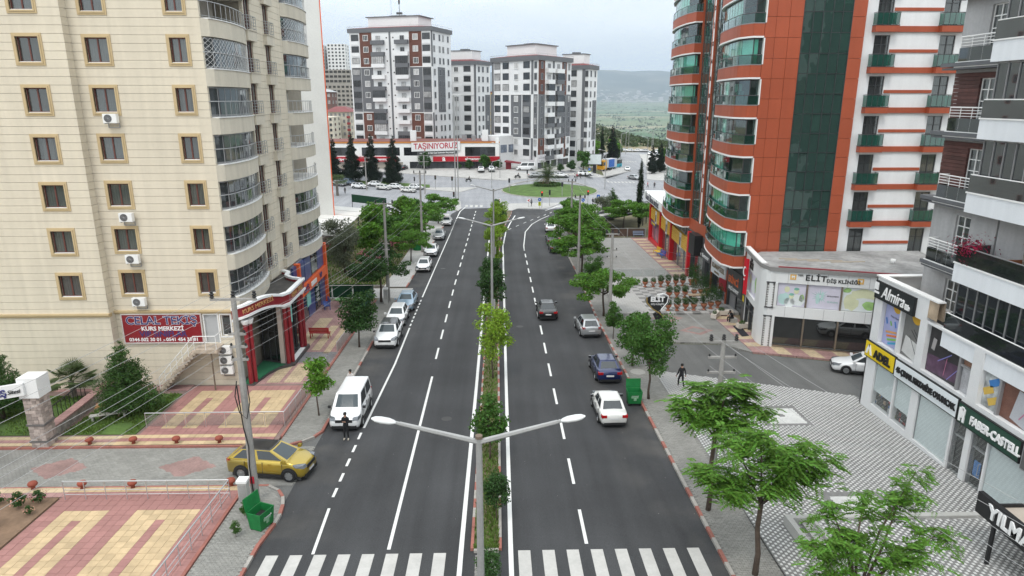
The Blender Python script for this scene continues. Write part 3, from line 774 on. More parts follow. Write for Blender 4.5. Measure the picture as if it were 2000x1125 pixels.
# lawns and the rose bed
lawn = struct('lawn',slab_mb([(-24.75,36.5),(-20.5,36.5),(-20.5,42.6),(-24.4,42.6)],0.19),LAWN)
struct('lawn',slab_mb(rect(-45,-26.0,36.5,42.4),0.19),LAWN)
struct('flower_bed',slab_mb(rect(-45,-20.55,14,29.45),0.22),SOIL)
# grass blades
def blades(name,poly_fn,n,zfn,size,m,label,seed=3,parent=None):
 r = np.random.RandomState(seed); v = []; f = []
 for i in range(n):
  x,y = poly_fn(r)
  z = zfn(x,y); a = r.uniform(0,6.28); s = size * r.uniform(0.6,1.3); w = s * 0.22
  dx,dy = math.cos(a) * w,math.sin(a) * w; lx,ly = r.uniform(-.5,.5) * s,r.uniform(-.5,.5) * s
  k = len(v); v += [(x - dx,y - dy,z),(x + dx,y + dy,z),(x + lx,y + ly,z + s)]; f.append((k,k + 1,k + 2))
 me = bpy.data.meshes.new(name); me.from_pydata(v,[],f); me.materials.append(m); me.update()
 return tag(link(name,me,parent),label,None,None,'stuff')
BLADE = mat('grass_blade',(0.115,0.19,0.035),0.8,var=0.3,scale=0.9,fine=8,island=0.4,trans=0.25)
def med(r):
 y = 25 + 115 * r.rand() ** 1.7; w = 0.52 if y < 60 else 0.45
 return (r.uniform(-w,w) + (0.02 if y < 80 else 0.012 * (y - 80) + 0.1),y)
blades('grass',med,9000,lambda x,y: gz(x,y) + 0.1,0.17,BLADE,'ragged green grass growing between the red and white median kerbs')
def lw(r):
 for _ in range(9):
  if r.rand() < 0.55: x,y = r.uniform(-24.7,-20.6),r.uniform(36.5,42.5)
  else: x,y = r.uniform(-36,-26.1),r.uniform(36.5,42.3)
  if math.sin(x * 1.7 + 1) * math.sin(y * 1.3 + .5) > -0.35: break
 return x,y
blades('grass',lw,7000,lambda x,y: gz(x,y) + 0.19,0.16,BLADE,'patchy lawn grass in front of the cream apartment block',seed=5)
# ================================================================ building helpers
def wobj(name,mb,mats,B,parent=None,smooth=False):
 """part of building B from a mesh written in world coordinates"""
 return link(name,mb.mesh(name,mats,tuple(B.location),smooth),parent or B)
def fplace(name,me,B,F,u,v,d=0.0,parent=None):
 p = Vector(F.p(u,v,d)) - B.location
 return link(name,me,parent or B,p,F.a)
BROWN = mat('brown_frame',(0.13,0.045,0.035),0.4,var=0.06)
WHITE_PL = mat('white_plastic',(0.80,0.80,0.79),0.4,var=0.03)
GREY_AL = mat('grey_aluminium',(0.32,0.32,0.33),0.4,0.4,var=0.05)
DARK_AL = mat('dark_aluminium',(0.07,0.072,0.075),0.4,0.3,var=0.05)
STEEL = mat('brushed_steel',(0.38,0.385,0.39),0.4,0.6,var=0.05)
BLACK = mat('black_plastic',(0.012,0.012,0.013),0.5,var=0.0)
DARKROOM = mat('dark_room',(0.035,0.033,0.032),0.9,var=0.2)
GL_DARK = glass('window_glass',(0.42,0.45,0.46),0.55)
GL_BLACK = glass('smoked_glass',(0.10,0.11,0.12),0.25)
GL_GREEN = glass('green_glass',(0.16,0.55,0.44),0.55)
GL_CURT = glass('curtain_wall_glass',(0.17,0.35,0.30),0.3,0.02,0.25)
GL_CLEAR = glass('clear_glass',(0.80,0.86,0.86),0.85)
CURT = mat('net_curtain',(0.55,0.55,0.53),0.9,var=0.10,scale=1.5,fine=4,objrand=0.35)
def curtain_mesh(w,h,y,n=14,amp=0.02,seed=1):
 r = random.Random(seed); mb = MB()
 for i in range(n + 1):
  x = -w / 2 + w * i / n
  yy = y + amp * (1 if i % 2 else -1) * r.uniform(0.3,1.2)
  mb.v += [(x,yy,0.0),(x + r.uniform(-.01,.01),yy,h)]
 for i in range(n): mb.f.append((2 * i,2 * i + 2,2 * i + 3,2 * i + 1)); mb.m.append(0)
 return mb.mesh('curtain',CURT)
def window_kit(w,h,nm=2,frame=BROWN,fw=0.07,depth=0.16,trans=0.0,surround=None,sw=0.2,sill=WHITE_PL,gl=GL_DARK,curt=0.8,hb=(),back=0.24):
 """w,h opening; nm leaves; local x along wall, -y outward, z from the sill up"""
 fr = MB(); y0,y1 = depth - 0.03,depth + 0.04
 fr.box(-w / 2,-w / 2 + fw,y0,y1,0,h); fr.box(w / 2 - fw,w / 2,y0,y1,0,h)
 fr.box(-w / 2 + fw,w / 2 - fw,y0,y1,0,fw); fr.box(-w / 2 + fw,w / 2 - fw,y0,y1,h - fw,h)
 for i in range(1,nm):
  x = -w / 2 + w * i / nm; fr.box(x - fw * .6,x + fw * .6,y0 - 0.008,y1,fw,h - fw)
 for z in hb: fr.box(-w / 2 + fw,w / 2 - fw,y0 + 0.003,y1 - 0.003,z - 0.025,z + 0.025)
 k = {'window': fr.mesh('window',frame)}
 pn = MB(); yp = depth + 0.005; pn.face([(-w / 2,yp,0),(w / 2,yp,0),(w / 2,yp,h),(-w / 2,yp,h)])
 k['pane'] = pn.mesh('pane',gl)
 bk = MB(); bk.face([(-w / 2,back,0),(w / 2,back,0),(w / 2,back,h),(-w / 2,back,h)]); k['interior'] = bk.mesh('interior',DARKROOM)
 if curt: k['curtain'] = [curtain_mesh(w,h,(depth + back) / 2 + 0.01,max(8,int(w * 12)),seed=i) for i in range(2)] + [curtain_mesh(w * .48,h,(depth + back) / 2 + 0.01,9,seed=5)]
 if surround:
  s = MB(); t = sw
  for a,b,c,e in ((-w / 2 - t,-w / 2,-t,h + t),(w / 2,w / 2 + t,-t,h + t),(-w / 2,w / 2,-t,0),(-w / 2,w / 2,h,h + t)): s.box(a,b,-0.05,0.1,c,e)
  t2 = t * 0.45
  for a,b,c,e in ((-w / 2 - t2,-w / 2 - 0.002,-t2,h + t2),(w / 2 + .002,w / 2 + t2,-t2,h + t2),(-w / 2,w / 2,-t2,-0.002),(-w / 2,w / 2,h + .002,h + t2)): s.box(a,b,-0.085,0.05,c,e)
  k['surround'] = s.mesh('surround',surround)
 if sill:
  s = MB(); s.box(-w / 2 + .01,w / 2 - .01,-0.02,depth - .03,0.002,0.035); k['sill'] = s.mesh('sill',sill)
 k['p'] = curt
 return k
wr = random.Random(21)
def put_window(B,F,u,v,k,d=0.0,name='window',curt=None):
 o = fplace(name,k['window'],B,F,u,v,d)
 for n in ('surround','sill','pane','interior'):
  if n in k: link(n,k[n],o)
 if 'curtain' in k and (wr.random() < k['p'] if curt is None else curt):
  link('curtain',wr.choice(k['curtain'][:2]) if wr.random() < .8 else k['curtain'][2],o)
 return o
def clad(mb,F,u0,u1,v0,v1,holes,d0,d1,mi=0):
 for a,b,c,e in rects_minus(u0,u1,v0,v1,holes): mb.fbox(F,a,b,c,e,d0,d1,mi)
def sub_path(path,n):
 pts = [Vector(p) for p in path]; ls = [(b - a).length for a,b in zip(pts,pts[1:])]; tot = sum(ls); res = []
 for i in range(n + 1):
  s = tot * i / n
  for a,b,l in zip(pts,pts[1:],ls):
   if s <= l + 1e-6: q = a + (b - a) * (s / l); res.append((q.x,q.y)); break
   s -= l
 return res
def smooth_path(ctrl,n=16):
 P_ = [Vector(ctrl[0])] + [Vector(c) for c in ctrl] + [Vector(ctrl[-1])]; res = []
 for i in range(1,len(P_) - 2):
  for k in range(6):
   t = k / 6; a,b,c,d = P_[i - 1],P_[i],P_[i + 1],P_[i + 2]
   q = 0.5 * ((2 * b) + (c - a) * t + (2 * a - 5 * b + 4 * c - d) * t * t + (3 * b - a - 3 * c + d) * t ** 3); res.append((q.x,q.y))
 res.append(tuple(ctrl[-1])); return sub_path(res,n)
def off_path(path,d):
 res = []
 for i in range(len(path)):
  a = Vector(path[max(i - 1,0)]); b = Vector(path[min(i + 1,len(path) - 1)]); t = (b - a).normalized()
  res.append((path[i][0] - t.y * d,path[i][1] + t.x * d))
 return res
def rail_mb(path,z0,z1,posts,r=0.03,bars=(0.1,),pr=0.02):
 mb = MB(); pth = sub_path(path,20)
 mb.tube([(x,y,z1) for x,y in pth],r,6)
 for b in bars: mb.tube([(x,y,z0 + b) for x,y in pth],pr,5)
 for x,y in sub_path(path,posts): mb.tube([(x,y,z0),(x,y,z1)],pr,5)
 return mb
# ================================================================ cream apartment block on the left
CREAM = mat('cream_siding',(0.655,0.59,0.475),0.75,var=0.04,scale=0.35,fine=5,streak=.07,island=.03)
CREAM2 = mat('cream_render',(0.60,0.55,0.455),0.8,streak=.09,var=0.06,scale=0.5,fine=6)
YELTRIM = mat('yellow_trim',(0.52,0.40,0.23),0.7,var=0.06)
GROOVE = mat('joint_shadow_wall',(0.30,0.27,0.22),0.9,var=0.1)
B1 = thing('apartment_block','tall cream apartment block with horizontal siding, yellow window frames and rounded balconies','building',(-25,44.4,gz(0,44.4)))
TOP = 30.5; FH = 2.93
mb = MB()
mb.box(-46,-25.36,43.7 + .25,73,-2.2,TOP); mb.box(-25.1,-19.3,44.4 + .25,73,-2.2,TOP)
mb.box(-19.3,-17.2 - .25,51.95,60.7,-2.2,TOP); mb.box(-19.3,-17.45,44.65,51.95,-2.2,3.7); mb.box(-19.3,-17.5,60.7,68.3,-2.2,3.6)
mb.box(-19.3,-17.5,44.655,44.85,-2.2,TOP)           # fin closing the corner balconies
wobj('wall',mb,GROOVE,B1)
mb = MB(); mb.box(-46.3,-16.9,43.4,73.3,TOP,TOP + .3); wobj('roof',mb,CONC,B1)
FL = FR(-46,43.7,0); FRt = FR(-25.1,44.4,0); FS = FR(-17.2,44.4,RAD(90)); FRet = FR(-25.1,43.7,RAD(90))
wk3 = window_kit(1.34,1.45,2,surround=YELTRIM,curt=0.75); wk2 = window_kit(1.0,1.45,2,surround=YELTRIM,curt=0.4)
rows = [4.93 + .2 + FH * k for k in range(0,9)]
hL = [(18.73 - .67,18.73 + .67,z,z + 1.45) for z in rows] + [(12 - .67,12 + .67,z,z + 1.45) for z in rows]
hR = [(1.5 - .67,1.5 + .67,z,z + 1.45) for z in rows] + [(6.39 - .5,6.39 + .5,z,z + 1.45) for z in rows]
door_h = [(5.85,6.75,1.62,3.62),(6.95,7.6,2.1,3.6)]
fw_c = (8.3,12.45)
floors = [1.9 + FH * k + 2.93 for k in range(0,9)]           # french window floor levels 4.83, 7.76 ...
hS = [(c - .62,c + .62,f + .02,f + 2.2) for f in floors for c in fw_c]
BH = FH / 6
z = -2.05; i = 0
while z < TOP - .05:
 z1 = min(z + BH,TOP)
 if not (3.7 < z + BH / 2 < 3.98):
  mb = MB(); clad(mb,FL,0,20.9,z + .009,z1 - .009,hL,-.25,0); wobj('siding_board',mb,CREAM,B1)
  mb = MB(); mb.fbox(FRet,.252,.695,z + .009,z1 - .009,-.25,0); wobj('siding_board',mb,CREAM,B1)
  mb = MB(); clad(mb,FRt,0,7.82,z + .009,z1 - .009,hR + door_h,-.25,0); wobj('siding_board',mb,CREAM,B1)
  if z > 3.5:
   mb = MB(); clad(mb,FS,7.5,16.3,z + .009,z1 - .009,hS,-.25,0); wobj('siding_board',mb,CREAM,B1)
 z = z1
for F_,a,b in ((FL,-.05,20.95),(FRt,-.0,7.9)):
 mb = MB(); mb.fbox(F_,a,b,3.74,3.86,-.25,.10); mb.fbox(F_,a,b,3.862,3.98,-.25,.18); wobj('cornice',mb,YELTRIM,B1)
for zz in rows:
 for u in (18.73,12.0): put_window(B1,FL,u,zz,wk3)
 put_window(B1,FRt,1.5,zz,wk3); put_window(B1,FRt,6.39,zz,wk2)
# french windows with little railings on the street side
fk = window_kit(1.24,2.18,2,curt=0.6,sill=None,depth=0.14)
sp = MB(); sp.box(-.95,.95,-.28,-.002,-.75,-.06); sp.box(-1.0,1.0,-.33,-.002,-.058,0.0)
sp_me = sp.mesh('window_box',CREAM2)
rl = MB()
for zr in (.12,.34,.56,.78,.95): rl.tube([(-.9,-.06,zr),(-.9,-.27,zr),(.9,-.27,zr),(.9,-.06,zr)],.017 if zr < .9 else .028,5)
for x in (-.9,-.45,0,.45,.9): rl.tube([(x,-.27,0),(x,-.27,.95)],.02,5)
rl_me = rl.mesh('railing',STEEL)
for f in floors:
 for c in fw_c:
  o = put_window(B1,FS,c,f + .02,fk,name='french_window')
  link('window_box',sp_me,o); link('railing',rl_me,o)
# rounded balconies
GL_BAL = glass('balcony_glass',(0.34,0.36,0.38),0.5)
stack1 = smooth_path([(-17.28,44.4),(-16.9,44.72),(-16.66,45.74),(-16.53,47.2),(-16.56,48.7),(-16.78,50.5),(-17.1,51.85)],14)
stack2 = smooth_path([(-17.2,60.75),(-16.9,61.2),(-16.62,62.6),(-16.5,64.3),(-16.6,66.2),(-16.85,67.6),(-17.2,68.3)],14)
def balcony(path,f,style,x_in,low=False):
 mb = MB(); a,b = path[0],path[-1]
 mb.prism(list(path) + [(x_in,b[1]),(x_in,a[1] + .05)],f - 1.08,f - .06)
 o = wobj('balcony',mb,CREAM2,B1)
 lip = MB(); lip.prism(off_path(path,-.06)[1:] + [(x_in,b[1]),(x_in,a[1] + .05)],f - .058,f + .0); wobj('ledge',lip,WHITE_PL,B1,o)
 wobj('railing',rail_mb(off_path(path,.08),f,f + .95,11,.032,(.12,.5) if low else (.12,)),STEEL,B1,o)
 bw = MB(); bw.box(x_in - .02,x_in + .05,a[1] + .3,b[1] - .05,f,f + 1.83)
 wobj('back_wall',bw,DARKROOM if style in 'gc' else mat('balcony_wall',(.50,.47,.42),.9,var=.1),B1,o)
 if style in 'gcn':
  p2 = off_path(path,.24)
  g = MB(); g.ribbon(p2,f + .02,f + 1.80); wobj('glazing',g,GL_BAL,B1,o)
  m = MB()
  for x,y in sub_path(p2,9): m.tube([(x,y,f),(x,y,f + 1.82)],.03,4)
  m.wall(off_path(p2,-.02),f,f + .07,.06); m.wall(off_path(p2,-.02),f + 1.74,f + 1.82,.06); wobj('mullions',m,GREY_AL,B1,o)
  if style == 'c':
   c = MB(); pc = off_path(p2,.14)
   q = sub_path(pc,60)
   q = [(x + .03 * (1 if i % 2 else -1),y) for i,(x,y) in enumerate(q)][: 48]
   c.wall(q,f + .02,f + 1.78,.01); wobj('curtain',c,mat('balcony_curtain',(.62,.64,.66),.9,var=.1),B1,o)
  else:
   r = MB(); r.box(x_in + .9,x_in + .95,a[1] + .5,b[1] - .5,f,f + 1.83); wobj('blind',r,DARKROOM,B1,o)
 if style in 'n':
  nb = MB(); q = sub_path(off_path(path,.02),40)
  for s in (1,-1):
   for i0 in range(-12,52,2):
    pts = []
    for j in range(12):
     i = i0 + s * j
     if 0 <= i <= 40: pts.append((q[i][0],q[i][1],f + .02 + j * .16))
    if len(pts) > 1: nb.tube(pts,.007,3,cap=False)
  wobj('safety_net',nb,WHITE_PL,B1,o)
 if style == 'o':
  d = MB(); ym = (a[1] + b[1]) / 2
  d.box(x_in + .052,x_in + .10,ym - .9,ym + .9,f,f + 1.75); wobj('balcony_door',d,BROWN,B1,o)
 return o
st1 = {4.83: 'g',7.76: 'g',10.69: 'g',13.62: 'c',16.55: 'c',19.48: 'n',22.41: 'o',25.34: 'g',28.27: 'g'}
st2 = {4.83: 'g',7.76: 'g',10.69: 'o',13.62: 'o',16.55: 'o',19.48: 'g',22.41: 'n',25.34: 'g',28.27: 'o'}
for f,s in st1.items(): balcony(stack1,f,s,-19.3)
for f,s in st2.items(): balcony(stack2,f,s,-19.3,low=(f < 5))
# ground floor door, window, steps up to it
mb = MB(); F = FRt
mb.fbox(F,5.86,6.74,1.63,3.61,-.16,-.10); wobj('door',mb,mat('grey_door',(.42,.43,.44),.5,var=.04),B1)
k = window_kit(.65,1.5,1,frame=WHITE_PL,curt=0,sill=None); put_window(B1,FRt,7.275,2.1,k)
mb = MB(); dfr = ((5.78,5.855,1.6,3.7),(6.745,6.82,1.6,3.7),(5.855,6.745,3.615,3.7),(6.87,6.945,2.0,3.7),(7.605,7.68,2.0,3.7),(6.945,7.605,3.605,3.7),(6.945,7.605,2.0,2.095))
for a in dfr: mb.fbox(FRt,a[0],a[1],a[2],a[3],-.1,.03)
wobj('door_frame',mb,WHITE_PL,B1)
mb = MB()
for i in range(13):
 x1 = -19.55 - i * .2; zt = 1.5 - i * .215
 mb.box(x1 - .21,x1,43.15,44.38,zt - .35,zt)
mb.box(-19.55,-18.1,43.15,44.38,1.30,1.56)
st = wobj('outside_stair',mb,mat('stained_concrete',(.42,.35,.28),.9,var=.3,scale=2,fine=8),B1)
mb = MB(); pr = [(-22.2,43.2,-.4),(-19.6,43.2,2.5),(-18.15,43.2,2.5)]
mb.tube(pr,.03,5); mb.tube([(x,y,z_ - .45) for x,y,z_ in pr],.02,5)
for i in range(7):
 t = i / 6; mb.tube([(-22.2 + 2.6 * t,43.2,-1.3 + 2.85 * t),(-22.2 + 2.6 * t,43.2,-.4 + 2.9 * t)],.02,5)
for x in (-18.85,-18.15): mb.tube([(x,43.2,1.5),(x,43.2,2.5)],.02,5)
mb.tube([(-18.15,43.2,2.5),(-18.15,44.3,2.5)],.03,5)
wobj('railing',mb,WHITE_PL,B1,st)
mb = MB(); mb.cyl(-18.55,43.25,-1.5,1.32,.05,8); wobj('prop',mb,mat('rusty_steel',(.16,.12,.09),.8),B1,st)
# entrance portal with curved red fascia
RED_F = mat('dark_red_panel',(0.24,0.018,0.025),0.35,var=0.06,spec=0.5)
PORT = thing('entrance_portal','curved entrance porch with dark red fascia, white mouldings, red columns and green carpet','porch',(-15.5,46.5,gz(0,46.5)))
fas = smooth_path([(-17.25,44.1),(-16.3,44.35),(-15.6,45.6),(-15.1,47.0),(-14.6,48.15)],14)
def arch(i,n): return .42 * math.sin(math.pi * min(1,i / n * 1.15 + .0)) if i / n < .87 else 0.02
mb = MB(); wt = MB(); n = len(fas) - 1
for i in range(n):
 a,b = arch(i,n),arch(i + 1,n); p,q = fas[i],fas[i + 1]
 pi,qi = off_path(fas,.25)[i],off_path(fas,.25)[i + 1]
 mb.hexa([(*p,3.35 + a),(*q,3.35 + b),(*qi,3.35 + b),(*pi,3.35 + a)],[(*p,3.98 + a),(*q,3.98 + b),(*qi,3.98 + b),(*pi,3.98 + a)])
 po,qo = off_path(fas,-.1)[i],off_path(fas,-.1)[i + 1]
 for z0,z1 in ((3.98,4.14),(3.19,3.35)): wt.hexa([(*po,z0 + a + .001),(*qo,z0 + b + .001),(*qi,z0 + b + .001),(*pi,z0 + a + .001)],[(*po,z1 + a - .001),(*qo,z1 + b - .001),(*qi,z1 + b - .001),(*pi,z1 + a - .001)])
side = [(-14.6,48.15),(-14.62,52.3)]
mb.wall(side,3.35,3.98,.25); wt.wall(off_path(side,-.1),3.981,4.139,.35); wt.wall(off_path(side,-.1),3.191,3.349,.35)
back = smooth_path([(-14.62,52.3),(-15.5,52.6),(-16.2,53.4),(-16.3,54.4),(-17.0,55.0)],10)
mb.wall(back,3.35,3.98,.2); wt.wall(off_path(back,-.06),3.981,4.139,.3)
wobj('fascia',mb,RED_F,PORT); wobj('moulding',wt,mat('white_moulding',(.80,.81,.82),.6,var=.04),PORT)
mb = MB(); mb.prism(ccw(list(off_path(fas,.2)) + [(-14.85,52.2),(-15.6,52.8),(-16.3,53.6),(-16.5,54.6),(-17.15,55),(-17.2,44.3)]),3.62,3.80); wobj('roof',mb,mat('roof_felt',(.07,.065,.06),.95,var=.25,scale=2),PORT)
col_me = MB(); col_me.lathe([(.2,0),(.2,.12),(.145,.16),(.135,4.55),(.19,4.6),(.26,4.82),(.26,4.95)],14)
for (x,y) in ((-16.55,44.45),(-16.35,44.75),(-15.05,48.2),(-14.85,48.55),(-15.0,51.65),(-14.85,52.0)):
 m = MB(); m.lathe([(.155,.14),(.15,4.5)],14,(x,y,-1.62)); o = wobj('column',m,RED_F,PORT,smooth=False)
 m = MB(); m.lathe([(.2,0),(.2,.13),(.16,.15)],12,(x,y,-1.62)); wobj('column_base',m,MATS['white_moulding'],PORT,o); m = MB(); m.lathe([(.155,4.5),(.2,4.55),(.27,4.78),(.27,4.85)],12,(x,y,-1.62)); wobj('capital',m,MATS['white_moulding'],PORT,o)
step = [(-17.2,43.95),(-16.25,44.02),(-16.05,45.1),(-15.87,46.3),(-15.4,47.3),(-14.55,48.05),(-14.6,52.4),(-17.2,52.6)]
mb = MB(); mb.prism(ccw(step),-2.2,-1.40); wobj('plinth',mb,mat('dark_granite',(.06,.055,.055),.4,var=.2,fine=40),PORT)
mb = MB(); mb.prism(ccw([(-17.1,44.3),(-16.4,44.3),(-16.2,45.2),(-16.0,46.4),(-15.55,47.4),(-15.2,47.9),(-15.3,48.0),(-17.1,48.7)]),-1.40,-1.385); wobj('carpet',mb,mat('green_carpet',(.02,.13,.06),.95,var=.1),PORT)
mb = MB(); mb.prism(ccw([(-15.1,48.7),(-14.7,48.7),(-14.7,51.5),(-15.1,51.5)]),-1.40,-1.38); wobj('marble_step',mb,WHITE_PL,PORT)
mb = MB(); mb.ribbon([(-17.18,49.1),(-15.5,48.45),(-15.25,48.6),(-15.3,52.2)],-1.4,3.5); wobj('glazing',mb,GL_BLACK,PORT)
mb = MB(); mb.box(-17.19,-15.6,49.25,52.3,-1.4,3.6); wobj('interior',mb,DARKROOM,PORT)
mb = MB()
for t in (0,.33,.66,1): x = -17.1 + 1.6 * t; y = 49.05 - .62 * t; mb.box(x - .03,x + .03,y - .03,y + .05,-1.4,3.6)
for zz in (.9,): mb.wall([(-17.18,49.06),(-15.5,48.41)],zz,zz + .06,.05)
for y in (49.4,50.2,51.0,51.8): mb.box(-15.24,-15.17,y,y + .05,-1.4,3.4)
wobj('frame',mb,DARK_AL,PORT)
mb = MB(); mb.box(-15.62,-15.3,48.15,48.5,-1.4,3.6); wobj('pillar',mb,mat('beige_cladding',(.50,.42,.37),.7,var=.1),PORT)
GOLD = mat('gold_letters',(.62,.36,.15),.4,0.3,var=.05)
F = FR(-17.2,44.3,math.atan2(3.9,2.7))
fa = math.atan2(fas[8][1] - fas[3][1],fas[8][0] - fas[3][0])
mp = Vector((fas[5][0],fas[5][1],3.67 + arch(5,n))) - PORT.location
text('KURS MERKEZİ',.42,GOLD,PORT,mp + Vector((math.sin(fa),-math.cos(fa),0)) * .13,(RAD(90),RAD(-5),fa),.02)
text('CELAL TEKİŞ',.48,GOLD,PORT,Vector((-14.57,50.2,3.67)) - PORT.location,(RAD(90),0,RAD(90)),.03)
mb = MB(); mb.wall([(-15.12,49.1),(-15.14,50.3)],1.2,2.5,.02); wobj('poster',mb,mat('teal_poster',(.25,.62,.55),.5,var=.15),PORT)
# orange fronted shop under the far balconies
ORANGE = mat('orange_cladding',(0.78,0.13,0.035),0.5,var=0.06)
BLUEP = mat('blue_window_print',(0.05,0.075,0.22),0.3,var=0.3,scale=0.9,fine=5)
SHOP1 = thing('corner_shop','orange framed shop with blue printed windows below the far rounded balconies','shop',(-17,64,gz(0,64)))
F = FR(-16.75,57.6,RAD(90))
mb = MB()
for a,b in ((0.9,1.3),(10.2,10.6)): mb.fbox(F,a,b,-2.4,3.72,-.5,0.04)
mb.fbox(F,1.3,10.2,.55,1.45,-.5,0.02); wobj('frame',mb,ORANGE,SHOP1)
mb = MB(); mb.fbox(F,-.2,10.55,-2.4,3.7,-.8,-.4); wobj('wall',mb,GREY_AL,SHOP1)
for a,b,c,e in ((1.4,3.2,1.55,3.6),(3.4,5.4,1.55,3.6),(5.6,7.7,1.55,3.6),(7.9,10.1,1.55,3.6),(1.4,3.6,-2.2,.4),(3.8,6.0,-2.2,.4),(6.2,8.0,-2.2,.4),(8.2,10.1,-2.2,.4),(-.15,.85,1.2,3.6)):
 mb = MB(); mb.fbox(F,a,b,c,e,-.4,-.2); wobj('window',mb,BLUEP if (a + c) % 1 > .3 or a < 1 else GL_BLACK,SHOP1)
for i,(s,u,v) in enumerate((('TEKİŞ',2.6,.98),('VIP',7.9,1.0))): ftext(SHOP1,F,u,v,.03,s,.7,mat('navy_letters',(.03,.03,.16),.4),font_bold=.01)
mb = MB(); mb.fbox(F,4.3,6.2,.78,1.2,.02,.06); wobj('sign_plate',mb,WHITE_PL,SHOP1)
mb = MB(); mb.fbox(F,3.2,4.4,-.9,.5,-.19,-.15); wobj('poster',mb,MATS['teal_poster'],SHOP1)
ftext(SHOP1,F,7.1,-.5,-.185,'VIP\nSINIF\nLGS\nYKS',.5,WHITE_PL,depth=.005)
# ---------------------------------------------------------------- sign board and air conditioners on the cream block
SG = thing('sign_board','dark red sign board lettered CELAL TEKİŞ KURS MERKEZİ on the cream wall','sign',(-22.05,44.34,2.7))
mb = MB(); mb.box(-2.6,2.6,-.05,.03,-.98,.98); obj('panel',mb,RED_F,SG)
mb = MB()
for a in ((-2.68,2.68,-1.06,-.98),(-2.68,2.68,.98,1.06),(-2.68,-2.6,-.98,.98),(2.6,2.68,-.98,.98)): mb.box(a[0],a[1],-.08,.03,a[2],a[3])
obj('frame',mb,mat('sign_frame',(.55,.50,.48),.5),SG)
NAVY = mat('navy_print',(.045,.05,.17),.4); WPR = mat('white_print',(.8,.8,.8),.5,var=.02)
for s,z_,sz,m_,bold in (('CELAL TEKİŞ',.55,.80,WPR,.03),('KURS MERKEZİ',-.01,.40,WPR,.012),('VIP SINIFLAR',-.40,.54,NAVY,.012),('0344 502 30 01 - 0541 454 33 81',-.79,.33,WPR,.01)):
 o = text(s,sz,m_,SG,(0,-.055,z_),(RAD(90),0,0),.004,font_bold=bold,sx=1.04 if sz < .75 else 1.0)
text('CELAL TEKİŞ',.80,NAVY,SG,(0,-.062,.55),(RAD(90),0,0),.004,font_bold=.012)
def ac_meshes():
 b = MB(); b.box(-.42,.42,-.15,.15,0,.56); b.box(-.40,.40,-.155,-.15,.02,.54)
 body = b.mesh('air_conditioner',WHITE_PL)
 g = MB()
 for r in (.06,.12,.18,.235):
  pts = [(-.1 + r * math.cos(t),-.165,.28 + r * math.sin(t)) for t in [i * math.pi / 8 for i in range(17)]]; g.tube(pts,.008,4,cap=False)
 for i in range(6): t = i * math.pi / 6; g.tube([(-.1 - .235 * math.cos(t),-.167,.28 - .235 * math.sin(t)),(-.1 + .235 * math.cos(t),-.167,.28 + .235 * math.sin(t))],.007,4)
 f = MB(); f.lathe([(.24,0),(.24,.004)],18); f.v = [(x - .1,-.157 - z_,y + .28) for x,y,z_ in f.v]
 k = MB(); k.box(-.36,-.32,-.14,.30,-.05,0); k.box(.32,.36,-.14,.30,-.05,0); k.box(-.36,-.32,.26,.30,-.3,0); k.box(.32,.36,.26,.30,-.3,0); k.box(-.36,.36,.262,.298,-.3,-.26)
 return body,g.mesh('grille',GREY_AL),f.mesh('fan',DARK_AL),k.mesh('bracket',GREY_AL)
AC = ac_meshes()
def ac_unit(x,y,z,label,group,rz=0.0):
 t = thing('air_conditioner',label,'air conditioner',(x,y,z),rz,group)
 for n_,me in zip(('casing','grille','fan','bracket'),AC): link(n_,me,t)
 return t
G_AC = 'air conditioner units on the cream block'
ac_unit(-23.25,44.05,18.54 - 2.33,'white air conditioner outside the second floor row down from the top, cream block',G_AC)
ac_unit(-23.2,44.05,9.75 + .3,'white air conditioner high on the cream wall, two windows above the lowest unit',G_AC)
ac_unit(-23.2,44.05,6.95 + .35,'white air conditioner on the cream wall, one window above the lowest unit',G_AC)
ac_unit(-23.2,44.05,4.4,'white air conditioner below the lowest window, right above the red sign',G_AC)
for i,(z_,l) in enumerate(((.95,'top air conditioner of the stack of three beside the outside stair'),(.22,'middle air conditioner of the stack of three beside the outside stair'),(-.5,'bottom air conditioner of the stack of three beside the outside stair'))):
 ac_unit(-17.95,44.06,z_,l,'stacked air conditioners at the corner of the cream block')
# grey gable wall of the next block with its orange edge
B2 = thing('gable_block','pale grey gable end of the next block with orange edge and small red framed windows','building',(-25,90,gz(0,90)))
GREYW = mat('pale_grey_render',(0.70,0.70,0.68),0.85,var=0.06,scale=0.3,fine=4)
mb = MB(); mb.prism([(-60,103),(-23.95,103),(-31,121),(-60,121)],-2.2,40); wobj('wall',mb,GREYW,B2)
mb = MB(); mb.prism([(-23.92,102.95),(-23.79,102.95),(-24.25,104.5),(-24.4,104.5)],-1.9,40); mb.box(-25.6,-23.8,102.8,102.95,-1.8,-.3); wobj('edge_trim',mb,ORANGE,B2)
k = window_kit(.7,1.2,1,frame=mat('red_frame',(.55,.07,.04),.5),curt=.3,sill=None,depth=-.03,back=-.006)
F = FR(-60,103,0)
for zz in range(9):
 for u in (27.0,31.6): put_window(B2,F,u,2.0 + 2.95 * zz + .3,k)
ANX = thing('cafe_annex','low stone faced cafe annex with arched stained glass window and red roof','building',(-25,101,gz(0,101)))
STONE = mat('rubble_stone',(.28,.25,.22),.9,var=.4,scale=2.2,fine=6)
mb = MB(); mb.box(-34,-23.7,101.5,102.7,-4.2,-1.35); wobj('wall',mb,STONE,ANX)
mb = MB(); mb.box(-34,-24.3,97.6,101.48,-4.6,-3.3); wobj('red_roof',mb,mat('red_roof',(.25,.04,.04),.8),ANX)
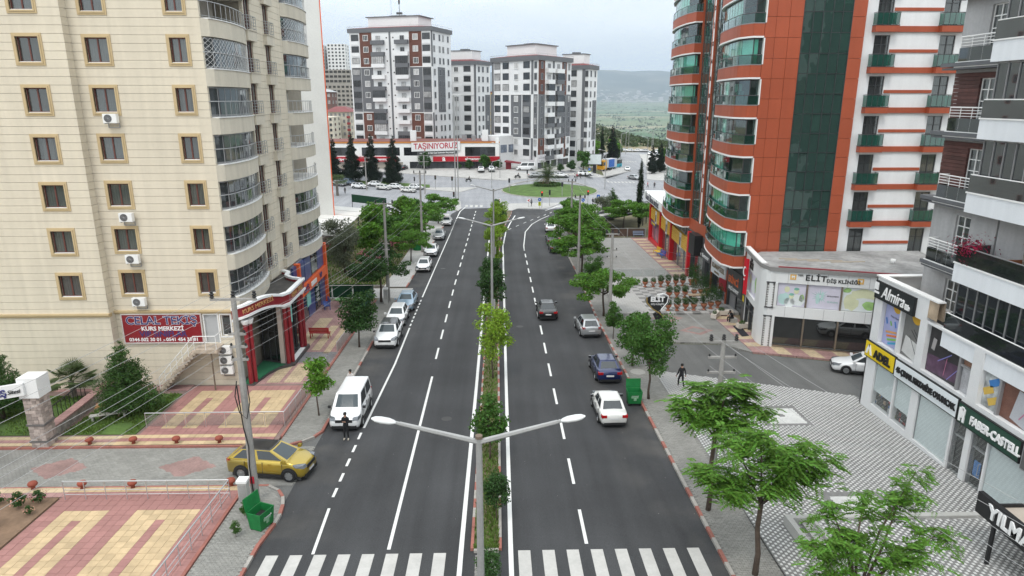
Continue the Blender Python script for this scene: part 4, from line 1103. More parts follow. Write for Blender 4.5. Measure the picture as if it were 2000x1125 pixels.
mb = MB(); pts = [(-27.6 + 1.15 * math.cos(t),-2.9 + 1.25 * math.sin(t)) for t in [i * math.pi / 10 for i in range(11)]] + [(-28.75,-3.35),(-26.45,-3.35)]
mb.v = [(x,101.4,z_) for x,z_ in pts] + [(x,101.5,z_) for x,z_ in pts]; n = len(pts); mb.f = [tuple(range(n))[::-1],tuple(range(n,2 * n))] + [(i,(i + 1) % n,n + (i + 1) % n,n + i) for i in range(n)]; mb.m = [0] * len(mb.f)
aw = wobj('arched_window',mb,BLACK,ANX)
r = random.Random(3)
for i in range(15):
 x = -28.6 + .44 * (i % 5); z_ = -3.2 + .5 * (i // 5)
 mb = MB(); mb.box(x,x + .34,101.36,101.4,z_,z_ + .4); wobj('stained_pane',mb,mat('stained_' + ('red','green','amber')[i % 3],[(.5,.03,.03),(.02,.3,.2),(.5,.25,.03)][i % 3],.3),ANX,aw)
ac_unit(-26.2,101.0,-3.29,'air conditioner standing in front of the arched stained glass window',None)
AWN = thing('terrace_awning','wide white awning over the tea garden terrace beside the cream block','awning',(-21,100,gz(0,100)))
AWW = mat('awning_cloth',(.66,.65,.62),.8,var=.05)
for i in range(6):
 y0 = 88.0 + 3.9 * i; mb = MB()
 mb.hexa([(-26.5,y0 + .6,.9),(-20.3,y0,.45),(-20.4,y0 + 3.7,.45),(-26.6,y0 + 4.3,.9)],[(-26.5,y0 + .6,.96),(-20.3,y0,.51),(-20.4,y0 + 3.7,.51),(-26.6,y0 + 4.3,.96)]) if y0 < 96 or y0 > 99 else mb.hexa([(-24,y0 + .3,.7),(-20.3,y0,.45),(-20.4,y0 + 3.7,.45),(-24,y0 + 4,.7)],[(-24,y0 + .3,.76),(-20.3,y0,.51),(-20.4,y0 + 3.7,.51),(-24,y0 + 4,.76)])
 wobj('awning_panel',mb,AWW,AWN)
mb = MB()
for y in (88,95.6,103.2,111.2):
 mb.cyl(-20.35,y,gz(0,y),.42,.07,6)
 mb.tube([(-20.35,y,.40),(-23.5,y,.63)],.05,5)
mb.tube([(-20.35,87.8,.42),(-20.35,111.4,.42)],.06,5)
wobj('frame',mb,DARK_AL,AWN)
# ================================================================ red tower on the right
RUST = mat('rust_red_cladding',(0.365,0.080,0.035),0.5,streak=.07,var=0.07,scale=0.5,fine=7,objrand=0.05)
RUSTB = mat('rust_red_backing',(0.20,0.04,0.02),0.8,var=0.05)
WHITEW = mat('white_render',(0.78,0.79,0.80),0.8,streak=.04,var=0.035,scale=0.4,fine=4)
WHITE_T = mat('white_trim',(0.78,0.78,0.77),0.6,var=0.03)
B3 = thing('tower_block','rust red tower with rounded green glazed balconies, a tall glass strip and a white wing','building',(30,62,gz(0,62)))
TT = 37.0
mb = MB(); mb.prism([(24.6,59.6),(25.85,59.6),(31.1,59.6),(31.1,95),(24.6,95)],-3,TT)
wobj('wall',mb,RUSTB,B3)
mb = MB(); mb.box(31.12,46,59.96,80,-3,TT); wobj('wing',mb,WHITEW,B3)
mb = MB(); mb.box(22.8,46.3,59.2,95.3,TT,TT + .5); wobj('roof',mb,CONC,B3)
FT = FR(22.75,59.3,0)
# front cladding panels
g = .012
for (a,b) in ((0.0,0.9),(.9,2.0),(2.0,3.1),(7.2,8.35)):
 z = 2.9 if a > 1 else 4.2
 k = 0
 zs = [3.0 + 1.63 * i for i in range(22)]
 for z0 in zs:
  z1 = min(z0 + 1.63,TT)
  if z0 >= TT: break
  mb = MB(); mb.fbox(FT,a + g,b - g,z0 + g,z1 - g,-.30,-.02 if (a,b) != (2.0,3.1) else 0.0); wobj('cladding_panel',mb,RUST,B3)
# tall curtain wall: one pane each
PANE_MB = MB(); PANE_MB.face([(0,0,0),(.79,0,0),(.79,0,1.58),(0,0,1.58)]); pm_ = PANE_MB.mesh('pane',GL_CURT)
FRAME = MB()
for i in range(6): FRAME.fbox(FT,3.14 + .81 * i - .02,3.14 + .81 * i + .02,3.4,TT,-.16,-.02)
for i in range(22):
 z = 3.4 + 1.63 * i
 if z < TT: FRAME.fbox(FT,3.14,7.19,z - .02,z + .02,-.15,-.035)
wobj('curtain_wall_frame',FRAME,DARK_AL,B3)
cr = random.Random(5)
for i in range(20):
 for j in range(5):
  o = fplace('pane',pm_,B3,FT,3.15 + .81 * j,3.43 + 1.63 * i,-.07)
  o.rotation_euler[0] = cr.uniform(-.02,.02); o.rotation_euler[2] += cr.uniform(-.03,.03)
  if cr.random() < .35 and i % 2:
   b_ = MB(); h_ = cr.uniform(.5,1.55); b_.fbox(FT,3.17 + .81 * j,3.93 + .81 * j,5.0 + 1.63 * i - h_ - .04,4.99 + 1.63 * i,-.14,-.12); wobj('blind',b_,mat('office_blind',(.55,.56,.45),.9,var=.1,objrand=.4),B3)
# rounded balconies, street side
GL_G1 = glass('balcony_green_glass',(0.38,0.88,0.76),0.93)
GL_G2 = glass('parapet_green_glass',(0.10,0.42,0.32),0.7)
GCURT = mat('green_behind_curtain',(.78,.82,.79),.9,var=.08,objrand=.25)
pA = smooth_path([(22.9,70.6),(22.24,69.3),(21.72,67.0),(21.38,64.1),(21.2,61.6),(21.22,60.7)],12) + [(21.82,59.3),(22.72,59.28)]
pB = smooth_path([(23.6,93.2),(22.75,90.2),(22.25,86.4),(22.2,83.6),(22.25,82.0)],10) + [(22.7,79.76),(23.55,79.74)]
def tower_balc(path,z0,xin,sub,lastp,seed):
 r = random.Random(seed)
 mb = MB(); pin = off_path(path,.06)
 mb.prism(ccw(list(pin) + [(xin,path[-1][1] + .5),(xin,path[0][1])]),z0 + .03,z0 + 1.0)
 o = wobj('balcony',mb,RUSTB,B3)
 cuts = [path[int(round(i * (len(path) - 3) / sub))] for i in range(sub + 1)]
 idx = [int(round(i * (len(path) - 3) / sub)) for i in range(sub + 1)] + [len(path) - 2,len(path) - 1]
 for a,b in zip(idx,idx[1:]):
  seg = path[a:b + 1]
  d0 = (Vector(seg[1]) - Vector(seg[0])).normalized() * .012; d1 = (Vector(seg[-1]) - Vector(seg[-2])).normalized() * .012
  seg = [(seg[0][0] + d0.x,seg[0][1] + d0.y)] + list(seg[1:-1]) + [(seg[-1][0] - d1.x,seg[-1][1] - d1.y)]
  m = MB(); m.wall(seg,z0 + .07,z0 + 1.03,.05); wobj('cladding_panel',m,RUST,B3,o)
 m = MB(); m.wall(off_path(path,-.05),z0 - .08,z0 + .06,.3); wobj('white_edge',m,WHITE_T,B3,o)
 m = MB(); m.wall(off_path(path,-.02),z0 + 1.035,z0 + 1.10,.25); m.prism(ccw(list(off_path(path,.24)) + [(xin,path[-1][1] + .3),(xin,path[0][1])]),z0 + 1.0,z0 + 1.04); wobj('sill',m,GREY_AL,B3,o)
 zt = z0 + 1.1; ze = z0 + 3.26 - .085
 m = MB(); m.ribbon(off_path(path,.05),zt,zt + .72); wobj('parapet_glass',m,GL_G2,B3,o)
 m = MB(); q = off_path(path,.04)
 m.tube([(x,y,zt + .76) for x,y in q],.035,5)
 for x,y in [q[i] for i in idx]: m.tube([(x,y,zt),(x,y,zt + .76)],.02,4)
 wobj('railing',m,DARK_AL,B3,o)
 p2 = off_path(path,.28)
 m = MB(); m.ribbon(p2,zt,ze); wobj('glazing',m,GL_G1,B3,o)
 m = MB(); s2 = sub_path(p2[:-2],sub * 2)
 for x,y in s2: m.tube([(x,y,zt),(x,y,ze)],.014,4)
 for x,y in (p2[-2],): m.tube([(x,y,zt),(x,y,ze)],.05,4)
 m.wall(off_path(p2,-.01),ze - .1,ze,.05); wobj('mullions',m,DARK_AL,B3,o)
 # right hand end: white jamb
 if lastp:
  x,y = path[-1]; m = MB(); m.box(x + .02,x + .12,y - .04,y + .3,z0 + 1.1,z0 + 3.26 - .081); wobj('jamb',m,WHITE_T,B3,o)
 if r.random() < .85:
  pc = off_path(p2,.07); q = sub_path(pc,40); a = r.choice((0,10,18)); b = r.choice((24,32,40)); q = [(x,y + (.03 if i % 2 else -.03)) for i,(x,y) in enumerate(q)][a:b]
  m = MB(); m.wall(q,zt,ze - .05,.01); wobj('curtain',m,GCURT,B3,o)
 m = MB(); m.prism(ccw([(xin - .02,path[0][1] - .3),(xin - .02,path[-1][1] + .35),(xin + .1,path[-1][1] + .35),(xin + .1,path[0][1] - .3)]),zt,ze); wobj('back_wall',m,DARKROOM,B3,o)
 # furniture-like dark and pale shapes inside
 for _ in range(3):
  t = r.uniform(.2,.8); i = int(t * (len(p2) - 2)); x,y = p2[i]; m = MB(); h = r.uniform(.6,1.9); m.box(x + .5,x + .9,y - .4,y + .4,zt - .03,zt + h); wobj('furniture',m,mat('indoor_' + ('pale','brown','teal')[_],[(.45,.45,.42),(.12,.07,.05),(.06,.14,.14)][_],.8),B3,o)
 return o
for k in range(11):
 z0 = 3.03 + 3.265 * k
 if z0 + 3.2 < TT + 1:
  tower_balc(pA,z0,24.0,5,True,30 + k); tower_balc(pB,z0,24.5,5,False,60 + k)
# glass wall between the stacks, with its red and white strips
FG = FR(23.5,80,RAD(-90))
m = MB(); m.fbox(FG,0,20.7,2.9,4.15,-1.2,0.0); wobj('band',m,RUST,B3)
m = MB(); m.fbox(FG,.2,9.6,4.15,TT,-1.1,-.3); wobj('interior',m,DARKROOM,B3)
pg = MB(); pg.face([(0,0,0),(1.17,0,0),(1.17,0,1.6),(0,0,1.6)]); pgm = pg.mesh('pane',GL_CURT)
for i in range(20):
 for u in (.62,1.82,3.02,5.0,6.2,7.4,8.6):
  o = fplace('pane',pgm,B3,FG,u,4.2 + 1.63 * i,-.12); o.rotation_euler[2] += cr.uniform(-.02,.02); o.rotation_euler[0] = cr.uniform(-.008,.008)
m = MB()
for u in (.6,1.8,3.0,6.18,7.38,8.58): m.fbox(FG,u - .02,u + .02,4.16,TT,-.2,-.08)
for i in range(21): m.fbox(FG,.2,9.6,4.16 + 1.63 * i,4.2 + 1.63 * i,-.2,-.09)
wobj('curtain_wall_frame',m,DARK_AL,B3)
for u0,u1 in ((.05,.42),(4.1,4.26),(4.8,4.96)):
 m = MB(); m.fbox(FG,u0,u1,4.16,TT,-.25,.06); wobj('red_strip',m,RUST,B3)
m = MB(); m.fbox(FG,4.28,4.78,4.16,TT,-.25,.03); ws = wobj('white_strip',m,WHITE_T,B3)
for i,ch in enumerate('KRAPİM'[::1]): ftext(B3,FG,4.53,7.9 + 1.55 * i,.04,ch,.62,BLACK,font_bold=.015)
for i,ch in enumerate('BRAXİOM'): ftext(B3,FG,4.53,18.0 + 1.75 * i,.04,ch,.62,BLACK,font_bold=.015)
# white wing: brown bands, tall windows, green balconies
FW = FR(31.1,59.7,0)
kw = window_kit(1.32,2.5,2,frame=DARK_AL,fw=.06,curt=.9,sill=None,hb=(1.75,),depth=.12,back=.22)
wing_u = (1.75,7.3)
fl_w = [3.97 + 3.265 * k for k in range(10)]
clm = MB(); hs = [(u - .66,u + .66,f,f + 2.5) for f in fl_w for u in wing_u]
z = 2.0
clad(clm,FW,0.02,14,2.0,TT,hs,-.25,0); wobj('wing_facade',clm,WHITEW,B3)
bs = MB(); bs.box(-.98,.98,-.62,-.002,-.54,-.05); bs_me = bs.mesh('balcony_slab',RUST)
bsl = MB(); bsl.box(-1.0,1.0,-.64,-.002,-.048,.0); bsl_me = bsl.mesh('slab_top',DARK_AL)
bg = MB(); bg.box(-.93,.93,-.60,-.58,.04,.92); bg.box(-.95,-.93,-.60,-.01,.04,.92); bg.box(.93,.95,-.60,-.01,.04,.92); bg_me = bg.mesh('glass_parapet',GL_GREEN)
br_ = MB(); br_.tube([(-.95,-.01,.97),(-.95,-.6,.97),(.95,-.6,.97),(.95,-.01,.97)],.03,5)
for x in (-.94,-.47,0,.47,.94): br_.tube([(x,-.6,0),(x,-.6,.97)],.02,4)
br_me = br_.mesh('railing',DARK_AL)
for fi,f in enumerate(fl_w):
 for u in wing_u:
  o = put_window(B3,FW,u,f,kw,name='balcony_door')
  if fi > 0:
   for n_,me in (('balcony_slab',bs_me),('slab_top',bsl_me),('glass_parapet',bg_me),('railing',br_me)): link(n_,me,o)
 m = MB()
 if fi > 0:
  for a,b in ((wing_u[0] + .99,wing_u[1] - .99),(wing_u[1] + .99,14)): m.fbox(FW,a,b,f - .52,f - .06,0,.16)
 a,b = wing_u[0] + .72,wing_u[1] - .72
 m.fbox(FW,a,b,f + 1.12,f + 1.38,0,.08)
 wobj('brown_band',m,RUST,B3)
# ground floor shops under the tower
SHP = thing('shop_row','dark row of ground floor shops under the red tower with orange and white signs','shop',(23.4,69,gz(0,69)))
DKG = mat('dark_grey_panel',(.07,.072,.075),.5,var=.1)
FP = FR(23.35,80,RAD(-90))
m = MB(); m.fbox(FP,1.4,20.2,.75,2.88,-1.5,-.02)
for a,b in ((1.4,2.2),(6.9,7.7),(10.0,10.6),(15.0,15.6),(19.5,20.4)): m.fbox(FP,a,b,-2.9,.75,-1.5,-.03)
wobj('wall',m,DKG,SHP)
m = MB(); m.fbox(FP,1.4,20.4,-2.9,2.7,-1.8,-1.1); wobj('interior',m,DARKROOM,SHP)
for a,b in ((2.2,4.4),(4.5,6.9),(7.7,10),(10.6,12.7),(12.8,15.0),(15.6,17.4),(17.5,19.5)):
 m = MB(); m.fpane(FP,a + .05,b - .05,-2.45,.7,-.3); wobj('shop_window',m,GL_DARK,SHP)
m = MB()
for i in range(16): m.fbox(FP,15.7,17.3,-2.4 + .19 * i,-2.24 + .19 * i,-.28,-.22)
tag(wobj('roller_shutter',m,GREY_AL,SHP),kind='stuff')
for a in (10.15,15.1):
 m = MB(); m.fbox(FP,a,a + .3,-2.4,1.4,-.02,.08); wobj('rust_post',m,RUST,SHP)
m = MB(); m.fbox(FP,10.5,15.0,.15,1.62,0,.16); sgn = wobj('sign_panel',m,mat('sign_white',(.66,.68,.70),.4,var=.03),SHP)
ftext(SHP,FP,12.75,1.0,.17,'KUMAPÖZEL',.68,mat('bronze_letters',(.20,.15,.09),.4),font_bold=.02)
ftext(SHP,FP,12.4,.42,.17,'DÖNER & IZGARA'[:0] or 'KUMAPÖZEL',.26,mat('bronze_letters',(.2,.15,.09)),font_bold=.01)
m = MB(); m.fbox(FP,15.65,19.6,-.35,1.9,0,.14); wobj('sign_panel',m,DKG,SHP)
ftext(SHP,FP,17.4,.85,.16,'ERİNCİ',.9,mat('orange_letters',(.72,.16,.05),.4),font_bold=.018,sx=.9)
ftext(SHP,FP,17.6,.05,.16,'EKÇİ KONUT',.45,WPR,font_bold=.008)
m = MB(); m.lathe([(.0,0),(.42,.01),(.42,.06),(0,.07)],14); m.v = [(23.2 - z_,80 - 16.2 + x,2.35 + y * 1.25) for x,y,z_ in m.v]; wobj('round_emblem',m,WPR,SHP)
m = MB(); m.lathe([(.0,0),(.3,.01),(.3,.06),(0,.07)],14); m.v = [(23.15 - z_,80 - 16.2 + x,2.35 + y * 1.25) for x,y,z_ in m.v]; wobj('emblem_centre',m,mat('emblem_red',(.4,.05,.04)),SHP)
m = MB(); m.fbox(FP,5.0,9.8,.72,1.7,0,.10); wobj('sign_panel',m,DKG,SHP)
ftext(SHP,FP,7.3,1.15,.12,'Kavy  Romance',.62,WPR,shear=.25)
m = MB(); m.fbox(FP,4.2,6.4,.85,3.1,0,.9); wobj('blade_sign',m,BLACK,SHP)
# ---------------------------------------------------------------- shop with red posts and yellow ribs
YS = thing('red_post_shop','shop front with red posts, yellow ribbed panels and a grey name fascia','shop',(24,92,gz(0,92)))
ang = math.atan2(78 - 104.5,23.2 - 24.5); FY = FR(24.5,104.5,ang)
REDP = mat('bright_red_paint',(.55,.012,.02),.4,var=.05); YELR = mat('yellow_rib',(.62,.36,.04),.5,var=.06)
m = MB(); m.fbox(FY,0,26.4,-4,2.75,-6,-.35); wobj('wall',m,mat('shop_grey',(.30,.31,.32),.6,var=.15),YS)
m = MB(); m.fbox(FY,-2.2,12.2,2.75,3.9,-7,.75); wobj('fascia',m,WHITE_T,YS)
ftext(YS,FY,4.6,3.3,.78,'Ünsel İlkem market',1.35,mat('letters_grey',(.10,.10,.12)),font_bold=.02)
for u in (.0,8.3,15.9,26.0):
 m = MB(); m.fbox(FY,u,u + .55,-4,2.74,-.4,.2); wobj('red_post',m,REDP,YS)
m = MB(); m.fbox(FY,.55,26,-4,-2.95,-.3,.12); wobj('red_base',m,REDP,YS)
for u0,u1 in ((.6,8.25),(8.9,15.85),(16.5,25.95)):
 for i in range(6):
  m = MB(); m.fbox(FY,u0,u1,.05 + .29 * i,.28 + .29 * i,-.3,.05); wobj('yellow_rib',m,YELR,YS)
 m = MB(); c = (u0 + u1) / 2 + .6; m.fbox(FY,c - .5,c + .5,-.1,1.75,.05,.1); wobj('emblem_plate',m,mat('pale_plate',(.6,.58,.55)),YS)
 m = MB(); m.fbox(FY,c - .3,c + .3,.2,1.2,.1,.12); wobj('emblem_mark',m,DKG,YS)
 n_ = 3
 for i in range(n_):
  a = u0 + (u1 - u0) * i / n_; b = u0 + (u1 - u0) * (i + 1) / n_
  m = MB(); m.fpane(FY,a + .06,b - .06,-2.9,-.05,-.28); wobj('shop_window',m,GL_DARK if u0 > 1 else mat('printed_window',(.35,.16,.2),.3,var=.8,scale=.6,fine=2.5),YS)
  m = MB(); m.fpane(FY,a + .1,b - .1,1.9,2.65,-.29); wobj('upper_window',m,GL_DARK,YS)
  m = MB(); m.fbox(FY,b - .06,b + .06,-2.9,2.7,-.33,-.2); wobj('mullion',m,GREY_AL,YS)
m = MB(); m.fbox(FY,1.2,5.5,-.75,-.1,.06,.1); wobj('blue_sign',m,NAVY,YS)
ftext(YS,FY,3.3,-.42,.11,'DONDURMA',.5,mat('yellow_letters',(.7,.5,.05)))
# ================================================================ dental clinic
B4 = thing('dental_clinic','two storey white dental clinic with poster windows and the sign ELİT DİŞ KLİNİĞİ','building',(27,53,gz(0,52)))
CL_W = mat('clinic_panel',(.74,.75,.75),.4,var=.03)
A4 = RAD(-18.5); FC = FR(22.6,51.65,A4)
FCs = FR(23.16,60.63,math.atan2(53.17 - 60.63,21.98 - 23.16))
cF = lambda u,d=0: FC.p(u,0,d)[:2]
body = [cF(-.1,-.35),cF(15,-.35),(38.5,59.2),(24.2,59.2),(23.55,58.5),FCs.p(7.2,0,-.35)[:2]]
m = MB(); m.prism(ccw(body),-3,4.35); wobj('wall',m,DARKROOM,B4)
m = MB(); m.prism(ccw(body),4.352,4.5); wobj('roof',m,mat('roof_screed',(.30,.30,.295),.9,var=.35,scale=.5,fine=3),B4)
m = MB()
holesF = [(.22,7.4,1.75,3.68),(.2,7.4,-1.5,.88)]
clad(m,FC,-.02,15,-2.0,4.62,holesF,-.3,0); wobj('front_facade',m,CL_W,B4)
m = MB()
for u in (0.9,2.35,3.75,5.2,6.7):
 m.fbox(FC,u - .012,u + .012,.9,1.74,0.001,.003); m.fbox(FC,u - .012,u + .012,3.7,4.6,0.001,.003)
wobj('panel_joint',m,GREY_AL,B4)
# rounded corner
m = MB(); cp = smooth_path([FCs.p(6.4,0,0)[:2],FCs.p(7.1,0,0)[:2],(21.95,52.9),cF(-.55,.02),cF(-.02,0)],8)
m.wall(cp,-2.2,4.62,.3); wobj('corner',m,CL_W,B4)
m = MB(); clad(m,FCs,1.6,6.42,-2.2,4.62,[(2.6,6.25,1.3,3.3),(2.6,6.3,-2.2,.75)],-.3,0); wobj('side_facade',m,CL_W,B4)
m = MB(); m.fbox(FCs,1.6,2.55,-2.3,.8,.0,.04); wobj('grey_pier',m,DKG,B4)
path = [FCs.p(.9,0,.15)[:2],FCs.p(7.0,0,.15)[:2],(21.85,52.9),cF(-.5,.15),cF(15,.15)]
m = MB(); m.wall(path,4.622,4.92,.5); wobj('parapet',m,mat('parapet_grey',(.24,.235,.23),.7,var=.08),B4)
m = MB(); m.wall(off_path([cF(.1,.15),cF(15,.15)],.1),4.921,4.99,.2); wobj('red_flashing',m,mat('red_flashing',(.24,.03,.04),.4),B4)
m = MB(); m.wall(off_path(path[:3],.05),4.921,5.0,.4); wobj('white_coping',m,WHITE_T,B4)
def poster(u0,u1,v0,v1,m_,F=FC,B=B4,d0=-.2,d1=-.16):
 mm = MB(); mm.fbox(F,u0,u1,v0,v1,d0,d1); return wobj('poster',mm,m_,B)
PALE = mat('pale_poster',(.62,.60,.70),.5,var=.10,scale=.35,fine=1.2)
def blob(B,F,u,v,ru,rv,m_,d,name='print',n=14,seed=0,wob=.15):
 r = random.Random(seed); mm = MB(); mm.face([F.p(u + ru * (1 + r.uniform(-wob,wob)) * math.cos(t),v + rv * (1 + r.uniform(-wob,wob)) * math.sin(t),d) for t in [i * 2 * math.pi / n for i in range(n)]]); return wobj(name,mm,m_,B)
PGRN = mat('print_green',(.34,.55,.20),.5,var=.25,fine=3); PTEAL = mat('print_teal',(.22,.50,.42),.5,var=.3,fine=3); PSKIN = mat('print_skin',(.66,.68,.46),.5,var=.1); PWHITE = mat('print_white',(.72,.76,.76),.5,var=.05); PAQUA = mat('print_aqua',(.45,.64,.62),.5,var=.1)
p1 = poster(.26,2.30,1.78,3.63,PALE); p2_ = poster(2.46,4.80,1.78,3.65,PALE); p3_ = poster(4.94,7.36,1.79,3.68,PWHITE)
d = -.155
for u,v,a,b,mm,s in ((.75,2.35,.45,.5,PAQUA,1),(1.75,2.3,.5,.5,PWHITE,2),(1.2,2.1,.4,.42,PWHITE,3),(2.05,2.5,.2,.3,PGRN,4)): blob(B4,FC,u,v,a,b,mm,d,seed=s)
for u,v,rr,mm in ((.92,3.15,.2,PSKIN),(1.62,3.05,.2,PSKIN),(1.28,2.62,.18,PSKIN)): blob(B4,FC,u,v,rr,rr * 1.2,mm,d + .004,wob=.03)
for u,v,rr,mm in ((1.62,3.22,.19,PTEAL),(1.28,2.76,.18,PTEAL)): blob(B4,FC,u,v,rr,rr * .6,mm,d + .008,wob=.1)
for i in range(16):
 t = i * 2 * math.pi / 16; mm = MB(); c = (3.35,2.75); r1 = .45 + .35 * ((i * 7) % 5) / 5
 mm.face([FC.p(c[0] + .15 * math.cos(t - .2),c[1] + .15 * math.sin(t - .2),d),FC.p(c[0] + r1 * math.cos(t),c[1] + r1 * math.sin(t),d),FC.p(c[0] + .15 * math.cos(t + .2),c[1] + .15 * math.sin(t + .2),d)]); wobj('print',mm,PTEAL,B4)
for u,v,a,b in ((3.2,2.55,.14,.42),(3.52,2.8,.1,.36)): blob(B4,FC,u,v,a,b,PAQUA,d + .004,wob=.04)
ftext(B4,FC,4.28,2.84,d,'straumann',.2,DKG,depth=.003,font_bold=.004)
ftext(B4,FC,4.3,2.36,d,'SLActive',.22,PTEAL,depth=.003)
for u,v,a,b,mm,s in ((6.4,3.1,.95,.5,PSKIN,7),(5.6,2.5,.6,.65,PSKIN,8),(6.55,2.75,.62,.13,PWHITE,9),(6.9,2.3,.45,.35,PGRN,10),(5.25,3.4,.28,.2,PGRN,11)): blob(B4,FC,u,v,a,b,mm,d + .002 * s / 3,seed=s)
for u in (2.38,4.87):
 m = MB(); m.fbox(FC,u - .06,u + .06,1.76,3.67,-.28,-.04); m.fbox(FC,u - .06,u + .06,-1.49,.87,-.28,-.05); wobj('mullion',m,mat('bronze_frame',(.22,.18,.14),.4,.3),B4)
for a,b in ((.22,2.31),(2.45,4.80),(4.94,7.4)):
 m = MB(); m.fpane(FC,a,b,-1.48,.86,-.22); wobj('shop_window',m,glass('mirror_window',(.10,.10,.10),.25),B4)
m = MB(); m.fbox(FC,.2,7.4,-1.72,-1.5,-.2,.03); wobj('window_base',m,MATS['bronze_frame'],B4)
m = MB(); m.fbox(FC,.1,15,-2.2,-1.73,-.1,.05); wobj('plinth',m,mat('black_granite',(.02,.02,.02),.3,var=.3,fine=30),B4)
# lattice strips with star shapes
for v0,v1 in ((1.66,3.64),(-1.78,.86)):
 m = MB(); m.fbox(FC,-.62,-.02,v0,v1,.0,.03); lp = wobj('lattice_panel',m,mat('lattice_ground',(.10,.095,.09),.7),B4)
 m = MB(); m.fbox(FC,.02,.17,v0,v1,.0,.06); wobj('white_strip',m,CL_W,B4)
 for i in range(int((v1 - v0) / .2)):
  for j in range(3):
   cu = -.52 + .2 * j; cv = v0 + .1 + .2 * i
   if j % 2: cv += .1
   if cv + .09 > v1: continue
   mm = MB(); pts = [FC.p(cu + (.07 if q % 2 == 0 else .042) * math.cos(q * math.pi / 6),cv + (.07 if q % 2 == 0 else .042) * math.sin(q * math.pi / 6),.034) for q in range(12)]; mm.face(pts); wobj('lattice_star',mm,WHITE_T,B4,lp)
 m = MB(); m.fbox(FC,-.68,.0,v1,v1 + .09,.0,.1); m.fbox(FC,-.68,.0,v0 - .09,v0,.0,.1); wobj('lattice_cap',m,DKG,B4)
ftext(B4,FC,1.78,4.38,.02,'ÖZEL',.17,BLACK); ftext(B4,FC,2.9,4.2,.02,'ELİT',.62,BLACK,font_bold=.012,sx=1.15,space=1.1); ftext(B4,FC,4.85,4.08,.02,'DİŞ KLİNİĞİ',.36,BLACK,font_bold=.008,sx=1.1)
TOOTH = mat('tooth_orange',(.72,.42,.10),.5)
for u in (1.25,6.05):
 m = MB(); m.fbox(FC,u - .22,u + .22,4.0,4.42,.003,.03); lo = wobj('logo',m,TOOTH,B4)
 m = MB(); m.face([FC.p(u + a,4.2 + b,.034) for a,b in ((-.08,-.15),(-.03,.0),(.03,.0),(.08,-.15),(.13,.05),(.1,.15),(0,.1),(-.1,.15),(-.13,.05))]); wobj('tooth',m,CL_W,B4,lo)
# side face: poster, letters, glazed door
poster(2.65,6.2,1.32,3.28,PALE,FCs)
for u,v,a,b,mm,s in ((4.6,2.1,.8,.6,PWHITE,3),(5.4,2.4,.4,.7,PGRN,5),(3.3,2.5,.4,.4,PSKIN,6)): blob(B4,FCs,u,v,a,b,mm,-.155,seed=s)
for i,s in enumerate(('ÖZEL','ELİT DİŞ','KLİNİĞİ')): ftext(B4,FCs,4.0,4.3 - .33 * i,.02,s,.34,BLACK,font_bold=.015)
for a,b in ((2.65,4.4),(4.5,6.25)):
 m = MB(); m.fpane(FCs,a,b,-2.2,.72,-.2); wobj('door_glass',m,GL_DARK,B4)
m = MB()
for u in (2.6,4.45,6.27): m.fbox(FCs,u - .05,u + .05,-2.25,.75,-.26,-.06)
for v in (-.15,.68): m.fbox(FCs,2.6,6.3,v,v + .07,-.25,-.07)
wobj('door_frame',m,DARK_AL,B4)
m = MB(); m.fbox(FCs,1.75,2.3,.05,.55,.04,.07); wobj('yellow_plate',m,mat('yellow_sign',(.75,.58,.03),.4),B4)
mt = MB(); sheet_mb([(21.3,54.2),(22.0,54.4),(22.3,57.6),(21.6,57.4)],.165,mt); tag(obj('door_mat',mt,mat('door_mat_black',(.02,.02,.025),.95)),'black doormat lying in front of the glass door of the clinic','doormat')
for i in range(7):
 x = 25.4 + (i % 4) * 1.75 + .3 * (i // 4); y = 56.2 - .42 * i % 1.4 - (i // 4) * .2
 m = MB(); m.box(-.75,.75,-.06,.06,0,.08); o = obj('timber_batten',m,mat('bare_timber',(.44,.38,.31),.85,var=.12)); o.location = (x,y,4.5); o.rotation_euler = (0,0,.05 * ((i * 3) % 5 - 2))
 tag(o,'pale timber batten on the clinic roof, %s of the %s row' % (('first','second','third','fourth')[i % 4],('left','right')[i // 4]),'batten','battens on the clinic roof')
m = MB(); m.lathe([(.14,0),(.2,.42),(.19,.42),(.13,.03)],12); o = obj('bucket',m,WHITE_PL,smooth=True); o.location = (33.3,54.2,4.5); tag(o,'white bucket standing on the clinic roof by the wing','bucket')
# ================================================================ apartment block with stationery shop, near right
B5 = thing('stationery_block','grey and white apartment block with dark glass balconies over a stationery shop','building',(27,34,gz(0,34)))
FA = FR(23.9,40,RAD(-90))
GREYR = mat('grey_stucco',(.40,.40,.405),.9,streak=.12,var=.10,scale=.6,fine=6); WHITES = mat('white_stucco',(.70,.725,.755),.9,streak=.05,var=.03,scale=.6,fine=12)
PILL = mat('shop_pillar',(.66,.665,.67),.6,var=.05)
END = 21.0
m = MB(); m.box(24.25,45,40 - END,39.9,-2.5,6.2); wobj('shop_core',m,DARKROOM,B5)
m = MB()
hol = [(.95,2.8,3.25,5.9),(2.95,4.72,3.25,5.9),(5.35,9.15,3.25,5.9),(9.85,14,3.25,5.9),(14.7,20.5,3.25,5.9),
       (1.15,3.22,-.75,1.98),(3.36,4.95,-.75,1.98),(5.6,8.45,-.85,1.98),(8.6,9.6,-1.15,1.98),(10.0,11.1,-1.1,1.98),(11.2,14.6,-.7,1.98),(15.2,20.5,-.7,1.98)]
clad(m,FA,0,5.2,-2.5,7.2,hol,-.35,0); clad(m,FA,5.2,END,-2.5,6.02,hol,-.35,0); wobj('shop_facade',m,PILL,B5)
m = MB(); m.box(23.9,36,39.9,40.0,-2.5,7.2); wobj('end_wall',m,PILL,B5)
